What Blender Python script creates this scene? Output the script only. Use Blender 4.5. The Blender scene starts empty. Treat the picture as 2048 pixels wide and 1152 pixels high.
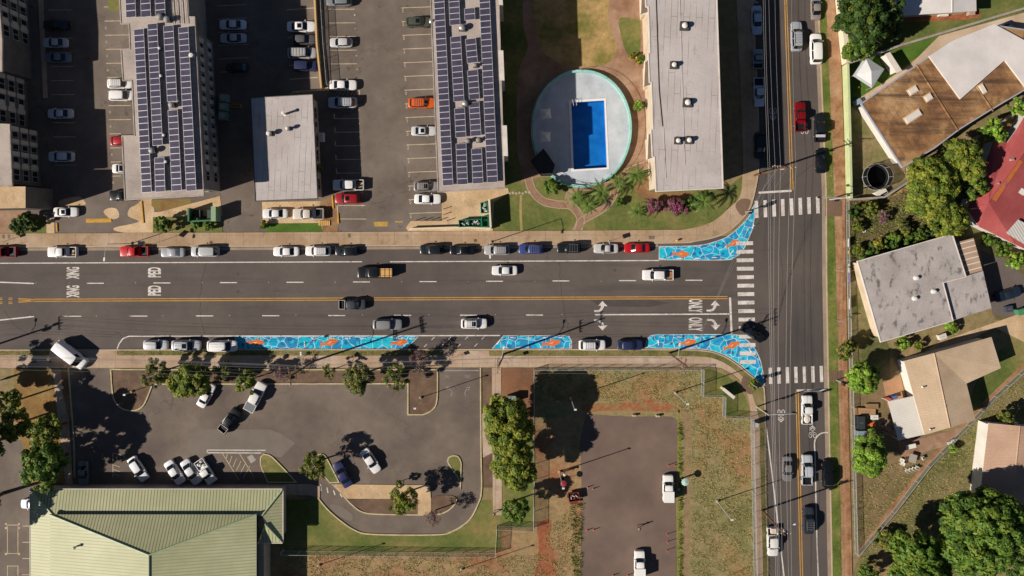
import bpy, math, random
import numpy as np
from mathutils import Vector, Matrix, Quaternion

R = math.radians
random.seed(7)
rng = np.random.default_rng(7)
scene = bpy.context.scene
COL = scene.collection

# ---- plan scale: 11 photo pixels to the metre on the ground, camera straight above (NX, NY)
S = 11.0
NX, NY = 1024.0, 470.0
H = 130.0

# ---- camera: a level drone camera looking straight down, frame shifted towards the south
cam_d = bpy.data.cameras.new('drone_camera')
cam = bpy.data.objects.new('drone_camera', cam_d)
COL.objects.link(cam)
cam.location = (0, 0, H)
cam_d.sensor_width = 36.0
cam_d.lens = 36.0 * (H * S) / 2048.0
cam_d.shift_y = -(576 - NY) / 2048.0
cam_d.clip_start = 1.0
cam_d.clip_end = 2000.0
scene.camera = cam

# ---- sun and sky
SUN_EL, SUN_AZ = 33.0, 18.5
SUN_STRENGTH, SKY_STRENGTH = 5.0, 0.05
world = bpy.data.worlds.new('World')
scene.world = world
world.use_nodes = True
wn = world.node_tree
sky = wn.nodes.new('ShaderNodeTexSky')
sky.sky_type = 'NISHITA'
sky.sun_disc = False
sky.sun_elevation = R(SUN_EL)
sky.sun_rotation = R(270 - SUN_AZ)
sky.altitude = 120.0
sky.air_density = 0.55
sky.dust_density = 0.15
sky.ozone_density = 1.0
wn.links.new(sky.outputs[0], wn.nodes['Background'].inputs[0])
wn.nodes['Background'].inputs[1].default_value = SKY_STRENGTH
sun_d = bpy.data.lights.new('sun', 'SUN')
sun_d.energy = SUN_STRENGTH
sun_d.angle = R(0.53)
sun_d.color = (1.0, 0.93, 0.84)
sun = bpy.data.objects.new('sun', sun_d)
COL.objects.link(sun)
_d = Vector((math.cos(R(SUN_EL)) * math.cos(R(SUN_AZ)), math.cos(R(SUN_EL)) * math.sin(R(SUN_AZ)), -math.sin(R(SUN_EL))))
sun.rotation_euler = _d.to_track_quat('-Z', 'Y').to_euler()
scene.view_settings.view_transform = 'Standard'
scene.view_settings.look = 'None'
scene.view_settings.exposure = 0.2
scene.view_settings.gamma = 1.0
scene.cycles.max_bounces = 5
scene.cycles.diffuse_bounces = 2
scene.cycles.transparent_max_bounces = 12


# =====================================================================  helpers
def P(x, y, h=0.0, z=None):
    """photo pixel of a point at height h -> world point"""
    k = (1 - h / H) / S
    return Vector(((x - NX) * k, (NY - y) * k, h if z is None else z))


def lin(c):
    c = c / 255.0
    return c / 12.92 if c <= 0.04045 else ((c + 0.055) / 1.055) ** 2.4


ALB = 0.98


def C(s, f=1.0):
    s = s.lstrip('#')
    return tuple(min(0.88, lin(int(s[i:i + 2], 16)) / ALB * f) for i in (0, 2, 4)) + (1.0,)


_mats = {}


def M(name, cols, scale=0.25, detail=5.0, rough=0.9, fine=0.12, fscale=5.0, spec=0.25, bump=0.0, metal=0.0, obj=False, lo=0.32, hi=0.68, mid=None):
    """procedural material: a colour ramp over large noise, multiplied by small noise"""
    if name in _mats:
        return _mats[name]
    m = bpy.data.materials.new(name)
    m.use_nodes = True
    nt = m.node_tree
    b = nt.nodes['Principled BSDF']
    b.inputs['Roughness'].default_value = rough
    b.inputs['Specular IOR Level'].default_value = spec
    b.inputs['Metallic'].default_value = metal
    if isinstance(cols, str):
        cols = [cols]
    if obj:
        tc = nt.nodes.new('ShaderNodeTexCoord').outputs['Object']
    else:
        tc = nt.nodes.new('ShaderNodeNewGeometry').outputs['Position']
    n1 = nt.nodes.new('ShaderNodeTexNoise')
    n1.inputs['Scale'].default_value = scale
    n1.inputs['Detail'].default_value = detail
    n1.inputs['Roughness'].default_value = 0.6
    nt.links.new(tc, n1.inputs['Vector'])
    rp = nt.nodes.new('ShaderNodeValToRGB')
    el = rp.color_ramp.elements
    n = len(cols)
    el[0].position = lo
    el[0].color = C(cols[0])
    el[1].position = hi
    el[1].color = C(cols[-1])
    for i in range(1, n - 1):
        e = el.new(lo + (hi - lo) * i / (n - 1))
        e.color = C(cols[i])
    nt.links.new(n1.outputs['Fac'], rp.inputs['Fac'])
    out = rp.outputs['Color']
    if mid:   # medium-scale variation (scale, amount)
        n3 = nt.nodes.new('ShaderNodeTexNoise')
        n3.inputs['Scale'].default_value = mid[0]
        n3.inputs['Detail'].default_value = 4
        nt.links.new(tc, n3.inputs['Vector'])
        mr3 = nt.nodes.new('ShaderNodeMapRange')
        mr3.inputs[1].default_value = 0.3
        mr3.inputs[2].default_value = 0.7
        mr3.inputs[3].default_value = 1 - mid[1]
        mr3.inputs[4].default_value = 1 + mid[1]
        nt.links.new(n3.outputs['Fac'], mr3.inputs[0])
        mx3 = nt.nodes.new('ShaderNodeVectorMath')
        mx3.operation = 'SCALE'
        nt.links.new(out, mx3.inputs[0])
        nt.links.new(mr3.outputs[0], mx3.inputs['Scale'])
        out = mx3.outputs[0]
    if fine:
        n2 = nt.nodes.new('ShaderNodeTexNoise')
        n2.inputs['Scale'].default_value = fscale
        n2.inputs['Detail'].default_value = 3
        nt.links.new(tc, n2.inputs['Vector'])
        mr = nt.nodes.new('ShaderNodeMapRange')
        mr.inputs[1].default_value = 0.3
        mr.inputs[2].default_value = 0.7
        mr.inputs[3].default_value = 1 - fine
        mr.inputs[4].default_value = 1 + fine
        nt.links.new(n2.outputs['Fac'], mr.inputs[0])
        mx = nt.nodes.new('ShaderNodeVectorMath')
        mx.operation = 'SCALE'
        nt.links.new(out, mx.inputs[0])
        nt.links.new(mr.outputs[0], mx.inputs['Scale'])
        out = mx.outputs[0]
        if bump:
            bp = nt.nodes.new('ShaderNodeBump')
            bp.inputs['Strength'].default_value = bump
            bp.inputs['Distance'].default_value = 0.05
            nt.links.new(n2.outputs['Fac'], bp.inputs['Height'])
            nt.links.new(bp.outputs[0], b.inputs['Normal'])
    nt.links.new(out, b.inputs['Base Color'])
    _mats[name] = m
    return m


def overlay(m, kind, col, amount=1.0, **k):
    """lay a procedural pattern of another colour over a material's base colour (cracks, seams, ribs, stains)"""
    nt = m.node_tree
    b = nt.nodes['Principled BSDF']
    src = b.inputs['Base Color'].links[0].from_socket
    pos = nt.nodes.new('ShaderNodeNewGeometry').outputs['Position']
    mp = nt.nodes.new('ShaderNodeMapping')
    mp.inputs['Rotation'].default_value = (0, 0, R(k.get('rot', 0)))
    nt.links.new(pos, mp.inputs['Vector'])
    vec = mp.outputs[0]
    if k.get('warp'):
        wnz = nt.nodes.new('ShaderNodeTexNoise')
        wnz.inputs['Scale'].default_value = k.get('wscale', 0.5)
        wnz.inputs['Detail'].default_value = 3
        nt.links.new(vec, wnz.inputs['Vector'])
        sc = nt.nodes.new('ShaderNodeVectorMath')
        sc.operation = 'SCALE'
        sc.inputs['Scale'].default_value = k['warp']
        nt.links.new(wnz.outputs['Color'], sc.inputs[0])
        ad = nt.nodes.new('ShaderNodeVectorMath')
        nt.links.new(vec, ad.inputs[0])
        nt.links.new(sc.outputs[0], ad.inputs[1])
        vec = ad.outputs[0]
    fac = None
    if kind == 'cracks':
        v = nt.nodes.new('ShaderNodeTexVoronoi')
        v.feature = 'DISTANCE_TO_EDGE'
        v.inputs['Scale'].default_value = k['scale']
        nt.links.new(vec, v.inputs['Vector'])
        lt = nt.nodes.new('ShaderNodeMath')
        lt.operation = 'LESS_THAN'
        lt.inputs[1].default_value = k['width'] * k['scale']
        nt.links.new(v.outputs['Distance'], lt.inputs[0])
        fac = lt.outputs[0]
    elif kind == 'stains':
        n = nt.nodes.new('ShaderNodeTexNoise')
        n.inputs['Scale'].default_value = k['scale']
        n.inputs['Detail'].default_value = k.get('detail', 6)
        n.inputs['Roughness'].default_value = 0.65
        mp.inputs['Scale'].default_value = k.get('stretch', (1, 1, 1))
        nt.links.new(vec, n.inputs['Vector'])
        mr = nt.nodes.new('ShaderNodeMapRange')
        mr.inputs[1].default_value = k['lo']
        mr.inputs[2].default_value = k['hi']
        nt.links.new(n.outputs['Fac'], mr.inputs[0])
        fac = mr.outputs[0]
    elif kind == 'bricks':       # seams of a roll roof, slab joints
        n = nt.nodes.new('ShaderNodeTexBrick')
        n.offset = k.get('offset', 0.5)
        n.inputs['Scale'].default_value = 1.0
        n.inputs['Mortar Size'].default_value = k['width']
        n.inputs['Mortar Smooth'].default_value = 0.0
        n.inputs['Brick Width'].default_value = k['bw']
        n.inputs['Row Height'].default_value = k['bh']
        nt.links.new(vec, n.inputs['Vector'])
        fac = n.outputs['Fac']
    elif kind == 'ribs':
        sx = nt.nodes.new('ShaderNodeSeparateXYZ')
        nt.links.new(vec, sx.inputs[0])
        md = nt.nodes.new('ShaderNodeMath')
        md.operation = 'FRACT'
        dv = nt.nodes.new('ShaderNodeMath')
        dv.operation = 'DIVIDE'
        dv.inputs[1].default_value = k['pitch']
        nt.links.new(sx.outputs[0], dv.inputs[0])
        nt.links.new(dv.outputs[0], md.inputs[0])
        lt = nt.nodes.new('ShaderNodeMath')
        lt.operation = 'LESS_THAN'
        lt.inputs[1].default_value = k['width']
        nt.links.new(md.outputs[0], lt.inputs[0])
        fac = lt.outputs[0]
    ml = nt.nodes.new('ShaderNodeMath')
    ml.operation = 'MULTIPLY'
    ml.inputs[1].default_value = amount
    nt.links.new(fac, ml.inputs[0])
    fac = ml.outputs[0]
    if k.get('broken'):      # lines that come and go
        n = nt.nodes.new('ShaderNodeTexNoise')
        n.inputs['Scale'].default_value = k['broken']
        n.inputs['Detail'].default_value = 2
        nt.links.new(pos, n.inputs['Vector'])
        mr = nt.nodes.new('ShaderNodeMapRange')
        mr.inputs[1].default_value = 0.4
        mr.inputs[2].default_value = 0.6
        nt.links.new(n.outputs['Fac'], mr.inputs[0])
        m2 = nt.nodes.new('ShaderNodeMath')
        m2.operation = 'MULTIPLY'
        nt.links.new(mr.outputs[0], m2.inputs[0])
        nt.links.new(fac, m2.inputs[1])
        fac = m2.outputs[0]
    mix = nt.nodes.new('ShaderNodeMix')
    mix.data_type = 'RGBA'
    mix.inputs['B'].default_value = C(col)
    nt.links.new(fac, mix.inputs['Factor'])
    nt.links.new(src, mix.inputs['A'])
    nt.links.new(mix.outputs['Result'], b.inputs['Base Color'])
    return m


def plain(name, col, rough=0.5, metal=0.0, spec=0.4, coat=0.0):
    if name in _mats:
        return _mats[name]
    m = M(name, [col, col], rough=rough, metal=metal, spec=spec, fine=0.05, fscale=3.0, obj=True)
    m.node_tree.nodes['Principled BSDF'].inputs['Coat Weight'].default_value = coat
    return m


def see_through(name, col, density):
    """wire netting and gauze: a fine woven pattern with open holes"""
    if name in _mats:
        return _mats[name]
    m = plain(name, col, rough=0.6)
    nt = m.node_tree
    b = nt.nodes['Principled BSDF']
    pos = nt.nodes.new('ShaderNodeNewGeometry').outputs['Position']
    mp = nt.nodes.new('ShaderNodeMapping')
    mp.inputs['Rotation'].default_value = (R(45), R(45), R(10))
    nt.links.new(pos, mp.inputs['Vector'])
    sx = nt.nodes.new('ShaderNodeSeparateXYZ')
    nt.links.new(mp.outputs[0], sx.inputs[0])
    fs = []
    for i in range(3):
        dv = nt.nodes.new('ShaderNodeMath')
        dv.operation = 'DIVIDE'
        dv.inputs[1].default_value = 0.06
        nt.links.new(sx.outputs[i], dv.inputs[0])
        fr = nt.nodes.new('ShaderNodeMath')
        fr.operation = 'FRACT'
        nt.links.new(dv.outputs[0], fr.inputs[0])
        lt = nt.nodes.new('ShaderNodeMath')
        lt.operation = 'LESS_THAN'
        lt.inputs[1].default_value = density / 2.2
        nt.links.new(fr.outputs[0], lt.inputs[0])
        fs.append(lt.outputs[0])
    mx = fs[0]
    for f in fs[1:]:
        a = nt.nodes.new('ShaderNodeMath')
        a.operation = 'MAXIMUM'
        nt.links.new(mx, a.inputs[0])
        nt.links.new(f, a.inputs[1])
        mx = a.outputs[0]
    nt.links.new(mx, b.inputs['Alpha'])
    return m


def tag(o, label=None, cat=None, group=None, kind=None):
    if label: o['label'] = label
    if cat: o['category'] = cat
    if group: o['group'] = group
    if kind: o['kind'] = kind
    return o


def thing(name, loc=(0, 0, 0), rz=0.0, label=None, cat=None, group=None):
    o = bpy.data.objects.new(name, None)
    COL.objects.link(o)
    o.empty_display_size = 0.3
    o.location = loc
    o.rotation_euler = (0, 0, rz)
    return tag(o, label, cat, group)


class MB:
    """collects shapes for ONE mesh object"""
    def __init__(s):
        s.v, s.f, s.m, s.mats, s.sm = [], [], [], [], []

    def mi(s, m):
        if m not in s.mats: s.mats.append(m)
        return s.mats.index(m)

    def add(s, vs, fs, m, smooth=False):
        o = len(s.v)
        s.v += [tuple(v) for v in vs]
        k = s.mi(m)
        for f in fs:
            s.f.append([i + o for i in f])
            s.m.append(k)
            s.sm.append(smooth)
        return s

    def poly(s, pts, m):
        return s.add(pts, [list(range(len(pts)))], m)

    def prism(s, pts, z0, z1, m, mtop=None, bottom=False):
        """pts: xy points, counter-clockwise or clockwise"""
        a = sum(pts[i][0] * pts[(i + 1) % len(pts)][1] - pts[(i + 1) % len(pts)][0] * pts[i][1] for i in range(len(pts)))
        if a < 0: pts = pts[::-1]
        n = len(pts)
        vs = [(p[0], p[1], z0) for p in pts] + [(p[0], p[1], z1) for p in pts]
        s.add(vs, [[i, (i + 1) % n, n + (i + 1) % n, n + i] for i in range(n)], m)
        s.add([(p[0], p[1], z1) for p in pts], [list(range(n))], mtop or m)
        if bottom: s.add([(p[0], p[1], z0) for p in pts], [list(range(n))[::-1]], m)
        return s

    def box(s, c, d, m, rz=0.0, rx=0.0, ry=0.0):
        q = Matrix.Rotation(rz, 3, 'Z') @ Matrix.Rotation(ry, 3, 'Y') @ Matrix.Rotation(rx, 3, 'X')
        c = Vector(c)
        vs = [c + q @ Vector((x * d[0] / 2, y * d[1] / 2, z * d[2] / 2)) for z in (-1, 1) for y in (-1, 1) for x in (-1, 1)]
        return s.add(vs, [[0, 2, 3, 1], [4, 5, 7, 6], [0, 1, 5, 4], [2, 6, 7, 3], [0, 4, 6, 2], [1, 3, 7, 5]], m)

    def tube(s, pts, r, m, n=8, caps=True, r1=None):
        pts = [Vector(p) for p in pts]
        vs, fs = [], []
        L = len(pts)
        for i, p in enumerate(pts):
            t = (pts[min(i + 1, L - 1)] - pts[max(i - 1, 0)]).normalized()
            u = t.cross(Vector((0, 0, 1)))
            if u.length < 0.01: u = Vector((1, 0, 0))
            u.normalize()
            w = t.cross(u)
            rr = r if r1 is None else r + (r1 - r) * i / max(1, L - 1)
            for k in range(n):
                a = 2 * math.pi * k / n
                vs.append(p + (u * math.cos(a) + w * math.sin(a)) * rr)
        for i in range(L - 1):
            for k in range(n):
                fs.append([i * n + k, i * n + (k + 1) % n, (i + 1) * n + (k + 1) % n, (i + 1) * n + k])
        if caps:
            fs.append(list(range(n))[::-1])
            fs.append([(L - 1) * n + k for k in range(n)])
        return s.add(vs, fs, m, smooth=True)

    def lathe(s, c, prof, m, n=16, sx=1.0, sy=1.0):
        """prof: (radius, z) from bottom to top"""
        c = Vector(c)
        vs, fs = [], []
        for r, z in prof:
            for k in range(n):
                a = 2 * math.pi * k / n
                vs.append(c + Vector((r * sx * math.cos(a), r * sy * math.sin(a), z)))
        for i in range(len(prof) - 1):
            for k in range(n):
                fs.append([i * n + k, i * n + (k + 1) % n, (i + 1) * n + (k + 1) % n, (i + 1) * n + k])
        fs.append([(len(prof) - 1) * n + k for k in range(n)])
        return s.add(vs, fs, m, smooth=True)

    def build(s, name, parent=None, loc=None, sharp=35):
        me = bpy.data.meshes.new(name)
        me.from_pydata(s.v, [], s.f)
        for m in s.mats: me.materials.append(m)
        me.polygons.foreach_set('material_index', s.m)
        me.polygons.foreach_set('use_smooth', s.sm)
        if any(s.sm): me.set_sharp_from_angle(angle=R(sharp))
        me.update()
        o = bpy.data.objects.new(name, me)
        COL.objects.link(o)
        if parent: o.parent = parent
        if loc is not None: o.location = loc
        return o


def spl(pts, n=8, closed=False):
    """smooth curve through pixel points"""
    out = []
    L = len(pts)
    rngi = range(L) if closed else range(L - 1)
    g = lambda i: pts[i % L] if closed else pts[max(0, min(L - 1, i))]
    for i in rngi:
        p0, p1, p2, p3 = g(i - 1), g(i), g(i + 1), g(i + 2)
        for k in range(n):
            t = k / n
            out.append(tuple(0.5 * (2 * p1[j] + (p2[j] - p0[j]) * t + (2 * p0[j] - 5 * p1[j] + 4 * p2[j] - p3[j]) * t * t
                                    + (3 * p1[j] - p0[j] - 3 * p2[j] + p3[j]) * t ** 3) for j in (0, 1)))
    if not closed: out.append(tuple(pts[-1]))
    return out


def offset(pts, w, closed=False):
    """(left, right) outlines of a polyline, w wide, in the points' own unit"""
    L = len(pts)
    a, b = [], []
    for i, p in enumerate(pts):
        q = pts[(i + 1) % L] if closed else pts[min(i + 1, L - 1)]
        o = pts[(i - 1) % L] if closed else pts[max(i - 1, 0)]
        d1 = Vector((p[0] - o[0], p[1] - o[1])); d2 = Vector((q[0] - p[0], q[1] - p[1]))
        if d1.length < 1e-6: d1 = d2
        if d2.length < 1e-6: d2 = d1
        d1.normalize(); d2.normalize()
        t = (d1 + d2)
        if t.length < 1e-6: t = d1
        t.normalize()
        nx, ny = -t.y, t.x
        k = w / 2 / max(0.4, t.dot(d1))
        a.append((p[0] + nx * k, p[1] + ny * k))
        b.append((p[0] - nx * k, p[1] - ny * k))
    return a, b


def sheet(name, pts, z, mat, parent=None, kind='structure'):
    b = MB()
    w = [P(x, y, 0, z) for x, y in pts]
    a = sum(w[i].x * w[(i + 1) % len(w)].y - w[(i + 1) % len(w)].x * w[i].y for i in range(len(w)))
    if a < 0: w = w[::-1]
    b.poly(w, mat)
    o = b.build(name, parent)
    if not parent and kind: o['kind'] = kind
    return o


def slab(name, pts, z, mat, parent=None, z0=-0.05):
    b = MB()
    b.prism([P(x, y)[:2] for x, y in pts], z0, z, mat)
    o = b.build(name, parent)
    if not parent: o['kind'] = 'structure'
    return o


def ribbon_mb(b, pts, w_px, z, mat, closed=False, z0=None):
    l, r = offset(pts, w_px, closed)
    n = len(l)
    L = [P(x, y, 0, z) for x, y in l]
    Q = [P(x, y, 0, z) for x, y in r]
    fs = []
    for i in range(n if closed else n - 1):
        j = (i + 1) % n
        fs.append([i, j, n + j, n + i])
    b.add(L + Q, fs, mat)
    if z0 is not None:
        for side in (L, Q):
            vs = side + [Vector((v.x, v.y, z0)) for v in side]
            b.add(vs, [[i, (i + 1) % n, n + (i + 1) % n, n + i] for i in range(n if closed else n - 1)], mat)
        if not closed:
            for e in (0, n - 1):
                b.add([L[e], Q[e], Vector((Q[e].x, Q[e].y, z0)), Vector((L[e].x, L[e].y, z0))], [[0, 1, 2, 3]], mat)
    return b


def ribbon(name, pts, w_px, z, mat, parent=None, closed=False, z0=None):
    o = ribbon_mb(MB(), pts, w_px, z, mat, closed, z0).build(name, parent)
    if not parent: o['kind'] = 'structure'
    return o


def dup(root, parent=None):
    """a copy of a thing, its parts and sub-parts"""
    c = root.copy()
    COL.objects.link(c)
    if parent: c.parent = parent
    for ch in root.children:
        d = ch.copy(); COL.objects.link(d); d.parent = c
        for g in ch.children:
            e = g.copy(); COL.objects.link(e); e.parent = d
    return c


def put(o, loc, rz=None):
    o.location = loc
    if rz is not None: o.rotation_euler = (0, 0, rz)
    return o
# =====================================================================  ground
m_ground = M('dry_ground', ['6f6644', '85754f', '8d7a58', '9a7a58'], 0.08, mid=(0.9, 0.2), fine=0.25, fscale=6)
m_road = M('asphalt_road', ['534b46', '5e554f', '675d56'], 0.06, fine=0.10, fscale=9, mid=(0.7, 0.05), rough=0.85)
overlay(m_road, 'cracks', '453e3b', 0.6, scale=0.06, width=0.035, warp=4, wscale=0.4, broken=0.08)
overlay(m_road, 'stains', '474241', 0.7, scale=0.25, lo=0.52, hi=0.7, stretch=(0.08, 1.6, 1))
m_road2 = M('asphalt_side_road', ['4d4643', '58504b', '615750'], 0.06, fine=0.10, fscale=9, rough=0.85)
overlay(m_road2, 'cracks', '403a38', 0.6, scale=0.07, width=0.035, warp=4, wscale=0.4, broken=0.08)
overlay(m_road2, 'stains', '413d3c', 0.7, scale=0.25, lo=0.52, hi=0.7, stretch=(1.6, 0.08, 1))
m_lot = M('asphalt_lot', ['62574e', '70645a', '7d7166'], 0.12, fine=0.12, fscale=8, mid=(0.6, 0.07))
overlay(m_lot, 'cracks', '4a4240', 0.65, scale=0.12, width=0.05, warp=3.5, wscale=0.5, broken=0.15)
overlay(m_lot, 'stains', '463d39', 0.7, scale=0.45, lo=0.66, hi=0.74, detail=3)
m_lot2 = M('asphalt_church_lot', ['60544c', '6f6258', '7e7064'], 0.09, fine=0.13, fscale=8, mid=(0.5, 0.08))
overlay(m_lot2, 'cracks', '4d4542', 0.4, scale=0.1, width=0.05, warp=3, wscale=0.4, broken=0.12)
m_lot3_ = None
m_lot3 = M('asphalt_field_lot', ['66564c', '725f54', '7c695d'], 0.1, fine=0.1, fscale=8, mid=(0.5, 0.05))
m_patch = M('asphalt_patch', ['71665c', '7b7066'], 0.3, fine=0.1, fscale=8)
m_walk = M('concrete_walk', ['9c7f63', 'ab9073', 'b8a087'], 0.13, fine=0.08, fscale=4, mid=(0.8, 0.06))
overlay(m_walk, 'stains', '7d654d', 0.6, scale=0.5, lo=0.55, hi=0.7)
overlay(m_walk, 'bricks', '7b644c', 0.75, bw=3.05, bh=30.0, width=0.03, offset=0.0)
m_walk2 = M('concrete_south_walk', ['a98c72', 'b49a82', 'bba692'], 0.15, fine=0.08, fscale=4, mid=(0.8, 0.06))
overlay(m_walk2, 'stains', '83705e', 0.6, scale=0.5, lo=0.55, hi=0.7)
overlay(m_walk2, 'bricks', '7d6b5a', 0.75, bw=3.0, bh=40.0, width=0.03, offset=0.0)
m_path = M('concrete_path', ['86664f', '9a7a62', 'a98c73'], 0.2, fine=0.1, fscale=4, mid=(0.9, 0.08))
overlay(m_path, 'stains', '7b4f3c', 0.5, scale=0.5, lo=0.5, hi=0.68)
m_curb = M('kerb_concrete', ['a8937c', 'bda98f'], 0.5, fine=0.1, fscale=5)
m_curby = M('kerb_pale', ['b3a37c', 'c7b791'], 0.5, fine=0.12, fscale=3)
m_apron = M('concrete_apron', ['b5956f', 'c4a681', 'ceb391'], 0.2, fine=0.1, fscale=3, mid=(0.5, 0.1))
overlay(m_apron, 'stains', '7d6a4e', 0.6, scale=0.3, lo=0.55, hi=0.72)
m_lawn = M('lawn_green', ['55602c', '656a36', '7d7544', '8f7d54'], 0.12, fine=0.22, fscale=7, mid=(1.2, 0.16), lo=0.34, hi=0.74)
m_lawn_b = M('lawn_bright', ['3f5a1c', '4d6a24', '5a722c'], 0.3, fine=0.22, fscale=7)
m_lawn_dry = M('lawn_dry', ['68682f', '80743f', 'a08656', 'b3935f'], 0.13, fine=0.22, fscale=6, mid=(1.0, 0.18), lo=0.36, hi=0.64)
m_field = M('field_dry', ['716c43', '827a50', '8d7e57', '917950', '93704c'], 0.09, fine=0.25, fscale=7, mid=(1.2, 0.2), lo=0.36, hi=0.64)
m_field_w = M('field_red', ['87704c', '99805a', '957352', '92603f'], 0.1, fine=0.25, fscale=7, mid=(1.2, 0.18), lo=0.36, hi=0.66)
m_red = M('red_dirt', ['7b4a33', '95593b', 'a06c4a'], 0.25, fine=0.2, fscale=6, mid=(1.0, 0.12))
m_dirt = M('brown_dirt', ['76563a', '8a6848', '9a7a58'], 0.2, fine=0.18, fscale=6, mid=(1.0, 0.14))
m_mulch = M('mulch_bed', ['5a463a', '6b5544', '7a6450'], 0.3, fine=0.2, fscale=8, mid=(1.0, 0.12))
m_verge = M('verge_grass', ['5c5c30', '756d40', '8a7854'], 0.25, fine=0.25, fscale=7, mid=(1.2, 0.15))
m_yard = M('yard_grass', ['565a30', '6d6840', '80724e', '8c7656'], 0.13, fine=0.25, fscale=7, mid=(1.2, 0.2), lo=0.34, hi=0.68)
m_white = M('road_paint_white', ['b5aba0', 'd2c8bf', 'ded6cd'], 0.6, fine=0.14, fscale=6, rough=0.7)
overlay(m_white, 'stains', '6d635d', 0.75, scale=2.2, lo=0.57, hi=0.66, detail=8)
m_faded = M('road_paint_faded', ['857b74', '9c918a'], 0.8, fine=0.2, fscale=6)
m_yellow = M('road_paint_yellow', ['b98534', 'cf9a42'], 0.5, fine=0.14, fscale=6)
overlay(m_yellow, 'stains', '6b5a45', 0.6, scale=1.6, lo=0.56, hi=0.68, detail=8)
m_stall = M('stall_paint', ['b3a081', 'cbb99b'], 0.6, fine=0.15, fscale=6)

# one ground sheet to the horizon
POOL_CUT = [(1142, 206), (1207.5, 202), (1213, 335.5), (1147, 339.5)]
sheet('ground', [(-7000, 206), (-7000, -6000), (9000, -6000), (9000, 8000), (-7000, 8000), (-7000, 206.01), (1142, 206.01), POOL_CUT[3], POOL_CUT[2], POOL_CUT[1], POOL_CUT[0]], 0.0, m_ground)

# ---- lots, roads
lot_n = sheet('parking_lot', [(56, -80), (1005, -80), (1015, 384), (985, 404), (985, 466), (56, 469)], 0.008, m_lot)
lot_w = sheet('ground_strip', [(-200, -80), (56, -80), (56, 469), (-200, 469)], 0.006, m_path)
main_road = sheet('main_road', [(-400, 484), (1320, 476), (1520, 470), (1560, 560), (1540, 700), (1290, 708), (-400, 710)], 0.012, m_road)
side_road = sheet('side_road', spl([(1500, -200), (1506, 0), (1516, 318), (1507, 391), (1500, 450)], 4) + [(1500, 560)] +
                  spl([(1500, 690), (1520, 768), (1529, 800), (1531, 930), (1536, 1152), (1542, 1400)], 4) +
                  [(1666, 1400), (1662, 1152), (1657, 850), (1651, 560), (1650, 380), (1634, 20), (1626, -200)], 0.016, m_road2)
lot_s = sheet('parking_lot', [(140, 730), (962, 730), (962, 1010), (930, 1053), (870, 1070), (780, 1070), (720, 1062), (660, 1030), (630, 1000), (560, 985), (140, 985)], 0.010, m_lot2)
sheet('parking_lot', [(-300, 880), (70, 880), (70, 1300), (-300, 1300)], 0.009, m_lot)
lot_f = sheet('field_parking_lot', spl([(1172, 828), (1260, 833), (1340, 833), (1356, 845)], 4) + [(1352, 1000), (1354, 1300), (1156, 1300), (1160, 1150), (1164, 1000), (1160, 880)], 0.012, m_lot3)

crk = MB()
for pts in ([(413, 522), (404, 560), (400, 600), (403, 640), (410, 668)], [(1118, 522), (1122, 570), (1128, 620), (1140, 668)], [(8, 620), (30, 650), (60, 672)], [(1560, 500), (1566, 560), (1558, 640)]):
    g_ = np.random.default_rng(len(pts))
    ribbon_mb(crk, [(x + g_.normal() * .8, y) for x, y in spl(pts, 6)], 0.7, 0.0185, M('crack_dark', ['3a3432', '453e3a'], 1))
crk.build('road_cracks', main_road)
mh = MB()
for x, y, r in ((476, 548, 3), (476, 583, 3), (512, 612, 2), (1230, 540, 3), (1600, 450, 3.2), (1586, 620, 3)):
    c_ = P(x, y)
    mh.lathe((c_.x, c_.y, 0.0), [(r / S, 0.0195), (r / S * .8, 0.0215)], M('cover_iron', ['4d4541', '5b524c'], 3, fine=.2), 16)
mh.build('manhole_cover', main_road)
sheet('asphalt_patch', [(1180, 600), (1300, 599), (1340, 606), (1300, 614), (1200, 613)], 0.0175, M('patch_dark', ['4b4441', '554d49'], .4, fine=.15), main_road)
# ---- sidewalks (real steps)
inner = spl([(-400, 463), (0, 467), (820, 463), (1300, 460), (1378, 457), (1425, 443), (1458, 416), (1480, 392), (1486, 340), (1481, 200), (1473, 0), (1466, -200)], 6)
outer = spl([(1499, -200), (1505, 0), (1515, 200), (1517, 318), (1515, 352), (1508, 388), (1499, 417), (1480, 442), (1446, 468), (1391, 482), (1316, 486), (820, 491), (0, 494), (-400, 495)], 6)
slab('sidewalk', inner + outer, 0.14, m_walk)
ribbon('kerb', [(x, y) for x, y in outer], 2.6, 0.155, m_curb, z0=-0.05)
gut = [(x, y + 5) for x, y in spl([(1316, 486), (820, 491), (0, 494), (-400, 495)], 4)]
ribbon('gutter', gut, 5, 0.018, M('gutter_concrete', ['8d7c6a', 'a08e79'], 0.4, fine=0.12))
sw_o = spl([(-400, 700), (0, 700), (760, 699), (1290, 699), (1400, 701), (1441, 710), (1468, 725), (1493, 745), (1522, 770), (1529, 795), (1531, 930), (1536, 1152), (1542, 1400)], 6)
sw_i = spl([(1518, 1400), (1511, 1152), (1504, 930), (1500, 850), (1496, 800), (1478, 762), (1450, 742), (1420, 735), (1290, 735), (760, 736), (0, 737), (-400, 737)], 6)
slab('verge', sw_o + sw_i, 0.12, m_verge)
sw_top = spl([(-400, 710), (0, 710), (760, 711), (1290, 712), (1400, 713), (1436, 720), (1466, 737), (1490, 760), (1508, 800), (1519, 850), (1520, 930), (1526, 1152), (1532, 1400)], 6)
slab('sidewalk', sw_top + [(x + 1.0, y - 1.5) for x, y in sw_i], 0.145, m_walk2)
ribbon('kerb', sw_o, 2.6, 0.15, m_curb, z0=-0.05)
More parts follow.
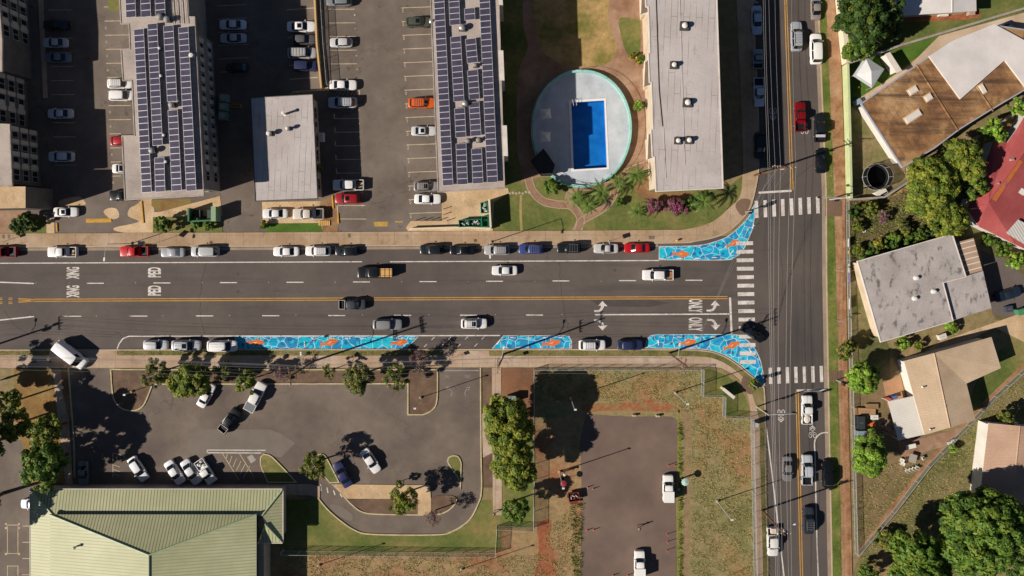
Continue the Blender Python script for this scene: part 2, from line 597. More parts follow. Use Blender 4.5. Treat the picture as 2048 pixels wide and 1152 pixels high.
for (a, b_) in (((888, 701), (978, 711)), ((100, 701), (235, 711))):    # driveway aprons
    slab('driveway_apron', [a, (b_[0], a[1]), (b_[0] + 4, b_[1] + 20), (a[0] - 4, b_[1] + 20)], 0.15, m_walk2)
# east side of the side road
ek = [(1627, -200), (1636, 0), (1652, 380), (1653, 560), (1658, 850), (1664, 1152), (1668, 1400)]
ribbon('gutter', [(x - 5, y) for x, y in ek], 7, 0.02, M('gutter_concrete', ['8d7c6a', 'a08e79']))
slab('verge', ek + [(1692, 1400), (1684, 1152), (1680, 850), (1674, 560), (1668, 300), (1652, 0), (1644, -200)], 0.13, M('verge_east', ['4c5c24', '626e2e', '857c48'], 0.25, fine=0.25, fscale=7, mid=(1.2, 0.15)))
ribbon('kerb', ek, 2.2, 0.15, m_curb, z0=-0.05)
slab('sidewalk', [(1643, -200), (1651, 0), (1665, 300), (1672, 560), (1678, 850), (1683, 1152), (1690, 1400), (1712, 1400), (1703, 1152), (1696, 850), (1691, 560), (1690, 400), (1682, 130), (1668, 0), (1660, -200)], 0.135, M('red_dusty_walk', ['8d6447', 'a27a5a', 'b08c6e'], 0.3, fine=0.15, fscale=4, mid=(0.7, 0.1)))
for pts in ([(1666, 260), (1672, 205), (1684, 200), (1689, 330), (1690, 400), (1672, 400)], [(1684, 560), (1691, 560), (1697, 850), (1704, 1150), (1694, 1150), (1688, 850)],
            [(1683, 440), (1690, 440), (1691, 560), (1684, 560)]):
    slab('dirt_strip', pts, 0.139, M('strip_dirt', ['84583c', '98704f', 'a8825f'], 0.4, fine=0.2, fscale=6, mid=(1.2, .15)))
slab('crossing_pad', [(1650, 398), (1684, 397), (1684, 433), (1650, 432)], 0.1365, M('pad_brown', ['6d5646', '7b6350']))
slab('crossing_pad', [(1655, 742), (1686, 740), (1688, 762), (1656, 764)], 0.1365, M('pad_brown', ['6d5646', '7b6350']))
slab('kerb_ramp', spl([(1470, 412), (1482, 398), (1500, 400), (1496, 418), (1484, 432)], 3, True), 0.1515, M('pad_brown', ['6d5646', '7b6350']))
slab('kerb_ramp', spl([(1490, 752), (1504, 770), (1506, 786), (1494, 786), (1482, 764)], 3, True), 0.1515, M('pad_brown', ['6d5646', '7b6350']))

# ---- courtyard of the apartments
sheet('courtyard_path', [(1003, 206), (1003, -80), (1310, -80), (1325, 395), (1003, 395), (1003, 206.01), (1142, 206.01), POOL_CUT[3], POOL_CUT[2], POOL_CUT[1], POOL_CUT[0]], 0.013, m_path)
sheet('lawn', spl([(1066, -60), (1219, -60), (1216, 20), (1222, 62), (1233, 88), (1230, 112), (1212, 128), (1185, 133), (1143, 134), (1112, 122), (1084, 100), (1070, 50)], 4, True), 0.018, m_lawn_dry)
sheet('lawn', spl([(1238, 38), (1262, 36), (1280, 42), (1281, 90), (1278, 108), (1262, 112), (1252, 104), (1243, 75)], 4, True), 0.018, m_lawn)
sheet('lawn', spl([(1004, -60), (1040, -60), (1046, 50), (1056, 96), (1036, 150), (1034, 300), (1046, 350), (1010, 380)], 3, True), 0.018, m_lawn)
sheet('lawn', [(1010, 376), (1080, 354), (1222, 348), (1300, 325), (1310, 384), (1448, 380), (1484, 352), (1482, 392), (1458, 418), (1425, 444), (1378, 458), (1300, 461), (985, 464), (985, 404), (1018, 386)], 0.02, m_lawn)
sheet('bare_soil', spl([(1300, 384), (1380, 384), (1372, 396), (1340, 398), (1300, 402), (1278, 392), (1272, 372), (1300, 345)], 3, True), 0.024, m_dirt)
for p, w in (([(1056, 352), (1064, 380), (1086, 402), (1115, 409), (1140, 411), (1156, 426), (1161, 442), (1152, 464)], 15),
             ([(1156, 464), (1164, 442), (1188, 428), (1212, 412), (1226, 392), (1232, 372), (1248, 352), (1268, 338), (1296, 330)], 14),
             ([(1142, 411), (1137, 396), (1146, 380), (1168, 374), (1200, 374), (1232, 366)], 13)):
    pz = 0.028 + 0.004 * w % 0.011
    ribbon('garden_path', spl(p, 6), w, pz, m_path)
    for sd in offset(spl(p, 6), w):
        ribbon('path_edging', sd, 1.3, 0.034, m_curb)
ribbon('trodden_track', [(1042, 390), (1041, 420), (1043, 464)], 5, 0.028, M('worn_sand', ['93834f', 'a8925f'], 0.8, fine=0.2))
stones = MB()
for i in range(7):
    cx, cy = 1019 + i * 6.6, 387 - (i % 2) * 1.2 - (i > 4) * 2
    stones.poly([P(cx + a, cy + b, 0, 0.04) for a, b in ((0, 3.2), (3.2, 0), (0, -3.2), (-3.2, 0))], m_curb)
stones.build('stepping_stones')['kind'] = 'structure'
# ---- concrete aprons by the apartments
slab('concrete_apron', [(840, 386), (1016, 376), (1018, 386), (988, 404), (986, 462), (816, 462), (812, 455), (822, 442), (884, 442), (884, 400)], 0.09, m_apron)
slab('concrete_apron', spl([(288, 398), (306, 402), (306, 466), (270, 468), (232, 462), (230, 455), (262, 448), (278, 442), (256, 432), (260, 416), (272, 410)], 3, True), 0.02, m_apron)
sheet('concrete_patch', spl([(207, 424), (218, 416), (234, 418), (238, 434), (222, 438)], 3, True), 0.02, m_apron)
sheet('concrete_patch', spl([(118, 402), (142, 395), (160, 394), (170, 404), (168, 410), (124, 414)], 3, True), 0.02, m_apron)
slab('planting_bed', [(303, 400), (382, 398), (382, 420), (318, 422), (303, 412)], 0.03, M('bed_soil_grass', ['7d6a35', '86703f', '7a5236'], 0.2, fine=0.2))
slab('planting_bed', [(306, 434), (442, 432), (446, 466), (306, 467)], 0.06, m_lawn)
slab('concrete_apron', [(320, 424), (440, 392), (445, 432), (306, 434), (306, 425)], 0.05, m_apron)
slab('planting_bed', [(28, 438), (93, 436), (93, 467), (28, 467)], 0.06, m_lawn)
slab('concrete_apron', [(93, 436), (109, 436), (109, 468), (93, 468)], 0.05, m_apron)
slab('concrete_apron', [(524, 404), (660, 402), (676, 412), (676, 464), (645, 464), (640, 446), (526, 448)], 0.03, m_apron)
slab('planting_bed', [(532, 447), (640, 446), (646, 464), (532, 465)], 0.06, m_lawn_b)
slab('planting_bed', [(640, 404), (662, 392), (672, 400), (676, 464), (646, 464), (642, 440)], 0.05, m_dirt)
slab('raised_walk', [(74, -60), (84, -60), (95, 196), (87, 196)], 0.12, m_walk2)
slab('planting_bed', [(215, -10), (238, -10), (240, 22), (217, 22)], 0.05, m_lawn)
# median with wall and walk between the lots
slab('raised_walk', [(634, -60), (652, -60), (662, 172), (645, 172)], 0.1, M('median_concrete', ['5f544c', '6d6158'], 0.4, fine=0.15))
slab('raised_walk', [(585, 183), (640, 178), (657, 174), (657, 181), (586, 186)], 0.16, m_apron)
# ---- south side
slab('planting_bed', [(222, 737), (305, 737), (876, 737), (876, 766), (306, 768)], 0.03, m_mulch)
sheet('planting_bed', spl([(224, 739), (300, 739), (304, 770), (290, 806), (278, 819), (262, 822), (245, 818), (230, 802), (224, 780)], 3, True), 0.05, m_mulch)
sheet('planting_bed', [(815, 737), (875, 737)] + spl([(875, 800), (866, 820), (845, 829)], 4) + [(816, 829)], 0.05, m_mulch)
sheet('planting_bed', [(28, 735), (96, 735), (112, 800), (138, 860), (138, 968), (60, 968), (28, 800)], 0.03, M('bed_ochre', ['7d5f35', '8c6c3f', '8a7a4a'], 0.2, fine=0.2, mid=(1, .15)))
slab('garden_path', [(106, 735), (122, 735), (124, 780), (138, 840), (146, 970), (132, 970), (112, 800)], 0.06, m_walk2)
slab('planting_bed', [(122, 735), (137, 735), (145, 830), (140, 850), (128, 800)], 0.045, m_dirt)
for pts in ([(222, 737), (225, 780), (230, 802), (245, 817), (262, 821), (278, 818), (290, 806), (304, 772)], 'X',
            [(137, 735), (142, 800), (148, 880), (150, 955)], [(961, 735), (962, 900), (963, 980), (955, 1010), (938, 1040), (905, 1062), (870, 1069), (745, 1068), (710, 1060), (680, 1040), (655, 1018), (636, 995)],
            [(222, 738), (306, 739), (875, 739)]):
    if pts == 'X': pts = [(306, 768), (816, 767), (816, 829), (844, 829)] + spl([(846, 829), (864, 820), (874, 800), (875, 737)], 4)
    else: pts = spl(pts, 4)
    ribbon('kerb', pts, 2.4, 0.16, m_curby, z0=0)
for pts in (spl([(528, 908), (540, 911), (552, 921), (575, 945), (592, 964)], 4) + [(536, 964)] + spl([(530, 950), (522, 930), (522, 914)], 3),
            spl([(635, 909), (644, 908), (652, 914), (664, 936), (678, 964)], 4) + [(660, 965)] + spl([(648, 950), (632, 936), (626, 920)], 4),
            spl([(906, 911), (916, 913), (922, 925), (922, 940), (921, 976)], 4) + [(916, 954)] + spl([(906, 940), (896, 924), (898, 914)], 4)):
    slab('planting_island', pts, 0.12, m_lawn)
    ribbon('kerb', pts, 2.2, 0.16, m_curby, closed=True, z0=0)
slab('sidewalk', [(663, 968), (860, 970), (862, 998), (695, 997), (686, 990)], 0.13, m_apron)
slab('sidewalk', [(836, 996), (862, 996), (862, 1028), (836, 1028)], 0.125, m_apron)
bed = [(695, 998), (836, 998), (836, 1028)] + spl([(836, 1028), (750, 1028), (725, 1020), (705, 1008)], 4)
slab('planting_bed', bed, 0.11, m_mulch)
slab('planting_bed', spl([(862, 996), (895, 990), (914, 996), (908, 1010), (890, 1022), (862, 1028)], 3, True), 0.11, m_mulch)
ribbon('kerb', spl([(686, 990), (705, 1010), (726, 1024), (760, 1028), (860, 1029), (890, 1024), (908, 1010), (914, 998)], 4), 2.4, 0.16, m_curby, z0=0)
slab('sidewalk', [(128, 968), (620, 968), (640, 972), (640, 996), (620, 990), (128, 992)], 0.12, m_walk2)
lawn_s = spl([(640, 996), (660, 1020), (684, 1043), (712, 1063), (745, 1071), (870, 1072), (908, 1064), (942, 1042), (962, 1000)], 4)
sheet('lawn', lawn_s + [(1005, 1000), (1003, 1100), (560, 1112), (560, 1000)], 0.014, M('lawn_south', ['55602a', '666a35', '7c7442', '9c7448'], 0.11, fine=0.2, fscale=7, mid=(1.2, .14), lo=0.36, hi=0.76))
slab('garden_path', [(984, 735), (1002, 735), (1003, 830), (1004, 1030), (986, 1030), (985, 905), (966, 915), (963, 830), (984, 800)], 0.07, m_walk2)
sheet('planting_bed', [(964, 735), (984, 735), (984, 800), (963, 830)], 0.02, m_mulch)
sheet('planting_bed', [(966, 912), (985, 905), (985, 975), (966, 975)], 0.02, m_mulch)
sheet('planting_bed', [(1002, 735), (1069, 735), (1069, 850), (1003, 850)], 0.018, M('soil_red_mulch', ['6b4d38', '80593f', '8d6547'], 0.2, fine=0.2))
sheet('lawn', [(1004, 850), (1069, 850), (1068, 1056), (994, 1056), (1004, 1030)], 0.02, m_lawn)
sheet('dry_field', [(560, 1104), (992, 1108), (994, 1052), (1068, 1056), (1070, 800), (1160, 800), (1164, 1000), (1156, 1300), (560, 1300)], 0.011, m_field_w)
sheet('dry_field', [(1070, 738), (1404, 738), (1404, 792), (1445, 794), (1445, 832), (1502, 834), (1506, 930), (1512, 1300), (1354, 1300), (1356, 845), (1340, 833), (1172, 828), (1070, 840)], 0.0115, m_field)
sheet('lawn', spl([(1404, 738), (1440, 746), (1470, 764), (1490, 795), (1497, 832), (1447, 831), (1447, 794), (1404, 790)], 2, True), 0.014, m_lawn)
for pts, m in (([(1172, 808), (1250, 806), (1300, 799), (1340, 808), (1362, 824), (1330, 824), (1240, 821), (1170, 823)], M('red_soil_track', ['85784a', '8d6c48', '9a5a3c', '93764e'], 0.35, fine=0.25, mid=(1.5, .2), lo=.36, hi=.64)),
               ([(1362, 826), (1384, 830), (1382, 900), (1378, 1150), (1380, 1300), (1366, 1300), (1366, 1150), (1370, 900)], M('pale_track', ['7d6a4a', '8d7555', '927c5c'], .5, fine=.25, mid=(1.5, .15))),
               ([(1074, 1050), (1102, 1040), (1100, 1080), (1112, 1152), (1062, 1200), (1078, 1100)], m_red),
               ([(1355, 850), (1362, 852), (1364, 1000), (1362, 1300), (1355, 1300)], M('weed_edge', ['68702c', '7d7c38', '8a7a44'], 0.5, fine=0.3))):
    sheet('dirt_track', spl(pts, 3, True), 0.016, m)
# ---- yards east of the side road
sheet('yard', [(1684, 20), (2060, -60), (2400, -60), (2400, 18), (1800, 92), (1684, 131)], 0.010, m_lawn)
sheet('yard', [(1685, 132), (1800, 96), (1876, 73), (1895, 70), (1760, 170), (1715, 210), (1694, 215)], 0.014, m_lawn_b)
sheet('yard', [(1692, 212), (1716, 208), (1830, 360), (1760, 396), (1696, 400)], 0.014, m_yard)
slab('concrete_apron', [(1714, 214), (1720, 212), (1825, 352), (1815, 356)], 0.05, m_apron)
slab('driveway', [(1878, 72), (2060, 22), (2400, -40), (2400, 200), (2060, 140), (1990, 80), (1880, 130), (1720, 206), (1716, 198), (1820, 130)], 0.03, M('pale_driveway', ['b39a80', 'c2ab92', 'cbb8a3'], 0.2, fine=0.08))
sheet('red_dirt', [(1795, 36), (1800, 26), (1960, 22), (1962, 34), (1930, 40), (1806, 44)], 0.015, m_red)
sheet('red_dirt', [(1835, 352), (2048, 228), (2400, 60), (2400, 90), (2048, 246), (1845, 366), (1780, 396)], 0.015, M('ochre_dirt', ['94683f', 'a87c4f', 'b78d5f'], 0.2, fine=0.15))
sheet('yard', [(1694, 402), (1760, 398), (1862, 335), (1990, 262), (2400, 60), (2400, 640), (1990, 640), (1980, 470), (1720, 520), (1697, 530)], 0.009, M('overgrown_soil', ['444a24', '5b5a32', '6d5d40', '7b654c'], 0.2, fine=0.25, mid=(1, .2)))
sheet('driveway', [(1960, 500), (2010, 520), (2060, 560), (2400, 500), (2400, 640), (2060, 640), (1985, 630)], 0.02, M('drive_grey', ['605650', '6d625b'], 0.3, fine=0.12))
sheet('yard', [(1697, 530), (1716, 530), (1780, 700), (1780, 765), (1700, 770)], 0.011, m_yard)
slab('driveway', [(1878, 684), (2060, 620), (2400, 560), (2400, 640), (2060, 690), (1990, 655), (1800, 745), (1790, 745)], 0.03, m_apron)
sheet('yard', [(1700, 770), (1790, 760), (1900, 880), (1960, 810), (1790, 1010), (1714, 1108), (1706, 900)], 0.013, M('yard_brown', ['6f6240', '7b6849', '866f52'], 0.2, fine=0.22, fscale=7, mid=(1.2, .15)))
slab('patio', [(1766, 765), (1800, 750), (1812, 800), (1776, 815)], 0.06, M('patio_ochre', ['a87c5c', 'b98e6b'], 0.3, fine=0.1))
slab('patio', [(1778, 815), (1800, 882), (1850, 874), (1896, 862), (1930, 850), (1905, 880), (1890, 892), (1845, 905), (1805, 922), (1800, 900)], 0.05, m_path)
slab('patio', [(1752, 842), (1778, 835), (1796, 872), (1766, 870)], 0.055, overlay(M('hex_pavers', ['8d7462', '9c8370'], 0.5, fine=0.1), 'cracks', '4d4038', 0.8, scale=1.0, width=0.05))
sheet('verge', [(1960, 740), (2060, 640), (2400, 560), (2400, 700), (2060, 725), (1985, 790), (1930, 850), (1920, 860)], 0.014, m_lawn)
ribbon('dirt_strip', [(2200, 600), (2048, 730), (1985, 790), (1930, 848), (1850, 930), (1780, 1020), (1716, 1108)], 7, 0.022, M('strip_dirt', []))
sheet('yard', [(2200, 604), (2052, 733), (1989, 793), (1934, 851), (1854, 933), (1784, 1023), (1719, 1111), (1700, 1160), (1700, 1400), (2400, 1400), (2400, 604)], 0.016, m_yard)
sheet('bare_soil', spl([(1775, 1085), (1800, 1090), (1806, 1152), (1780, 1170), (1730, 1160), (1742, 1130)], 3, True), 0.02, M('pale_soil', ['8d7350', 'a3865e'], 0.4, fine=0.2))

# ================= painted markings
def marks(parent, name, items, mat, z):
    b = MB()
    for it in items:
        if it[0] == 'r':          # ribbon
            ribbon_mb(b, it[1], it[2], z, mat)
        else:
            b.poly([P(x, y, 0, z) for x, y in it[1]][::-1], mat)
    return b.build(name, parent)


def dashes(x0, y0, x1, y1, n, ln, w):
    out = []
    for i in range(n):
        t = i / max(1, n - 1)
        cx, cy = x0 + (x1 - x0) * t, y0 + (y1 - y0) * t
        out.append(('r', [(cx - ln / 2, cy), (cx + ln / 2, cy)], w))
    return out


yl = lambda x: 600.6 - 5.6 * x / 1455
Z = 0.022
marks(main_road, 'centre_line', [('r', [(68, yl(68) - 2), (1455, yl(1455) - 2)], 1.6), ('r', [(68, yl(68) + 2.2), (1455, yl(1455) + 2.2)], 1.6)], m_yellow, Z)
marks(main_road, 'median_nose', [('r', [(37, 596.5), (68, 599)], 1.3), ('r', [(37, 605), (68, 602)], 1.3), ('r', [(37, 599.5), (62, 600.2)], 1.2), ('r', [(37, 602.5), (62, 601)], 1.2)] +
      [('r', [(x, y), (x + 8, y)], 1.3) for x in (17, -3, -23) for y in (596, 599, 604, 607)], m_yellow, Z)
marks(main_road, 'lane_dashes', dashes(191, 566.5, 1388, 560.5, 10, 34, 2.0) + dashes(146, 632.5, 1069, 630, 8, 34, 2.0), m_white, Z)
marks(main_road, 'edge_line', [('r', [(-400, 528), (0, 526.5), (724, 523.5)], 2.0), ('r', [(780, 523.5), (1318, 521)], 2.0)], m_white, Z)
marks(main_road, 'edge_line', [('r', [(234, 699), (238, 688), (246, 677), (258, 672.5), (480, 672), (1000, 671)], 2.2)], m_white, Z)
marks(main_road, 'lane_line', [('r', [(1190, 629.5), (1460, 628)], 2.6), ('r', [(-300, 553), (68, 567)], 2.4), ('r', [(-300, 672), (68, 633)], 2.4)], m_white, Z)
marks(main_road, 'stop_line', [('r', [(1460, 595), (1463, 667)], 4.2)], m_white, Z)
marks(main_road, 'driveway_ticks', [('r', [(x, y), (x + 6, y - 6)], 1.3) for x, y in ((863, 680), (896, 680), (930, 679), (963, 679), (848, 694), (881, 694), (915, 694), (949, 693))], m_white, Z)
rp_ = MB()
for i in range(24):
    for yy in (566.3, 632.3):
        x_ = 40 + i * 66.5
        if x_ > 1400 or (yy > 600 and x_ > 1150): continue
        c = P(x_ + (32 if yy < 600 else 20), yy - 5 * x_ / 1455, 0, Z)
        rp_.box((c.x, c.y, Z + 0.01), (0.11, 0.11, 0.02), m_white)
rp_.build('road_studs', main_road)
marks(side_road, 'centre_line', [('r', [(x - 2.2, y) for x, y in ((1566, -200), (1571, 0), (1578, 200), (1584, 380))], 1.7), ('r', [(x + 2.2, y) for x, y in ((1566, -200), (1571, 0), (1578, 200), (1584, 380))], 1.7),
                                 ('r', [(x - 2.2, y) for x, y in ((1594, 783), (1597, 900), (1603, 1152), (1608, 1400))], 1.7), ('r', [(x + 2.2, y) for x, y in ((1594, 783), (1597, 900), (1603, 1152), (1608, 1400))], 1.7)], m_yellow, 0.026)
marks(side_road, 'stop_line', [('r', [(1517, 385.5), (1583, 381.5)], 4)], m_white, 0.026)
marks(side_road, 'stop_line', [('r', [(1593, 781), (1654, 780)], 4)], m_white, 0.026)
marks(side_road, 'edge_line', [('r', spl([(1531, 845), (1537, 890), (1546, 965), (1556, 1050), (1568, 1152), (1580, 1260)], 4), 2.4)], m_white, 0.026)
marks(side_road, 'edge_line', [('r', spl([(1656, 865), (1644, 866), (1634, 873), (1629, 885), (1630, 910), (1631, 960), (1633, 1050), (1636, 1152), (1640, 1300)], 4), 2.4)], m_white, 0.026)
# crosswalks
cw = [('p', [(1472 + i * 0.55 + 0, 483 + 16.95 * i), (1506 + i * 0.4, 482.5 + 16.95 * i), (1506 + i * 0.4, 490 + 16.95 * i), (1472 + i * 0.55, 490.5 + 16.95 * i)]) for i in range(0, 15)]
marks(main_road, 'crosswalk', [('p', [(a + 0, b) for a, b in it[1]]) for it in cw], m_white, 0.036)
marks(side_road, 'crosswalk', [('p', [(1509 + 17.5 * i, 402 - 1.2 * i), (1516 + 17.5 * i, 401.5 - 1.2 * i), (1517 + 17.5 * i, 435.5 - 1.3 * i), (1510 + 17.5 * i, 436 - 1.3 * i)]) for i in range(8)], m_white, 0.036)
marks(side_road, 'crosswalk', [('p', [(1537 + 17 * i, 735.5 - 0.6 * i), (1543.5 + 17 * i, 735.2 - 0.6 * i), (1544.5 + 17 * i, 767.5 - 0.6 * i), (1538 + 17 * i, 768 - 0.6 * i)]) for i in range(7)], m_white, 0.036)
# turn arrows
def arrow(x, y, flip):
    f = -1 if flip else 1
    sh = [(-16, 11), (-16, 7.5), (-7, 7), (-3.5, 4), (-1.5, -1.5), (-8, -1.5), (1, -11), (11, -0.5), (4.5, -1), (2, 5), (-2.5, 9.5), (-7, 11)]
    return ('p', [(x + a, y + b * f) for a, b in (sh if not flip else sh[::-1])])
marks(main_road, 'turn_arrow', [arrow(1204, 613, 0)], m_white, Z)
marks(main_road, 'turn_arrow', [arrow(1204, 650, 1)], m_white, Z)
marks(main_road, 'turn_arrow', [arrow(1429, 612, 0)], m_white, Z)
marks(main_road, 'turn_arrow', [arrow(1430, 649, 1)], m_white, Z)


def text(parent, name, s, x, y, rot, letter_h, width, mat, z, bold=0.0):
    """painted letters: rot = heading of the reading direction; letter_h, width in pixels"""
    cu = bpy.data.curves.new(name, 'FONT')
    cu.body = s
    cu.align_x = 'CENTER'
    cu.align_y = 'CENTER'
    cu.offset = bold
    cu.resolution_u = 3
    tmp = bpy.data.objects.new('tmp', cu)
    COL.objects.link(tmp)
    bpy.context.view_layer.update()
    me = bpy.data.meshes.new_from_object(tmp.evaluated_get(bpy.context.evaluated_depsgraph_get()))
    bpy.data.objects.remove(tmp)
    n = len(me.vertices)
    co = np.empty(n * 3)
    me.vertices.foreach_get('co', co)
    co = co.reshape(-1, 3)
    lo, hi = co.min(0), co.max(0)
    c = (lo + hi) / 2
    sx, sy = width / S / (hi[0] - lo[0]), letter_h / S / (hi[1] - lo[1])
    u, v = (co[:, 0] - c[0]) * sx, (co[:, 1] - c[1]) * sy
    o = P(x, y)
    cr, sr = math.cos(rot), math.sin(rot)
    out = np.stack([o.x + u * cr - v * sr, o.y + u * sr + v * cr, np.full(n, z)], 1)
    me.vertices.foreach_set('co', out.ravel())
    me.materials.clear()
    me.materials.append(mat)
    me.update()
    ob = bpy.data.objects.new(name, me)
    COL.objects.link(ob)
    ob.parent = parent
    return ob


for y_ in (546, 583):
    text(main_road, 'painted_word', 'XING', 146, y_, R(90), 26, 24, m_white, Z, 0.035)
for y_ in (544.5, 581):
    text(main_road, 'painted_word', 'PED', 309, y_, R(90), 26, 20, m_white, Z, 0.035)
for y_ in (611.5, 648.5):
    text(main_road, 'painted_word', 'ONLY', 1391, y_, R(-90), 28, 27, m_white, Z, 0.03)


def sharrow(x, y, up, mat):
    """bicycle with two chevrons"""
    f = 1 if up else -1
    b = MB()
    z = 0.026
    for dx in (-4.2, 4.2):
        ring = [(x + dx + 3.4 * math.cos(a) * 0.9, y + f * 4 + 5.4 * math.sin(a)) for a in np.linspace(0, 2 * math.pi, 15)[:-1]]
        ribbon_mb(b, ring, 1.1, z, mat, closed=True)
    for a, c in (((-4.2, 4), (0, -2)), ((0, -2), (4.2, 4)), ((-2, -3), (2, -3)), ((0, -2), (0, -5)), ((-3, -6), (0, -5)), ((3, -6), (0, -5))):
        ribbon_mb(b, [(x + a[0], y + f * a[1]), (x + c[0], y + f * c[1])], 1.0, z, mat)
    for k in (9, 12.5):
        ribbon_mb(b, [(x - 6, y - f * (k - 3.5)), (x, y - f * (k + 2)), (x + 6, y - f * (k - 3.5))], 1.3, z, mat)
    b.build('bicycle_marking', side_road)


sharrow(1546, 226, False, m_white); sharrow(1609, 258, True, m_white)
sharrow(1562, 829, False, m_white); sharrow(1625, 866, True, m_white)

# ---- parking stalls
stl = []
for i in range(17):        # apartment lot, west side of the middle building
    y = -14 + 27.4 * i
    if y < 440: stl.append(('r', [(802 + y * 0.038, y + 2.5), (868 + y * 0.038, y)], 1.3))
for i in range(15):
    y = -9 + 27.3 * i
    if 150 < y < 190 or y > 385: continue
    stl.append(('r', [(651 + (y + 10) * 0.04 + (8 if y > 215 else 0), y + 0.5), (709 + y * 0.04, y)], 1.3))
    if y < 160 or y > 200: stl.append(('r', [(650.5 + (y + 10) * 0.04 + (8 if y > 215 else 0), y - 9), (651 + (y + 10) * 0.04 + (8 if y > 215 else 0), y)], 2.2))
stl += [('r', [(676, 411), (731, 411)], 1.3), ('r', [(676, 438), (733, 438)], 1.3)]
for i in range(6):
    stl.append(('r', [(669 + i * 8, 190), (676 + i * 8, 181)], 1.2))
stl += [('r', [(668, 181), (719, 181)], 1.3), ('r', [(719, 181), (719, 192)], 1.3)]
for i in range(8):
    y = -12 + 27.8 * i
    stl.append(('r', [(573 + y * 0.04, y + 4), (629 + y * 0.04, y)], 1.5))
for i in range(16):
    y = 14 + 28.2 * i
    if y < 380: stl.append(('r', [(207 + y * 0.045, y), (262 if 48 < y < 100 or 160 < y < 260 else 242, y - 0.5)], 1.3))
for i in range(12):
    y = 20 + 28.2 * i
    stl.append(('r', [(97 + y * 0.035, y), (142 + y * 0.035, y)], 1.1))
for i in range(6):
    stl.append(('r', [(433 + i, 12 + 26.5 * i), (494 + i, 9 + 26.5 * i)], 1.1))
marks(lot_n, 'stall_lines', stl, m_stall, 0.014)
marks(lot_n, 'stall_lines', [('r', [(640 - 12, -60), (628 + 1, 0), (646, 180)], 3.4)], m_stall, 0.015)
for i in range(17):
    y = 21 + 27.4 * (i)
    if y < 440: text(lot_n, 'stall_number', str(163 + i), 805 + y * 0.038, y, R(-90), 3.2, 8.5, m_stall, 0.0145, 0.02)
for i in range(12):
    y = 56 + 28.1 * i
    text(lot_n, 'stall_number', str(11 + i), 209 + y * 0.047, y, R(-90), 3.6, 4.6, m_stall, 0.0145, 0.02)
for i in range(15):
    y = 30 + 27.2 * i
    if not 150 < y < 215: text(lot_n, 'stall_number', str(1 + i), 708 + y * 0.042, y, R(90), 2.6, 3.2, m_stall, 0.0145, 0.02)
marks(lot_n, 'speed_hump_paint', [('p', [(747, 444), (776, 443), (775, 453), (749, 453)])], M('hump_yellow', ['a8843c', 'bd9850'], 0.6, fine=0.2), 0.015)
marks(lot_n, 'speed_hump_paint', [('p', [(790, 442), (806, 442), (805, 445), (790, 445)])], M('hump_yellow', ['a8843c', 'bd9850'], 0.6, fine=0.2), 0.015)
# south lot: angled stalls, island, hatch
st2 = []
for i in range(15):
    x = 318 + i * 33
    st2.append(('r', [(x, 806), (x + 24, 772)], 1.0))
marks(lot_s, 'stall_lines', st2, M('stall_worn', ['6d625c', '7d716a'], 1.5, fine=0.2), 0.015)
hat = [('r', [(445, 907), (478, 960)], 1.3), ('r', [(479, 907), (508, 954)], 1.3), ('r', [(226, 905), (226, 955)], 1.3), ('r', [(228, 906), (248, 912), (256, 925)], 1.2)]
for i in range(6):
    hat.append(('r', [(451 + i * 6.2, 915 + (i > 4) * 3), (459 + i * 3.2 - 5, 930 - i + 8 * i)], 1.1) if 0 else ('r', [(455 + i * 9, 907 + i * 5), (452 + i * 7, 920 + i * 7)], 1.1))
hat += [('r', [(228, 930 + 9 * i), (240, 934 + 9 * i)], 1.0) for i in range(3)]
marks(lot_s, 'hatch_paint', hat, m_stall, 0.016)
marks(lot_s, 'box_paint', [('r', [(414, 900), (531, 900.5)], 1.6), ('r', [(414, 905.5), (522, 906)], 1.6), ('r', [(414.5, 900), (414.5, 906)], 1.6)], m_white, 0.016)
marks(lot_s, 'turn_arrow', [('r', spl([(902, 792), (904, 784), (900, 778), (896, 776)], 3), 1.6), ('p', [(891, 773), (900, 773), (896, 781)])], m_faded, 0.016)
marks(lot_s, 'turn_arrow', [('r', spl([(931, 792), (930, 784), (934, 778), (937, 776)], 3), 1.6), ('p', [(932, 775), (940, 773), (937, 781)])], m_faded, 0.016)
for xx in (895, 935):
    text(lot_s, 'painted_word', 'ONLY', xx, 753, 0, 6, 11, m_faded, 0.016, 0.01)
marks(lot_s, 'edge_paint', [('r', [(876, 741), (958, 741)], 2.6)], m_faded, 0.016)
marks(lot_s, 'crossing_bars', [('r', [(641 + i * 13, 969 + 6 * i), (642 + i * 14, 982 + 4 * i)], 2.2) for i in range(4)], m_white, 0.016)
sheet('asphalt_patch', [(376, 859), (538, 859), (560, 866), (590, 886), (562, 915), (524, 908), (414, 908), (388, 910), (376, 895)], 0.0145, m_patch)
sheet('asphalt_patch', spl([(660, 1010), (680, 1012), (705, 1030), (700, 1042), (672, 1028)], 3, True), 0.0145, m_patch)
sheet('concrete_patch', [(494, 914), (504, 909), (512, 920), (502, 927)], 0.0165, M('pale_patch', ['9c938b', 'b0a69d']))
# mini court lines in the west lot
marks(None, 'court_lines', [('r', [(15, 1050), (36, 1050), (36, 1107), (15, 1107), (15, 1050)], 1.3), ('r', [(15, 1152), (15, 1132), (36, 1132), (36, 1152)], 1.3)] +
      [('r', [(45, 1052 + 32.5 * i), (60, 1052 + 32.5 * i)], 1.3) for i in range(4)] + [('p', [(x - 2, y - 2), (x + 2, y - 2), (x + 2, y + 2), (x - 2, y + 2)]) for x in (12, 38) for y in (1048, 1056, 1108)], m_stall, 0.014)['kind'] = 'structure'
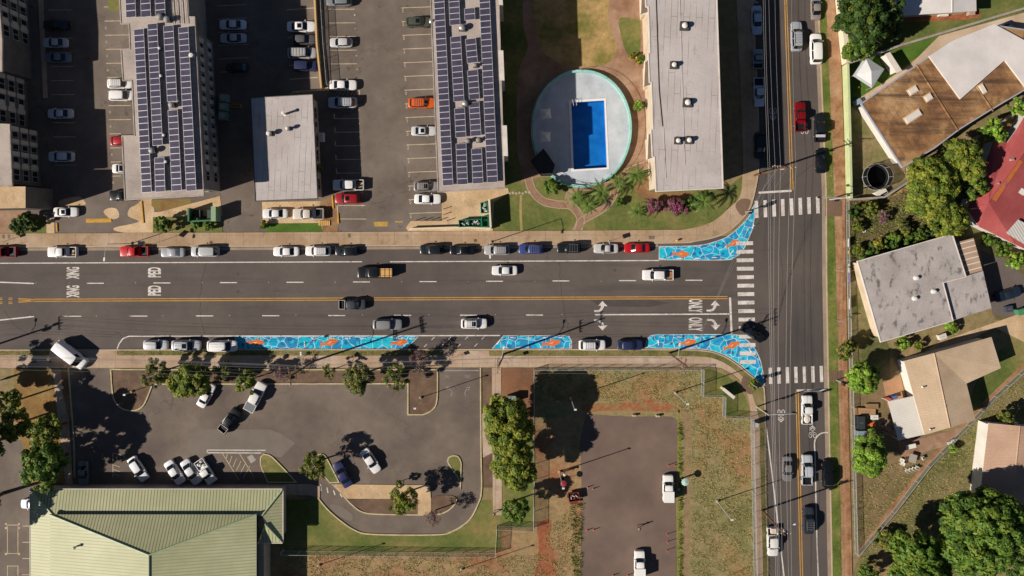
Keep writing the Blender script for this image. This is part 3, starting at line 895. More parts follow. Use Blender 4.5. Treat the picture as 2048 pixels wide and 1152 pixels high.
# covers and stains on the walks
for x, y, w, h in ((8, 473, 5, 8), (19, 473, 5, 8), (69, 722, 11, 7), (102, 722, 5, 7), (699, 471, 6, 8), (1303, 475, 12, 7), (1466, 453, 0, 0), (539, 724, 6, 8)):
    if w: slab('drain_grate', [(x - w / 2, y - h / 2), (x + w / 2, y - h / 2), (x + w / 2, y + h / 2), (x - w / 2, y + h / 2)], 0.151, M('grate_grey', ['6b5f54', '7d7064'], 2, fine=0.2))
for x, y, r in ((951, 481, 3.4), (423, 485, 3.4)):
    slab('manhole_cover', [(x + r * math.cos(a), y + r * math.sin(a)) for a in np.linspace(0, 6.283, 17)[:-1]], 0.151, M('cover_brown', ['5d4a3a', '6d5846'], 2, fine=0.2))
# =====================================================================  buildings
m_wall_g = M('wall_grey_beige', ['7a7470', '85807b', '908a84'], 0.4, fine=0.06)
m_wall_c = M('wall_cream', ['b5a288', 'c4b197', 'ccbba3'], 0.4, fine=0.06)
m_wall_w = M('wall_white', ['c9c3b8', 'd8d2c8'], 0.4, fine=0.05)
m_roofgrey = M('roof_roll_grey', ['aea49e', 'b9afaa', 'c1b8b4'], 0.12, fine=0.06, fscale=4, mid=(0.6, 0.04))
overlay(m_roofgrey, 'bricks', '6b625d', 0.8, rot=-87.5, bw=9.5, bh=1.05, width=0.035, offset=0.37, broken=0.35)
overlay(m_roofgrey, 'stains', '857a74', 0.6, scale=0.3, lo=0.6, hi=0.75)
m_roofconc = M('roof_concrete_pale', ['a2948a', 'b0a297', 'bbada1'], 0.2, fine=0.08, fscale=4, mid=(0.6, 0.05))
overlay(m_roofconc, 'bricks', '7d7068', 0.5, bw=4.0, bh=2.2, rot=3, width=0.02, broken=0.3)
m_trim = M('roof_edge_metal', ['8b8078', 'bcaea0'], 0.6, fine=0.08)
m_trimw = M('roof_edge_white', ['cbbfb2', 'ddd3c8'], 0.6, fine=0.05)
m_glass = plain('window_glass', '1c2226', rough=0.08, spec=0.8)
m_frame = plain('window_frame_metal', 'a8a59f', rough=0.5)
m_curtain = plain('window_panel_pale', 'b8b2a5', rough=0.8)
m_vent = plain('vent_galvanised', 'b5b0a8', rough=0.35, metal=0.5)
m_ventw = plain('vent_white', 'd8d2c8', rough=0.5)
m_dark = plain('dark_opening', '1a1918', rough=0.9)
m_rust = plain('rusty_steel', '7d4f35', rough=0.8)


def xy(pts, h):
    return [P(x, y, h) for x, y in pts]


def inset(pts, d):
    """closed outline of world points moved inwards by d metres"""
    a = sum(pts[i][0] * pts[(i + 1) % len(pts)][1] - pts[(i + 1) % len(pts)][0] * pts[i][1] for i in range(len(pts)))
    l, r = offset([(p[0], p[1]) for p in pts], 2 * d, True)
    return l if a > 0 else r


def flat_building(name, label, cat, pts, h, over, m_wall, m_roof, m_edge, lip=0.18, para=0.0):
    w = xy(pts, h)
    cx = sum(p.x for p in w) / len(w); cy = sum(p.y for p in w) / len(w)
    t = thing(name, (cx, cy, 0), 0, label, cat)
    loc = [Vector((p.x - cx, p.y - cy, 0)) for p in w]
    wl = inset(loc, over)
    MB().prism(wl, -0.1, h - 0.25, m_wall).build('wall', t)
    b = MB()
    b.prism(loc, h - 0.25, h, m_edge, m_roof, bottom=True)
    rf = b.build('roof', t)
    e = MB()     # raised edge strip
    l, r = offset([(p[0], p[1]) for p in loc], lip, True)
    ins = inset(loc, lip)
    n = len(loc)
    z = h + 0.07 + para
    vs = [Vector((p[0], p[1], z)) for p in loc] + [Vector((p[0], p[1], z)) for p in ins] + [Vector((p[0], p[1], h - 0.27)) for p in loc] + [Vector((p[0], p[1], h - 0.02)) for p in ins]
    out = [Vector((p.x, p.y, 0)) for p in loc]
    fs = []
    for i in range(n):
        j = (i + 1) % n
        fs += [[i, j, n + j, n + i], [2 * n + i, 2 * n + j, j, i], [n + i, n + j, 3 * n + j, 3 * n + i]]
    # keep the strip 3 mm proud of the slab
    sc = inset(loc, -0.003)
    for i in range(n):
        vs[i] = Vector((sc[i][0], sc[i][1], z)); vs[2 * n + i] = Vector((sc[i][0], sc[i][1], h - 0.27))
    e.add(vs, fs, m_edge).build('roof_edge', rf)
    t['h'] = h
    return t, loc, wl


_win_cache = {}


def window_mesh(w, h, kind):
    key = (round(w, 2), round(h, 2), kind)
    if key not in _win_cache:
        b = MB()
        f = 0.07
        for c, d in (((0, 0.05, h / 2 - f / 2), (w, 0.1, f)), ((0, 0.05, -h / 2 + f / 2), (w, 0.1, f)),
                     ((-w / 2 + f / 2, 0.05, 0), (f, 0.1, h - 2 * f)), ((w / 2 - f / 2, 0.05, 0), (f, 0.1, h - 2 * f)), ((0, 0.05, 0), (f, 0.09, h - 2 * f))):
            b.box(c, d, m_frame)
        b.box((w / 4, 0.03, 0), (w / 2 - 0.1, 0.04, h - 2 * f), m_glass if kind != 'shade' else m_curtain)
        b.box((-w / 4, 0.03, 0), (w / 2 - 0.1, 0.04, h - 2 * f), m_glass)
        o = b.build('window')
        me = o.data
        bpy.data.objects.remove(o)
        _win_cache[key] = me
    return _win_cache[key]


def windows(t, p0, p1, zs, n, w, h, panel=False, start=0.06, end=0.94):
    """rows of windows along a wall from p0 to p1 (local xy, outward side on the right of p0->p1)"""
    p0, p1 = Vector(p0[:2]), Vector(p1[:2])
    d = (p1 - p0).normalized()
    nrm = Vector((d.y, -d.x))
    ang = math.atan2(nrm.y, nrm.x) - math.pi / 2
    for z in zs:
        for i in range(n):
            q = p0 + (p1 - p0) * (start + (end - start) * (i + 0.5) / n)
            o = bpy.data.objects.new('window', window_mesh(w, h, 'shade' if i % 3 == 1 else 'glass'))
            COL.objects.link(o)
            o.parent = t
            o.location = (q.x + nrm.x * 0.003, q.y + nrm.y * 0.003, z)
            o.rotation_euler = (0, 0, ang)
            if panel:
                key = ('panel', w, h)
                if key not in _win_cache:
                    k = MB().box((0, 0.04, 0), (0.8, 0.08, h + 0.5), m_curtain).build('infill_panel')
                    _win_cache[key] = k.data
                    bpy.data.objects.remove(k)
                k = bpy.data.objects.new('infill_panel', _win_cache[key])
                COL.objects.link(k)
                k.parent = t
                q2 = q + d * (w / 2 + 0.5)
                k.location = (q2.x + nrm.x * 0.003, q2.y + nrm.y * 0.003, z)
                k.rotation_euler = (0, 0, ang)


def loc_of(t, x, y, h):
    return P(x, y, h) - Vector((t.location.x, t.location.y, 0))


def mushroom_vent(t, x, y, h, r=0.45, base=0.6, hh=0.7, col=None):
    c = loc_of(t, x, y, h)
    b = MB()
    b.box((c.x, c.y, h + 0.15), (base * 2, base * 2, 0.3), plain('vent_kerb_dark', '4b4642', rough=0.8), rz=R(-3))
    b.lathe((c.x, c.y, h + 0.3), [(r * 0.6, 0), (r * 0.6, hh * 0.5), (r, hh * 0.5), (r * 0.95, hh * 0.75), (r * 0.6, hh * 0.95), (0.02, hh)], col or m_ventw, 16)
    b.build('roof_vent', t)


def pipe_vent(t, x, y, h, r=0.12, hh=0.7, col=None):
    c = loc_of(t, x, y, h)
    b = MB()
    b.lathe((c.x, c.y, h - 0.02), [(r * 2.2, 0), (r, 0.12), (r, hh), (r * 1.5, hh), (r * 1.5, hh + 0.1), (0.01, hh + 0.18)], col or m_vent, 10)
    b.build('vent_pipe', t)


AH, AHW = 9.5, 10.6
m_wall_d = M('wall_dark_grey', ['55524f', '605c59', '6a6662'], 0.4, fine=0.06)
FZ = [1.7, 4.6, 7.5]
# --- west solar building
aw, lw, ww = flat_building('apartment_block', 'three-storey apartment block with four long solar rows, grey roof and shaded eastern window wall', 'apartment building',
    [(234, -80), (241, 49), (257, 49), (259, 97), (241, 98), (245, 162), (263, 162), (268, 270), (243, 271), (249, 401), (408, 392), (390, 33), (378, 33), (372, -80)], AHW, 1.5, m_wall_g, m_roofconc, m_trim)
windows(aw, ww[10], ww[11], [1.9, 5.2, 8.4], 14, 2.0, 1.3, True)
windows(aw, ww[9], ww[10], FZ, 3, 1.8, 1.2)
for x, y in ((322, 98), (325, 153), (331, 271), (335, 324)):
    mushroom_vent(aw, x, y, AHW, 0.25, 0.25, 0.5)
for x, y in ((324, 36), (338, 41), (308, 302), (347, 211)):
    mushroom_vent(aw, x, y, AHW, 0.5, 0.4, 0.9, m_vent)
for x, y in ((385, 112),):
    pipe_vent(aw, x, y, AHW, 0.25, 0.6, m_ventw)
pb = MB()
for k in range(4):
    p, q = loc_of(aw, 345 + k * 9, 2, AHW), loc_of(aw, 348 + k * 9, 48, AHW)
    pb.tube([(p.x, p.y, AHW + 0.2), (q.x, q.y, AHW + 0.2)], 0.05, m_vent)
    pb.tube([(p.x, p.y, AHW + 0.02), (p.x, p.y, AHW + 0.22)], 0.05, m_vent)
pb.build('roof_pipes', aw)
# --- middle solar building
am, lm, wm = flat_building('apartment_block', 'three-storey apartment block with solar rows between the numbered lot and the pool court', 'apartment building',
    [(856, -80), (860, 0), (875, 385), (1010, 377), (996, -80)], AH, 0.9, m_wall_g, m_roofconc, m_trim)
windows(am, wm[3], wm[4], FZ, 14, 2.0, 1.3, True)
windows(am, wm[1], wm[2], FZ, 12, 2.0, 1.3, True)
for x0, y0, x1, y1 in ((995, -30, 1000, 10), (997, 101, 1003, 161), (1004, 251, 1010, 312)):
    c, d = loc_of(am, x0, y0, AH), loc_of(am, x1, y1, AH)
    MB().prism([(c.x + 0.02, c.y), (d.x + 0.3, c.y - 0.02), (d.x + 0.5, d.y), (c.x + 0.25, d.y)], -0.1, AH + 0.14, m_trimw).build('stair_tower', am)
for x, y, r in ((925, 57, 0.55), (951, 132, 0.35), (931, 208, 0.5), (936, 283, 0.4), (957, 281, 0.4)):
    mushroom_vent(am, x, y, AH, r, r, 0.8, m_vent)
pipe_vent(am, 863, 42, AH, 0.2, 0.5)
# --- east building
ae, le, we = flat_building('apartment_block', 'three-storey apartment block with plain grey roll roof and round vents beside the side street', 'apartment building',
    [(1287, -80), (1291, 14), (1296, 15), (1299, 105), (1296, 106), (1298, 165), (1302, 166), (1305, 257), (1301, 258), (1304, 314), (1308, 315), (1311, 384), (1447, 377), (1432, -80)], AH, 0.8, m_wall_c, m_roofgrey, m_trimw)
windows(ae, we[12], we[13], FZ, 14, 2.0, 1.3, True)
windows(ae, we[11], we[12], FZ, 3, 1.8, 1.2)
for x, y, r in ((1368, 53, 0.5), (1347, 131, 0.42), (1374, 206, 0.5), (1355, 282, 0.4), (1377, 281, 0.42)):
    mushroom_vent(ae, x, y, AH, r, r * 1.5, 0.75)
for y0, y1 in ((-20, 28), (122, 176), (268, 320)):
    x = 1282 + y0 * 0.045
    for z in (3.2, 6.3):
        c = loc_of(ae, x + 8, (y0 + y1) / 2, z)
        b = MB()
        b.box((c.x, c.y, z), (1.5, 4.4, 0.16), m_trimw, rz=R(-2.3))
        b.box((c.x - 0.72, c.y, z + 0.55), (0.06, 4.4, 0.9), m_trimw, rz=R(-2.3))
        b.build('balcony', ae)
pr = MB()
for pts in ([(1310, -60), (1318, 180), (1325, 253)], [(1327, 255), (1332, 356)], [(1358, -60), (1370, 330)]):
    w_ = [loc_of(ae, x, y, AH) for x, y in pts]
    pr.tube([(p.x, p.y, AH + 0.04) for p in w_], 0.07 if pts[0][0] < 1320 else 0.03, plain('seam_brown', '4a413b', rough=.9) if pts[0][0] < 1320 else m_roofgrey, n=6)
pr.build('conduit', ae)
# --- low office
ao, lo_, wo = flat_building('office_building', 'low flat-roofed grey office between two parking lots', 'office building',
    [(501, 195), (510, 403), (636, 398), (626, 188)], 4.6, 0.5, m_wall_c, m_roofgrey, plain('gutter_dark', '4d4742'), lip=0.12)
for x, y, r in ((541, 268, 0.45), (578, 258, 0.35)):
    mushroom_vent(ao, x, y, 4.6, r, r * 0.9, 1.0)
pipe_vent(ao, 571, 228, 4.6, 0.2, 1.4, m_ventw)
windows(ao, wo[2], wo[3], [1.8], 6, 2.0, 1.2)
windows(ao, wo[1], wo[2], [1.8], 3, 2.0, 1.2)
c = loc_of(ao, 634, 272, 3.0)
MB().box((c.x + 0.4, c.y, 1.2), (0.8, 1.6, 1.0), m_ventw).build('air_conditioner', ao)
# --- tower at the west edge
at, lt_, wt = flat_building('apartment_block', 'apartment block at the western edge with tall shaded window wall', 'apartment building',
    [(-160, -80), (-8, -80), (5, 79), (5, 143), (-7, 144), (-3, 247), (20, 248), (25, 372), (-160, 380)], 8.0, 0.4, m_wall_d, m_roofconc, m_trim)
windows(at, wt[2], wt[1], [1.6, 4.0, 6.4], 5, 2.0, 1.5, True)
windows(at, wt[5], wt[4], [1.6, 4.0, 6.4], 3, 2.0, 1.5, True)
windows(at, wt[7], wt[6], [1.6, 4.0, 6.4], 4, 2.0, 1.5, True)
c = [loc_of(at, x, y, 7.4) for x, y in ((-160, 373), (51, 373), (51, 416), (-160, 420))]
MB().prism(c, -0.1, 7.4, m_wall_d, m_apron).build('stair_wing', at)

# --- solar rows
m_cell = M('solar_cell_blue', ['3c3846', '45414f', '4e4a58'], 0.35, fine=0.06, rough=0.25, spec=0.5)
m_alu = plain('solar_frame_alu', 'cfcad2', rough=0.4, metal=0.2)
_pm = None


def panel_mesh(w, d):
    b = MB()
    f = 0.045
    b.box((0, 0, 0.0), (w, d, 0.04), m_alu)
    b.add([(-w / 2 + f, -d / 2 + f, 0.024), (w / 2 - f, -d / 2 + f, 0.024), (w / 2 - f, d / 2 - f, 0.024), (-w / 2 + f, d / 2 - f, 0.024)], [[0, 1, 2, 3]], m_cell)
    o = b.build('solar_panel')
    me = o.data
    bpy.data.objects.remove(o)
    return me


PW, PD, TILT = 1.80, 1.03, R(9)
_pm = panel_mesh(PW, PD - 0.02)


def solar_row(x0, y0, x1, y1, wpx, label, group, h=None, n=None):
    h = AHW if 'western apartment' in group else AH
    """a rack of panels: x0,y0 / x1,y1 are the photo pixels of its western edge"""
    zt = h + 0.5
    a, e = P(x0 + wpx / 2, y0, zt), P(x1 + wpx / 2, y1, zt)
    d = e - a
    L = d.length
    n = n or max(1, round(L / PD))
    rz = math.atan2(d.y, d.x) + math.pi / 2
    t = thing('solar_array', (a.x, a.y, h), rz, label, 'solar array', group)
    step = L / n
    for i in range(n):
        o = bpy.data.objects.new('solar_panel', _pm)
        COL.objects.link(o)
        o.parent = t
        o.location = (0, -step * (i + 0.5), 0.5)
        o.rotation_euler = (0, -TILT, 0)
        o.scale = (1, step / PD, 1)
    b = MB()
    for sx in (-0.75, 0.75):
        z = 0.46 + math.sin(TILT) * sx
        b.box((sx, -L / 2, z - 0.06), (0.06, L, 0.05), m_alu)
        for k in range(max(2, int(L / 3) + 1)):
            y = -0.3 - (L - 0.6) * k / max(1, int(L / 3))
            b.box((sx, y, (z - 0.08) / 2), (0.06, 0.06, z - 0.09), m_alu)
    b.build('mounting_rail', t)
    return t


GW, GM = 'solar rows on the western apartment roof', 'solar rows on the middle apartment roof'
solar_row(267, 58, 283, 385, 21, 'long unbroken solar row nearest the western roof edge of the western block', GW)
solar_row(294, 47, 305, 291, 21, 'long solar row second from the west on the western block, above the bare roof square', GW)
solar_row(308, 315, 310, 384, 21, 'short solar row below the bare roof square with a vent, western block', GW)
solar_row(326, 51, 334, 203, 21, 'solar row above the small exhaust fan gap on the western block', GW)
solar_row(335, 220, 343, 382, 21, 'solar row below the small exhaust fan gap on the western block', GW)
solar_row(356, 54, 372, 382, 21, 'long unbroken solar row beside the shaded wall edge of the western block', GW)
solar_row(250, -20, 252, 35, 20, 'short solar row at the photo top, westernmost on the western block', GW)
solar_row(280, -20, 282, 34, 20, 'short solar row at the photo top, middle of three on the western block', GW)
solar_row(309, -20, 311, 33, 20, 'short solar row at the photo top next to the roof pipes of the western block', GW)
solar_row(866, -20, 885, 371, 22, 'long unbroken solar row beside the numbered stalls on the middle block', GM)
solar_row(896, -20, 899, 50, 22, 'solar row above the large round fan on the middle block', GM)
solar_row(900, 73, 907, 203, 22, 'solar row between the large round fan and the square hatch of the middle block', GM)
solar_row(908, 216, 911, 275, 22, 'five-panel solar row between two roof gaps on the middle block', GM)
solar_row(911, 287, 914, 369, 22, 'solar row below the paired fans, inner western column of the middle block', GM)
solar_row(928, 16, 929, 40, 22, 'tiny two-panel solar array beside the large round fan', GM)
solar_row(930, 77, 934, 126, 22, 'four-panel solar array above the small white fan on the middle block', GM)
solar_row(934, 140, 938, 199, 22, 'five-panel solar array below the small white fan on the middle block', GM)
solar_row(937, 204, 941, 272, 22, 'six-panel solar array above the paired fans on the middle block', GM)
solar_row(942, 297, 945, 367, 22, 'solar row below the paired fans, inner eastern column of the middle block', GM)
solar_row(957, -20, 974, 365, 22, 'long unbroken solar row beside the courtyard edge of the middle block', GM)

# --- green metal hall
m_groof = M('roof_metal_green', ['9fa173', 'a8aa7b', 'b2b283'], 0.1, fine=0.04, mid=(0.5, 0.05))
m_hip = plain('hip_cap_green', 'a3b08a', rough=0.5)


def ribbed(name, base, line, pitch, width, rot):
    m = M(name, base, 0.12, fine=0.05, mid=(0.5, 0.05), rough=0.55)
    return overlay(m, 'ribs', line, 0.75, pitch=pitch, width=width, rot=rot)


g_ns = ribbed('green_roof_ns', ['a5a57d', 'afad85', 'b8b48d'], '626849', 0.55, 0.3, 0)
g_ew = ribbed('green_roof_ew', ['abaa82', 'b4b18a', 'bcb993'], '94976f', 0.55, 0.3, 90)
hp = P(300, 1200, 4)
gh = thing('assembly_hall', (hp.x, hp.y, 0), 0, 'large hall under a pale green ribbed metal hip roof', 'hall')
HL = lambda x, y, h: P(x, y, h) - Vector((hp.x, hp.y, 0))
e1, e2, e3, rg = 3.6, 4.5, 5.1, 8.2
b = MB()
lowr = [(61, 979), (565, 979), (565, 1085), (516, 1085)]
A_, B_, C_, D_ = HL(61, 979, e1), HL(565, 979, e1), HL(565, 1085, e1), HL(520, 1085, e1)
i0, i1, i2 = HL(107, 1031, e2), HL(524, 1031, e2), HL(530, 1048, e2)
sw0, sw1 = HL(61, 1420, e1), HL(107, 1420, e2)
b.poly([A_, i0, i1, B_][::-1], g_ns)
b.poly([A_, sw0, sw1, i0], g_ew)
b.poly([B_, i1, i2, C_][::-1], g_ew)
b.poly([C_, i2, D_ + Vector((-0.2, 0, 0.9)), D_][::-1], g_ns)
lr = b.build('lower_roof', gh)
b = MB()
u0, u1, u2, u3 = HL(100, 1029, e3), HL(513, 1029, e3), HL(513, 1420, e3), HL(100, 1420, e3)
r0, r1 = HL(298, 1110, rg), HL(298, 1420, rg)
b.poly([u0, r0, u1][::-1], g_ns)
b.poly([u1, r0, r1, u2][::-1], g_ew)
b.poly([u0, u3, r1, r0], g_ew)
for p, q in ((u0, u1), (u1, u2), (u3, u0)):
    b.poly([p, q, q - Vector((0, 0, 0.14)), p - Vector((0, 0, 0.14))], m_trim)
ur = b.build('upper_roof', gh)
for p, q, k in ((A_, i0, lr), (B_, i1, lr), (C_, i2, lr), (u0, r0, ur), (u1, r0, ur), (r0, r1, ur)):
    MB().tube([p + Vector((0, 0, 0.03)), q + Vector((0, 0, 0.03))], 0.16, m_hip, n=6).build('hip_cap', k)
wl_ = MB()
ins = 0.5
wl_.prism([(A_.x + ins, A_.y - ins), (B_.x - ins, A_.y - ins), (B_.x - ins, C_.y + ins), (D_.x + 0.6, C_.y + ins), (D_.x + 0.6, sw0.y), (A_.x + ins, sw0.y)], -0.1, 3.35, m_wall_c)
wl_.prism([(i0.x + 0.1, i0.y - 0.1), (u1.x - 0.35, i0.y - 0.1), (u1.x - 0.35, u2.y), (i0.x + 0.1, u2.y)], 3.36, e3 - 0.1, plain('clerestory_green', '1f4038', rough=0.6))
wl_.build('wall', gh)
gt = MB()
for p, q in ((A_, B_), (B_, C_), (C_, D_), (A_, sw0)):
    d = (q - p).normalized()
    nn = Vector((d.y, -d.x, 0))
    if p is A_ and q is sw0: nn = Vector((-1, 0, 0))
    elif p is A_: nn = Vector((0, 1, 0))
    elif p is B_: nn = Vector((1, 0, 0))
    else: nn = Vector((0, -1, 0))
    c0, c1 = p + nn * 0.1, q + nn * 0.1
    gt.tube([c0 + Vector((0, 0, -0.06)), c1 + Vector((0, 0, -0.06))], 0.11, m_trimw, n=6)
gt.build('gutter', gh)
c = HL(154, 1092, 5.9)
vb = MB().lathe((c.x, c.y, 5.5), [(0.15, 0), (0.15, 1.2), (0.28, 1.2), (0.2, 1.45), (0.02, 1.5)], m_hip, 10)
vb.build('vent_pipe', gh)
sl = MB()
a0, a1 = HL(516, 1088, 3.2), HL(528, 1420, 3.2)
sl.prism([(a0.x, a0.y), (a1.x, a0.y), (a1.x, a1.y), (a0.x, a1.y)], 3.0, 3.2, M('porch_roof_grey', ['a3a3ad', 'b0b0b8']))
sl.build('porch_roof', gh)


# --- houses
def hip_house(name, label, eave, he, ridge, hr, assign, m_wall, m_roof, over=0.5, cat='house'):
    w = xy(eave, he)
    cx = sum(p.x for p in w) / len(w); cy = sum(p.y for p in w) / len(w)
    t = thing(name, (cx, cy, 0), 0, label, cat)
    o = Vector((cx, cy, 0))
    w = [p - o for p in w]
    rd = [P(x, y, hr) - o for x, y in ridge]
    MB().prism(inset([Vector((p.x, p.y, 0)) for p in w], over), -0.1, he - 0.1, m_wall).build('wall', t)
    b = MB()
    n = len(w)
    mr = m_roof if isinstance(m_roof, list) else [m_roof] * n
    for i in range(n):
        j = (i + 1) % n
        a, c = assign[i], assign[j]
        f = [w[i], w[j], rd[c]] if a == c else [w[i], w[j], rd[c], rd[a]]
        nr = (f[1] - f[0]).cross(f[2] - f[0])
        if nr.z < 0: f = f[::-1]
        b.poly(f, mr[i])
        b.poly([w[i], w[j], w[j] - Vector((0, 0, 0.16)), w[i] - Vector((0, 0, 0.16))], m_trimw)
    rf = b.build('roof', t)
    for i in range(len(rd) - 1):
        MB().tube([rd[i] + Vector((0, 0, 0.01)), rd[i + 1] + Vector((0, 0, 0.01))], 0.1, mr[0], n=6).build('ridge_cap', rf)
    return t


m_beige = M('roof_beige_shingle', ['b0977a', 'bda488', 'c7af94'], 0.2, fine=0.06, fscale=5, mid=(0.6, 0.05))
overlay(m_beige, 'bricks', '97805f', 0.5, bw=1.6, bh=0.45, rot=-14, width=0.03, broken=0.8)
m_tan = M('roof_tan_shingle', ['a68670', 'b4937c', 'bc9d86'], 0.2, fine=0.06, fscale=5, mid=(0.6, 0.05))
overlay(m_tan, 'bricks', '876a55', 0.5, bw=3.0, bh=0.6, rot=-3, width=0.03, broken=0.8)
m_redroof = M('roof_red_shingle', ['934442', '9f4d4b', 'aa5955'], 0.15, fine=0.1, fscale=6, mid=(0.5, 0.05))
overlay(m_redroof, 'stains', 'b0643a', 0.6, scale=0.12, lo=0.66, hi=0.76)
m_wroof = M('roof_white_coated', ['c6bfba', 'd2cac4', 'dcd4ce'], 0.15, fine=0.04, mid=(0.5, 0.03))
m_stain = M('roof_grey_stained', ['9c938e', 'a9a09b', 'b3aaa5'], 0.15, fine=0.06, fscale=4, mid=(0.5, 0.06))
overlay(m_stain, 'stains', '4a4441', 0.75, scale=0.85, lo=0.54, hi=0.66, rot=-16, stretch=(1.0, 0.6, 1), detail=9)
overlay(m_stain, 'bricks', '7b706f', 0.45, bw=6, bh=1.2, rot=-74, width=0.02, broken=0.4)
m_brown = M('roof_brown_roll', ['6b4b36', '85603f', '98724d', 'b08d66'], 0.13, fine=0.1, fscale=4, mid=(0.6, 0.16), lo=0.36, hi=0.64)
overlay(m_brown, 'bricks', '4d3a2d', 0.65, bw=14, bh=1.0, rot=57.3, width=0.05, broken=0.5, warp=0.12, wscale=0.8)
overlay(m_brown, 'stains', '46372d', 0.85, scale=0.55, lo=0.48, hi=0.66, rot=57.3, stretch=(0.12, 1.3, 1), detail=8)
overlay(m_brown, 'stains', 'b08a5c', 0.6, scale=0.16, lo=0.56, hi=0.62)

bh = flat_building('house', 'large house with weathered brown roll roof and white coated roof wing', 'house',
    [(1721, 207), (1804, 336), (1869, 297), (1918, 260), (1981, 221), (2110, 145), (2060, 60), (1990, 50), (1858, 112)], 3.6, 0.8, m_wall_w, m_brown, plain('fascia_bluegrey', 'a3a3ad'), lip=0.2)[0]
c = [loc_of(bh, x, y, 3.95) for x, y in ((1858, 112), (1921, 198), (2010, 120), (2060, 186), (2140, 130), (1989, 48), (1904, 82))]
MB().prism(c, 3.62, 3.95, m_trimw, m_wroof).build('white_roof', bh)['label'] = 'white coated roof wing'
for cx, cy, w_, d_, an in ((1825, 181, 1.5, 0.9, 32), (1856, 195, 1.1, 0.9, 32), (1825, 233, 2.9, 1.0, 33), (1964, 178, 1.5, 0.7, -60)):
    q = loc_of(bh, cx, cy, 3.6)
    b = MB()
    b.box((q.x, q.y, 3.64), (w_ + 0.4, d_ + 0.4, 0.12), plain('skylight_kerb', 'c9ae8b', rough=0.7), rz=R(an))
    b.box((q.x, q.y, 3.8), (w_, d_, 0.22), plain('skylight_dome', 'd8cfc4', rough=0.2), rz=R(an))
    b.build('skylight', bh)
rdg = MB()
for pts in ([(1832, 128), (1917, 262)], [(1953, 173), (1986, 222)]):
    w_ = [loc_of(bh, x, y, 3.6) for x, y in pts]
    rdg.tube([(p.x, p.y, 3.61) for p in w_], 0.14, m_brown, n=6)
rdg.build('ridge_cap', bh)

rh = hip_house('house', 'house with dark red shingled hip roof and rusty orange streak', [(1990, 274), (2014, 286), (2032, 260), (2060, 215), (2300, 60), (2330, 360), (2120, 530), (2030, 489), (1957, 453), (1934, 419)], 3.4,
               [(1977, 404), (2120, 205)], 4.9, [0, 0, 0, 1, 1, 1, 1, 0, 0, 0], m_wall_w, m_redroof)
q = [P(x, y, 4.3) - rh.location for x, y in ((2012, 466), (2036, 439), (2110, 480), (2086, 512))]
MB().prism([(p.x, p.y) for p in q], 4.3, 4.36, ribbed('patio_white_rib', ['c9c4bb', 'd4cfc6'], '8d8a85', 0.45, 0.3, -32), bottom=True).build('patio_roof', rh)
q = P(2040, 381, 4.2) - rh.location
MB().box((q.x, q.y, 4.15), (1.9, 1.0, 0.3), m_ventw, rz=R(-27)).build('skylight', rh)
ra, rb_ = P(2036, 318, 4.9) - rh.location, P(1982, 398, 4.9) - rh.location
MB().add([ra + Vector((.1, 0, .03)), ra + Vector((.95, -.45, -.06)), rb_ + Vector((.95, -.45, -.06)), rb_ + Vector((.1, 0, .03))], [[0, 1, 2, 3]], M('rust_stain', ['a4583a', 'bb6a34', 'a45458'], .5, fine=.15)).build('rusty_flashing', rh)
for x, y in ((2022, 320), (1993, 367)):
    pipe_vent(rh, x, y, 4.4, 0.13, 0.6)

sh = flat_building('house', 'flat-roofed house with black-stained grey roof facing the intersection', 'house',
    [(1714, 522), (1761, 685), (1907, 642), (1887, 566), (1933, 554), (1905, 467)], 3.7, 0.6, m_wall_c, m_stain, m_trimw, lip=0.14)[0]
q = [loc_of(sh, x, y, 3.2) for x, y in ((1886, 566), (1966, 542), (1983, 616), (1906, 641))]
MB().prism([(p.x, p.y) for p in q], -0.05, 3.2, m_wall_c, m_stain).build('annex', sh)
q = [loc_of(sh, x, y, 3.0) for x, y in ((1909, 486), (1947, 476), (1965, 541), (1932, 550))]
MB().prism([(p.x, p.y) for p in q], 2.95, 3.02, overlay(M('carport_brown', ['a0826b', 'b3967e'], 0.3, fine=0.1), 'ribs', 'd8d0c5', 0.9, pitch=1.0, width=0.17, rot=75), bottom=True).build('carport_roof', sh)
for x, y in ((1828, 597), (1866, 583), (1831, 556)):
    pipe_vent(sh, x, y, 3.7, 0.22, 0.5, m_ventw)

yh = hip_house('house', 'house with beige L-shaped shingled roof above the plastic chairs', [(1808, 722), (1849, 870), (1951, 840), (1933, 767), (2002, 736), (1983, 674), (1868, 706)], 3.5,
               [(1868, 706), (1900, 855)], 4.3, [0, 1, 1, 1, 0, 0, 0], m_wall_w, m_beige, 0.5)
q = [P(x, y, 2.8) - yh.location for x, y in ((1776, 803), (1797, 881), (1849, 869), (1827, 792))]
b = MB().prism([(p.x, p.y) for p in q], 2.72, 2.8, overlay(M('patio_cover_white', ['d3ccc0', 'e0d9ce'], 0.3, fine=0.04), 'ribs', 'b3aca0', 0.6, pitch=0.4, width=0.12, rot=105), bottom=True)
b.build('patio_roof', yh)
pp = MB()
for p in q:
    pp.tube([(p.x * 0.97 + yh.location.x * 0, p.y, 0), (p.x * 0.97, p.y, 2.72)], 0.06, m_trimw)
pp.build('patio_posts', yh)
for x, y in ((1846, 774), (1889, 812), (1861, 859)):
    pipe_vent(yh, x, y, 3.95, 0.1, 0.35)
th = hip_house('house', 'house with tan shingled roof cut by the eastern photo edge beside big tree', [(1977, 846), (1959, 996), (2180, 1030), (2200, 866)], 3.3, [(2040, 852), (2024, 1005)], 4.2, [0, 1, 1, 0], m_wall_w, m_tan, 0.35)
q = P(2022, 848, 1.8) - th.location
MB().box((q.x, q.y + 0.3, 1.9), (2.0, 0.1, 1.1), m_trimw).build('window', th)
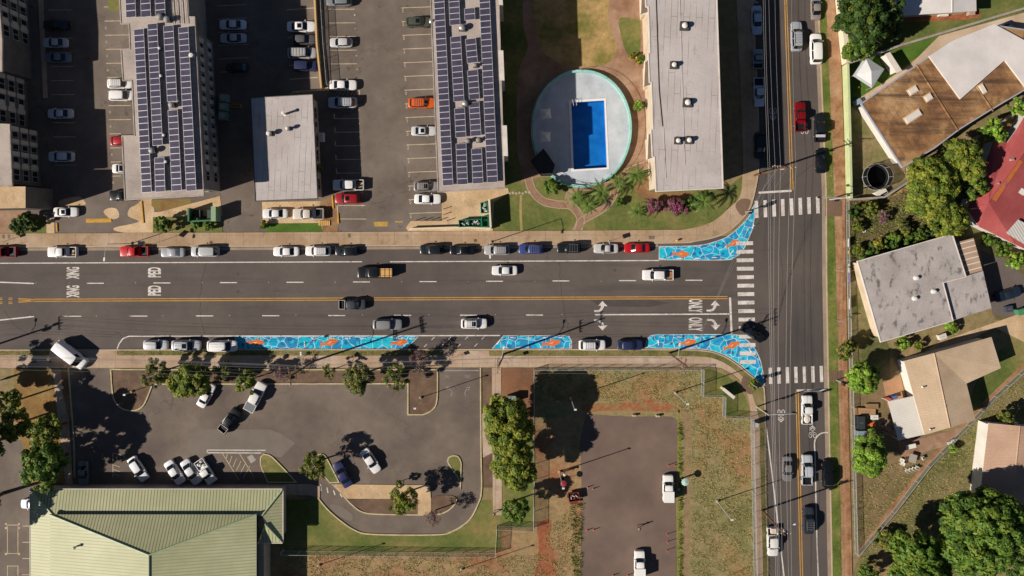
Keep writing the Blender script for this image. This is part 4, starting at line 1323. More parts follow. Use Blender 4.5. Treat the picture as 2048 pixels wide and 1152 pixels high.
nh = hip_house('house', 'house with plain white roof at the photo top by the big trees', [(1790, -90), (1791, 32), (1953, 22), (1950, -95)], 3.3, [(1904, -92), (1904, 25)], 4.0, [0, 0, 1, 1], m_wall_c, m_wroof, 0.5)
# =====================================================================  vehicles
m_tyre = plain('tyre_rubber', '1b1b1b', rough=0.9)
m_rim = plain('wheel_rim', '9c9c9c', rough=0.35, metal=0.6)
m_cglass = plain('car_glass', '14181c', rough=0.06, spec=0.9)
m_lamp = plain('headlight_lens', 'd8dcdf', rough=0.15)
m_tail = plain('taillight_lens', '8f1c1c', rough=0.25)
m_trimb = plain('black_trim', '191a1b', rough=0.6)
m_base = plain('car_paint_base', 'cccccc')
m_steel = plain('rack_steel', '8a8a8c', rough=0.4, metal=0.4)
PAINT = {}


def paint(c):
    if c not in PAINT:
        dark = sum(int(c[i:i + 2], 16) for i in (0, 2, 4)) < 160
        PAINT[c] = plain('car_paint_' + c, c, rough=0.35 if not dark else 0.3, spec=0.5, coat=0.3 if dark else 0.15)
    return PAINT[c]


def loft(b, st, mat, cap=True):
    """st: list of rings (equal length) of points"""
    n = len(st[0])
    vs = [p for r in st for p in r]
    fs = []
    for i in range(len(st) - 1):
        for k in range(n - 1):
            fs.append([i * n + k, i * n + k + 1, (i + 1) * n + k + 1, (i + 1) * n + k])
    if cap:
        fs.append(list(range(n)))
        fs.append([(len(st) - 1) * n + k for k in range(n)][::-1])
    b.add(vs, fs, mat, smooth=True)


SPEC = {  # L, W, height, belt, windscreen base/top, rear glass top/base (from the front), roof width, hood rise
    'sedan': dict(L=4.65, W=1.80, H=1.44, belt=0.93, g=(1.15, 1.95, 3.15, 3.95), rw=0.70, cat='car'),
    'coupe': dict(L=4.40, W=1.76, H=1.34, belt=0.90, g=(1.25, 2.0, 2.85, 3.75), rw=0.66, cat='car'),
    'hatchback': dict(L=4.15, W=1.75, H=1.50, belt=0.95, g=(0.98, 1.75, 3.35, 3.92), rw=0.72, cat='car'),
    'suv': dict(L=4.65, W=1.86, H=1.72, belt=1.05, g=(1.12, 1.80, 3.95, 4.40), rw=0.76, cat='car'),
    'minivan': dict(L=5.0, W=1.95, H=1.75, belt=1.05, g=(0.85, 1.70, 4.35, 4.80), rw=0.78, cat='minivan'),
    'jeep': dict(L=4.4, W=1.85, H=1.80, belt=1.10, g=(1.45, 1.72, 4.10, 4.25), rw=0.82, cat='jeep'),
    'cargo_van': dict(L=5.9, W=2.05, H=2.25, belt=1.25, g=(0.75, 1.45, 5.65, 5.82), rw=0.84, cat='van'),
    'pickup_truck': dict(L=5.35, W=1.92, H=1.80, belt=1.08, g=(1.32, 2.00, 3.15, 3.32), rw=0.74, cat='pickup truck', bed=3.42),
    'crew_pickup': dict(L=5.6, W=1.95, H=1.85, belt=1.10, g=(1.28, 1.95, 3.75, 3.92), rw=0.74, cat='pickup truck', bed=4.02),
    'small_pickup': dict(L=4.9, W=1.75, H=1.6, belt=0.98, g=(1.20, 1.80, 2.75, 2.90), rw=0.72, cat='pickup truck', bed=3.0),
    'covered_car': dict(L=4.5, W=1.80, H=1.42, belt=0.92, g=(1.15, 1.95, 3.1, 3.9), rw=0.70, cat='covered car'),
}


def build_car(kind):
    s = SPEC[kind]
    L, W, Hh, zb = s['L'], s['W'], s['H'], s['belt']
    fx = lambda d: L / 2 - d
    t = thing(kind)
    bed = s.get('bed')
    boxy = kind in ('jeep', 'pickup_truck', 'crew_pickup', 'cargo_van', 'small_pickup')
    # lower body
    b = MB()
    ws = [(0, .70, .60), (.015, .80, .68), (.05, .93, .76), (.13, .985, .86), (.25, 1, .97), (.5, 1, 1), (.75, 1, 1), (.88, .985, .985), (.96, .93, .92), (.985, .82, .80), (1, .72, .68)]
    if boxy: ws = [(0, .82, .70), (.012, .90, .80), (.04, .96, .88), (.12, .985, .94), (.25, 1, .99), (.5, 1, 1), (.75, 1, 1), (.9, 1, 1), (.97, .97, .99), (.99, .93, .9), (1, .88, .8)]
    rings = []
    for f, w, h in ws:
        hw = W / 2 * w
        zt = zb * (0.62 + 0.38 * h) if f < .3 else zb * (0.75 + 0.25 * h)
        if kind == 'coupe' or kind == 'sedan': zt *= 1.0
        if bed and fx(0) - L * f < fx(bed) + 0.01: zt = min(zt, 0.66)
        x = L / 2 - L * f
        pts = [(hw * .90, .24), (hw, .42), (hw * .995, zt - .16), (hw * .93, zt - .03), (hw * .72, zt + .01), (hw * .36, zt + .035), (0, zt + .045)]
        if bed and zt == 0.66: pts = [(hw * .90, .24), (hw, .42), (hw, .55), (hw, .62), (hw * .72, .66), (hw * .36, .66), (0, .66)]
        rings.append([(x, y, z) for y, z in pts] + [(x, -y, z) for y, z in pts[-2::-1]])
    loft(b, rings, m_base)
    # greenhouse
    d0, d1, d2, d3 = s['g']
    hb, ht = W / 2 * .90, W / 2 * s['rw']
    nose = .10
    zc = zb + .01
    base = [(fx(d0) - nose, hb * .93), (fx(d0), hb * .5), (fx(d0) + .02, 0), (fx(d0), -hb * .5), (fx(d0) - nose, -hb * .93),
            (fx((d0 + d3) / 2), -hb), (fx(d3) + nose * .6, -hb * .92), (fx(d3), -hb * .5), (fx(d3), 0), (fx(d3), hb * .5), (fx(d3) + nose * .6, hb * .92), (fx((d0 + d3) / 2), hb)]
    top = [(fx(d1) - nose, ht * .95), (fx(d1), ht * .5), (fx(d1) + .02, 0), (fx(d1), -ht * .5), (fx(d1) - nose, -ht * .95),
           (fx((d1 + d2) / 2), -ht), (fx(d2) + nose * .5, -ht * .94), (fx(d2), -ht * .5), (fx(d2) - .01, 0), (fx(d2), ht * .5), (fx(d2) + nose * .5, ht * .94), (fx((d1 + d2) / 2), ht)]
    zt_ = Hh - .05
    zd = (0.66 if bed else None)
    bv = [Vector((x, y, zc - .05)) for x, y in base]
    tv = [Vector((x, y, zt_)) for x, y in top]
    if bed:
        for i in (6, 7, 8, 9, 10): bv[i].z = 0.64
    n = 12
    mid = [Vector((x * .86 + fx((d1 + d2) / 2) * .14, y * .8, Hh - .01)) for x, y in top]
    fs = [[i, n + i, n + (i + 1) % n, (i + 1) % n] for i in range(n)] + [[n + i, 2 * n + i, 2 * n + (i + 1) % n, n + (i + 1) % n] for i in range(n)] + [[2 * n + i for i in range(n)][::-1]]
    b.add(bv + tv + mid, fs, m_base, smooth=True)
    if bed:     # walls of the load bed
        x0, x1, hw = fx(bed), -L / 2 + .03, W / 2 * .985
        th = .10
        b.box(((x0 + x1) / 2, hw - th / 2, .84), (x0 - x1, th, .40), m_base)
        b.box(((x0 + x1) / 2, -hw + th / 2, .84), (x0 - x1, th, .40), m_base)
        b.box((x1 + th / 2, 0, .84), (th, 2 * hw - 2 * th, .40), m_base)
        b.box((x0 - .05, 0, .84), (.08, 2 * hw - 2 * th, .40), m_base)
    body = b.build('body', t, sharp=38)
    # glass
    gm = m_base if kind == 'covered_car' else m_cglass

    def pane(name, quad, inset_=.10, off=.014):
        c = sum(quad, Vector()) / len(quad)
        nr = (quad[1] - quad[0]).cross(quad[2] - quad[0]).normalized()
        if nr.dot(c - Vector((fx((d0 + d3) / 2), 0, zb))) < 0: nr = -nr
        q = [p + (c - p).normalized() * inset_ + nr * off for p in quad]
        if (q[1] - q[0]).cross(q[2] - q[0]).dot(nr) < 0: q = q[::-1]
        return q
    if kind != 'covered_car':
        lift = lambda i: bv[i].lerp(tv[i], 0.06)

        def glass(name, idx, cx_, lo_=.10, hi_=.94):
            g = MB()
            seq = []
            for i in idx: seq.append((bv[i].lerp(tv[i], lo_) if not (bed and i in (6, 7, 8, 9, 10)) else bv[i].lerp(tv[i], .42), bv[i].lerp(tv[i], hi_)))
            vs = []
            for a_, c_ in seq: vs += [a_, c_]
            ctr = Vector((cx_[0], cx_[1], 0))
            out = []
            for v in vs:
                o_ = (v - Vector((fx((d0 + d3) / 2) if cx_[0] is None else v.x, 0, v.z)))
                out.append(v)
            fs_ = [[2 * k, 2 * k + 2, 2 * k + 3, 2 * k + 1] for k in range(len(seq) - 1)]
            nn = Vector(cx_)
            out = [v + nn * .018 for v in out]
            # pull the outer edges inwards to leave the pillars
            m_ = sum(out, Vector()) / len(out)
            for e in (0, 1, -2, -1):
                out[e] = out[e].lerp(Vector((m_.x, m_.y, out[e].z)), .05)
            if (out[fs_[0][1]] - out[fs_[0][0]]).cross(out[fs_[0][2]] - out[fs_[0][0]]).dot(nn) < 0: fs_ = [f[::-1] for f in fs_]
            return g.add(out, fs_, gm, smooth=True).build(name, t)
        sl_ = Vector((tv[2].z - bv[2].z, 0, bv[2].x - tv[2].x)).normalized()
        glass('windshield', [0, 1, 2, 3, 4], sl_)
        sr_ = Vector((-(tv[8].z - bv[8].z), 0, tv[8].x - bv[8].x)).normalized()
        glass('rear_window', [6, 7, 8, 9, 10], sr_)
        for sgn, idx in ((1, [10, 11, 0]), (-1, [4, 5, 6])):
            if kind == 'cargo_van':
                p = [bv[i].lerp(tv[i], f_) for i, f_ in ((idx[0] if sgn < 0 else idx[2], .15), (idx[0] if sgn < 0 else idx[2], .9))]
                g = MB()
                a_, c_ = p
                q_ = [a_, a_ + Vector((-1.0, sgn * .07, 0)), c_ + Vector((-.55, sgn * .05, 0)), c_]
                q_ = [v + Vector((-.1, sgn * .03, 0)) for v in q_]
                g.add(q_, [[0, 1, 2, 3]], gm).build('side_window', t)
                continue
            g = MB()
            for u, v_ in ((0.03, .50), (.53, .97)):
                qs = []
                for f_ in (.12, .92):
                    for uu in (u, v_):
                        k = uu * 2
                        i_, fr = min(1, int(k)), k - min(1, int(k))
                        a_ = bv[idx[i_]].lerp(tv[idx[i_]], f_)
                        c_ = bv[idx[i_ + 1]].lerp(tv[idx[i_ + 1]], f_)
                        if bed:
                            for w_, ii in ((a_, idx[i_]), (c_, idx[i_ + 1])):
                                if ii in (6, 10): w_.z = max(w_.z, zb + (Hh - zb) * f_ - .04)
                        qs.append(a_.lerp(c_, fr) + Vector((0, sgn * .016, .006)))
                g.add([qs[0], qs[1], qs[3], qs[2]], [[0, 1, 2, 3] if sgn > 0 else [3, 2, 1, 0]], gm)
            g.build('side_window', t)
        for sgn in (1, -1):
            m_ = MB().box((fx(d0 + .42), sgn * (W / 2 + .07), zb + .06), (.12, .2, .13), m_base)
            m_.build('mirror', t)
            MB().box((L / 2 - .07, sgn * W / 2 * .62, zb * .70), (.12, W * .16, .13), m_lamp).build('headlight', t)
            MB().box((-L / 2 + .05, sgn * W / 2 * .70, zb * .76), (.08, W * .13, .16), m_tail).build('taillight', t)
    # wheels
    wb = L * .30
    rr = .33 if not boxy else .38
    wme = None
    for sx in (L * .315, -L * .295):
        for sgn in (1, -1):
            if wme is None:
                w = MB()
                w.tube([(0, -.11, 0), (0, .11, 0)], rr, m_tyre, n=18)
                w.tube([(0, -.12, 0), (0, .12, 0)], rr * .6, m_rim, n=12)
                o = w.build('wheel', t)
                wme = o.data
            else:
                o = bpy.data.objects.new('wheel', wme); COL.objects.link(o); o.parent = t
            o.location = (sx, sgn * (W / 2 - .10), rr)
    if bed:
        x0, x1, hw = fx(bed) - .1, -L / 2 + .14, W / 2 * .985 - .1
        MB().box(((x0 + x1) / 2, 0, .675), (x0 - x1 - .004, 2 * hw - .004, .03), m_trimb).build('bed_liner', t)
    return t


PROTO = {}
m_shade = plain('sunshade_blue', '35a5cf', rough=0.5)
m_pink = plain('sunshade_pink', 'd65a9c', rough=0.6)


def extra(t, kind, ex):
    s = SPEC[kind]
    L, W, Hh = s['L'], s['W'], s['H']
    d0, d1, d2, d3 = s['g']
    fx = lambda d: L / 2 - d
    if 'rack' in ex:
        b = MB()
        ht = W / 2 * s['rw'] * .86
        xa, xb = fx(d1 + .35), fx(d2 - .25)
        for sg in (1, -1): b.box(((xa + xb) / 2, sg * ht, Hh + .06), (xa - xb, .05, .05), m_steel)
        for k in range(4):
            b.box((xa + (xb - xa) * (k + .5) / 4, 0, Hh + .10), (.05, ht * 2, .03), m_steel)
        b.build('roof_rack', t)
    if 'sunroof' in ex:
        MB().box((fx(d1 + .5), 0, Hh - .005), (.7, W * .42, .03), m_cglass).build('sunroof', t)
    if 'blackroof' in ex:
        MB().box((fx((d1 + d2) / 2), 0, Hh - .005), (d2 - d1 - .2, W * .6, .03), m_cglass).build('glass_roof', t)
    for key, mm in (('shade', m_shade), ('pink', m_pink)):
        if key in ex:
            b = MB()
            zb = s['belt']
            for k in range(3 if key == 'shade' else 2):
                y = (k - (1 if key == 'shade' else .5)) * W * .23
                b.add([(fx(d0 + .12), y - W * .10, zb + .09), (fx(d0 + .12), y + W * .10, zb + .09), (fx(d1 - .03), y + W * .09, Hh - .05), (fx(d1 - .03), y - W * .09, Hh - .05)], [[0, 1, 2, 3]], mm)
            b.build('sunshade', t)
            o = t.children[-1]
            o.location = (.05, 0, .05)
    if 'camper' in ex:
        bd = s['bed']
        x0, x1 = fx(d2 - .55), -L / 2 + .05
        b = MB()
        b.prism([(x0, W / 2 * .96), (x1, W / 2 * .96), (x1, -W / 2 * .96), (x0, -W / 2 * .96)], 1.05, Hh + .12, m_base)
        b.build('camper_shell', t)
    if 'tonneau' in ex:
        bd = s['bed']
        x0, x1 = fx(bd) - .12, -L / 2 + .16
        MB().box(((x0 + x1) / 2, 0, 1.02), (x0 - x1, W * .84, .03), plain('tonneau_grey', '6b6d72', rough=.6)).build('bed_cover', t)
    if 'toolbox' in ex:
        bd = s['bed']
        MB().box((fx(bd) - .38, 0, 1.0), (.5, W * .88, .34), m_alu if 'm_alu' in globals() else m_steel).build('toolbox', t)
    if 'bedrack' in ex:
        bd = s['bed']
        b = MB()
        x0, x1 = fx(bd) - .2, -L / 2 + .2
        for sg in (1, -1): b.box(((x0 + x1) / 2, sg * W * .42, 1.25), (x0 - x1, .06, .06), m_ventw)
        for x in (x0, x1):
            b.box((x, 0, 1.25), (.06, W * .84, .06), m_ventw)
            for sg in (1, -1): b.box((x, sg * W * .42, 1.1), (.06, .06, .3), m_ventw)
        b.build('bed_rack', t)


G_ST, G_MV = 'vehicles parked along the kerbs', 'vehicles driving on the roads'
G_N, G_S, G_H = 'vehicles in the apartment lots', 'vehicles in the hall lot', 'vehicles by the houses'
WH, SI, GR, BK, RD, DB, TP = 'e6e2de', 'b4b5b8', '6f7175', '17181a', 'a5161c', '1f2747', '8d8578'
CARS = [
    # kind, x, y, heading, length px (0 = default), colour, extras, group, label
    ('sedan', 112, 50, 180, 50, '1c1d20', '', G_N, 'black sedan in deep building shade, barely visible, above the silver sedan'),
    ('sedan', 110, 85, 180, 48, SI, '', G_N, 'silver sedan in deep shade directly below the black sedan'),
    ('sedan', 115, 115, 180, 50, '6e7682', '', G_N, 'slate grey sedan parked tight below the silver sedan in deep shade'),
    ('sedan', 120, 227, 180, 49, 'c6c8cc', '', G_N, 'pale silver sedan alone in the shaded stalls, level with the red hatchback roof row'),
    ('hatchback', 122, 313, 180, 49, 'c9cbd0', '', G_N, 'pale silver hatchback, lowest of the cars in the shaded stalls'),
    ('suv', 240, 167, 0, 49, WH, 'rack', G_N, 'white roof-railed SUV nosed under the western solar roof, upper of the white pair'),
    ('minivan', 242, 191, 0, 47, WH, '', G_N, 'white minivan nosed under the western solar roof, lower of the white pair'),
    ('hatchback', 244, 282, 0, 46, RD, '', G_N, 'bright red hatchback half hidden under the western solar roof'),
    ('sedan', 249, 337, 0, 48, WH, 'blackroof', G_N, 'white sedan with black glass roof half under the western solar roof'),
    ('pickup_truck', 246, 391, 180, 52, BK, '', G_N, 'black pickup with its open bed sticking out from the western roof corner'),
    ('sedan', 131, 424, 0, 47, 'e0dcd8', 'sunroof', G_N, 'white sedan with sunroof parked by the yellow speed hump'),
    ('pickup_truck', 4, 504, 180, 58, '8d1a1f', '', G_ST, 'dark red pickup cut by the western photo edge at the north kerb'),
    ('pickup_truck', 125, 504, 180, 57, WH, '', G_ST, 'white pickup with open dark bed at the north kerb, above the XING words'),
    ('pickup_truck', 269, 503, 180, 56, 'c4151d', '', G_ST, 'bright red pickup at the north kerb under the thin street lamp'),
    ('covered_car', 345, 505, 180, 46, '9a9c9f', '', G_ST, 'car under a grey fabric cover at the north kerb'),
    ('minivan', 410, 503, 180, 54, 'b4b4b2', '', G_ST, 'silver minivan at the north kerb behind the covered car'),
    ('sedan', 572, 503, 180, 50, WH, '', G_ST, 'white sedan at the north kerb in front of the white SUV'),
    ('suv', 636, 502, 180, 49, 'e8e4df', 'rack', G_ST, 'white SUV with roof rack at the north kerb between white sedan and black hatchback'),
    ('hatchback', 694, 502, 180, 46, '1a1e22', '', G_ST, 'black hatchback at the north kerb behind the white SUV'),
    ('suv', 864, 499, 180, 47, '1a2023', '', G_ST, 'black SUV first in the kerb row of seven, north side'),
    ('sedan', 925, 500, 180, 49, '121315', '', G_ST, 'glossy black sedan second in the kerb row of seven, north side'),
    ('suv', 994, 500, 180, 50, 'a8a4a2', 'rack', G_ST, 'silver-grey SUV at the north kerb between black sedan and blue SUV'),
    ('suv', 1063, 498, 180, 50, '34427c', 'rack', G_ST, 'blue SUV at the north kerb between silver SUV and black jeep'),
    ('jeep', 1138, 496, 180, 47, '1b1e20', 'rack shade', G_ST, 'black jeep with roof rack and bright blue windshield shade at the north kerb'),
    ('coupe', 1212, 497, 180, 48, 'bdb9b4', 'pink', G_ST, 'silver coupe with pink windshield shade at the north kerb'),
    ('sedan', 1274, 496, 180, 50, 'b3141b', '', G_ST, 'red sedan at the north kerb next to the fish mural'),
    ('crew_pickup', 748, 545, 180, 64, '15181a', '', G_MV, 'black pickup hauling a yellow wooden crate in its bed'),
    ('sedan', 1009, 541, 180, 50, 'dedbd8', '', G_MV, 'white sedan driving in the lane beside the parked silver-grey SUV'),
    ('crew_pickup', 1316, 550, 180, 61, WH, '', G_MV, 'white pickup with copper-coloured load driving away from the big crosswalk'),
    ('crew_pickup', 704, 609, 0, 54, '3d4047', 'bedrack', G_MV, 'charcoal pickup with bed rack beside the yellow centre line'),
    ('suv', 775, 649, 0, 57, '7f7f80', '', G_MV, 'grey SUV driving alongside the mural under the pole shadow'),
    ('suv', 948, 647, 0, 51, WH, 'sunroof rack', G_MV, 'white SUV with dark sunroof driving ahead of the grey SUV'),
    ('sedan', 1506, 666, -34, 50, '15191b', 'sunroof', G_MV, 'black sedan turning across the big crosswalk'),
    ('suv', 311, 690, 0, 47, 'c0c0c0', '', G_ST, 'silver SUV last in the south kerb row of three, beside the curved lane end'),
    ('suv', 372, 691, 0, 56, 'b4b4b6', 'sunroof shade', G_ST, 'silver SUV with teal windshield shade at the south kerb'),
    ('minivan', 444, 692, 0, 58, 'e8e4e0', '', G_ST, 'white long wagon at the south kerb touching the long mural'),
    ('suv', 1184, 690, 0, 52, WH, 'rack', G_ST, 'white SUV with roof bars at the south kerb between two murals'),
    ('hatchback', 1260, 690, 0, 50, '262e52', 'shade', G_ST, 'navy blue hatchback with heart-shaped sunshades at the south kerb'),
    ('cargo_van', 142, 709, -38, 70, 'e6e4e4', '', G_MV, 'white cargo van slanting into the church driveway'),
    ('sedan', 465, 49, 180, 51, 'dde0e6', '', G_N, 'white sedan in shade east of the western block, upper of two'),
    ('sedan', 466, 76, 180, 50, 'b9bcc4', '', G_N, 'silver sedan in shade east of the western block, lower of two'),
    ('hatchback', 474, 135, 180, 42, '25262a', '', G_N, 'charcoal hatchback lost in deep shade below two pale sedans'),
    ('sedan', 602, 53, 0, 55, WH, 'sunroof', G_N, 'white sedan with sunroof facing the yellow-edged median, top of four'),
    ('hatchback', 607, 79, 0, 46, '5a5557', '', G_N, 'dark grey hatchback facing the median below the white sedan'),
    ('minivan', 604, 106, 0, 56, 'b0aca8', 'rack', G_N, 'silver minivan facing the median between dark hatchback and blue jeep'),
    ('jeep', 611, 132, 0, 46, '2a2f4d', '', G_N, 'dark blue jeep facing the median, lowest of four'),
    ('suv', 678, 2, 180, 50, '7a7d80', '', G_N, 'grey SUV cut by the photo top beside the median'),
    ('hatchback', 682, 85, 180, 44, 'c4c2c0', '', G_N, 'silver hatchback alone on the east side of the median'),
    ('sedan', 686, 170, 0, 53, WH, '', G_N, 'white sedan above the hatched paint strip'),
    ('suv', 685, 205, 180, 56, 'b9babd', 'rack shade', G_N, 'silver SUV with bright blue windshield shade below the hatched paint strip'),
    ('crew_pickup', 697, 370, 180, 61, WH, '', G_N, 'white pickup with lumber in its bed beside the red SUV'),
    ('suv', 697, 397, 180, 52, '9c1720', 'sunroof', G_N, 'dark red SUV with dark sunroof beside the white pickup'),
    ('suv', 836, 44, 0, 49, '4a4d42', 'sunroof', G_N, 'dark olive SUV against the middle solar block, uppermost'),
    ('suv', 843, 206, 0, 52, 'd05a17', 'rack', G_N, 'orange SUV with roof rack against the middle solar block'),
    ('sedan', 847, 262, 0, 48, 'c4c4c2', 'sunroof', G_N, 'silver sedan with sunroof against the middle solar block'),
    ('suv', 852, 373, 0, 48, '8f8682', 'rack sunroof', G_N, 'taupe SUV with slatted roof rack by the middle solar block corner'),
    ('sedan', 855, 398, 0, 52, 'e8e6e2', '', G_N, 'white sedan below the taupe SUV near the trash enclosure'),
    ('sedan', 550, 427, 180, 49, 'dcdad8', '', G_N, 'white sedan below the low office, ahead of the cream pickup'),
    ('pickup_truck', 617, 428, 180, 61, 'cfc4b8', '', G_N, 'cream pickup with black bed below the low office'),
    ('sedan', 1514, 40, -88, 56, 'b9c2d0', '', G_ST, 'silver sedan in shade on the side street below the small sign'),
    ('pickup_truck', 1516, 118, 90, 38, '8d949c', '', G_ST, 'grey pickup in shade on the side street between sedan and white pickup'),
    ('pickup_truck', 1518, 184, -88, 57, 'c9cdd4', '', G_ST, 'white pickup in shade on the side street with empty grey bed'),
    ('suv', 1520, 291, -89, 52, '202327', '', G_ST, 'dark SUV hidden in shade on the side street near the pole'),
    ('sedan', 1632, 14, 91, 50, '8d8279', '', G_ST, 'taupe sedan at the east kerb cut near the photo top'),
    ('suv', 1593, 73, 91, 58, 'a0a2a5', 'rack', G_MV, 'silver SUV with roof rack driving up the side street'),
    ('minivan', 1632, 98, 91, 60, 'ece8df', '', G_ST, 'cream white minivan at the east kerb beside the cream wall'),
    ('pickup_truck', 1600, 234, 90, 58, '7a0e14', '', G_MV, 'dark red pickup on the side street ahead of the bicycle marking'),
    ('crew_pickup', 1640, 256, 90, 56, '1d2022', 'toolbox', G_ST, 'black pickup with silver toolbox at the east kerb'),
    ('sedan', 1642, 322, 90, 48, '14181a', '', G_ST, 'black sedan at the east kerb under the pole shadow'),
    ('pickup_truck', 1614, 820, 90, 57, 'dcd9d3', '', G_MV, 'white pickup waiting at the lower stop line'),
    ('sedan', 1575, 938, -90, 49, '73706e', '', G_MV, 'grey sedan driving down the side street toward the leaning pole'),
    ('crew_pickup', 1614, 940, 90, 60, 'b4b7bb', '', G_MV, 'silver pickup with dark bed queued behind the white pickup'),
    ('suv', 1656, 948, 90, 54, '121415', '', G_ST, 'black SUV at the east kerb beside the silver pickup'),
    ('suv', 1617, 1041, 90, 53, '33363c', 'rack', G_MV, 'dark grey SUV with pale roof rails, last in the queue'),
    ('crew_pickup', 1545, 1083, -89, 56, 'd9d6d1', '', G_ST, 'white pickup parked under the leaning transformer pole'),
    ('suv', 2018, 72, -62, 55, 'c9ccd2', '', G_H, 'silver SUV on the pale driveway behind the white coated roof'),
    ('sedan', 2016, 589, 17, 52, '1f2c3d', '', G_H, 'dark blue sedan beside the stained grey roof house'),
    ('sedan', 412, 791, 62, 50, WH, '', G_S, 'white sedan slanted beneath the yellow-green tree'),
    ('crew_pickup', 511, 794, 62, 63, 'd9d6d2', 'tonneau', G_S, 'white pickup with grey bed cover and cut branches on its hood'),
    ('crew_pickup', 459, 841, 52, 56, '131514', 'bedrack', G_S, 'black pickup with white bed rack in the middle of the hall lot'),
    ('hatchback', 276, 938, -57, 53, 'e2e2e4', '', G_S, 'white hatchback standing apart beside the tree shadow near the hall'),
    ('sedan', 349, 945, -57, 52, 'e4e2e2', '', G_S, 'white sedan first of three parked together at the hall'),
    ('sedan', 382, 944, -57, 54, 'd0d0d3', '', G_S, 'silver-white sedan between sedan and pickup at the hall'),
    ('pickup_truck', 411, 943, -57, 53, 'dddad6', '', G_S, 'white pickup with rubbish in its bed at the hall'),
    ('sedan', 685, 949, 118, 54, '2b2f57', '', G_S, 'navy sedan against the small planted island'),
    ('sedan', 741, 922, -57, 52, 'e0dcd8', '', G_S, 'white sedan parked alone beside the bare tree shadow'),
    ('sedan', 166, 946, -88, 44, '6d7a83', '', G_S, 'grey-blue car hidden in the tree shadow by the hall walk'),
    ('sedan', 64, 1008, 180, 44, 'dfe3ea', '', G_S, 'white car poking out from under the green hall roof'),
    ('crew_pickup', 1336, 976, 90, 51, 'eae7df', 'camper', 'utility trucks in the field lot', 'white utility truck with box shell beside the pale umbrella'),
    ('crew_pickup', 1279, 1129, 90, 54, 'eae7df', 'camper', 'utility trucks in the field lot', 'white utility truck with box shell cut by the photo bottom'),
]
VEH = {}
for kind, x, y, hd, lp, colr, ex, grp, lab in CARS:
    first = kind not in PROTO
    if first: PROTO[kind] = build_car(kind)
    t = dup(PROTO[kind])
    t.name = kind
    tag(t, lab, SPEC[kind]['cat'], grp)
    t.location = P(x, y, 0.8, 0.014)
    t.rotation_euler = (0, 0, R(hd))
    sc = (lp / S / SPEC[kind]['L']) if lp else 1
    t.scale = (sc, min(1.06, max(0.97, sc)), min(1.0, max(0.95, sc)))
    pm = paint(colr)
    if ex: extra(t, kind, ex.split())
    for ch in t.children:
        for sl in ch.material_slots:
            if sl.material == m_base:
                sl.link = 'OBJECT'
                sl.material = pm
    VEH[lab] = t
for t in PROTO.values():
    for ch in list(t.children): bpy.data.objects.remove(ch)
    bpy.data.objects.remove(t)


# loads lying in the beds
def on_car(lab, name, label, cat, fn, off=(-1.6, 0, 0.7)):
    t = VEH[lab]
    p = t.location + Matrix.Rotation(t.rotation_euler.z, 3, 'Z') @ Vector((off[0] * t.scale.x, off[1], off[2]))
    b = MB()
    fn(b)
    o = b.build(name, None, p)
    o.rotation_euler = t.rotation_euler
    tag(o, label, cat)
    return o


m_ply = M('plywood_yellow', ['c99a58', 'd8ad6b'], 2, fine=0.08, obj=True)


def crate(b):
    b.box((-.1, 0, .45), (2.5, 1.55, .9), m_ply)
    for k in (-.9, -.1, .7): b.box((k, 0, .925), (.08, 1.62, .05), m_rust)
    for k in (-.5, .5): b.box((-.1, k, .92), (2.55, .07, .04), m_rust)


on_car('black pickup hauling a yellow wooden crate in its bed', 'wooden_crate', 'yellow wooden crate standing in the black pickup bed', 'crate', crate, (-1.9, 0, 0.7))
m_cop = plain('copper_boards', 'b07a5c', rough=.7)


def boards(b):
    for k in range(5): b.box((.05 * k, -.5 + .25 * k, .18 + .03 * (k % 2)), (1.3, .2, .2), m_cop)
    b.box((0, 0, .06), (1.2, 1.2, .12), m_cop)


on_car('white pickup with copper-coloured load driving away from the big crosswalk', 'board_stack', 'copper-coloured boards in the white pickup bed on the main road', 'boards', boards, (-2.1, 0, 0.7))
m_lum = plain('lumber_pale', 'c9a077', rough=.8)


def lumber(b):
    for k in range(5): b.box((.1 * k - .2, -.4 + .2 * k, .1 + .04 * (k % 3)), (1.2, .12, .1), m_lum, rz=.25 * (k % 3) - .1)


on_car('white pickup with lumber in its bed beside the red SUV', 'lumber_pile', 'loose lumber in the white pickup bed beside the red SUV', 'lumber', lumber, (-2.0, 0, 0.7))
m_trash = plain('rubbish_bag_white', 'c9c6c2', rough=.5)
m_cbox = plain('cardboard', 'c4a47c', rough=.8)


def bags(b):
    for k, (x, y) in enumerate(((-.4, .3), (.1, -.2), (.4, .35), (-.2, -.4))):
        b.lathe((x, y, 0), [(.1, 0), (.28, .08), (.25, .25), (.05, .36)], m_trash, 8)


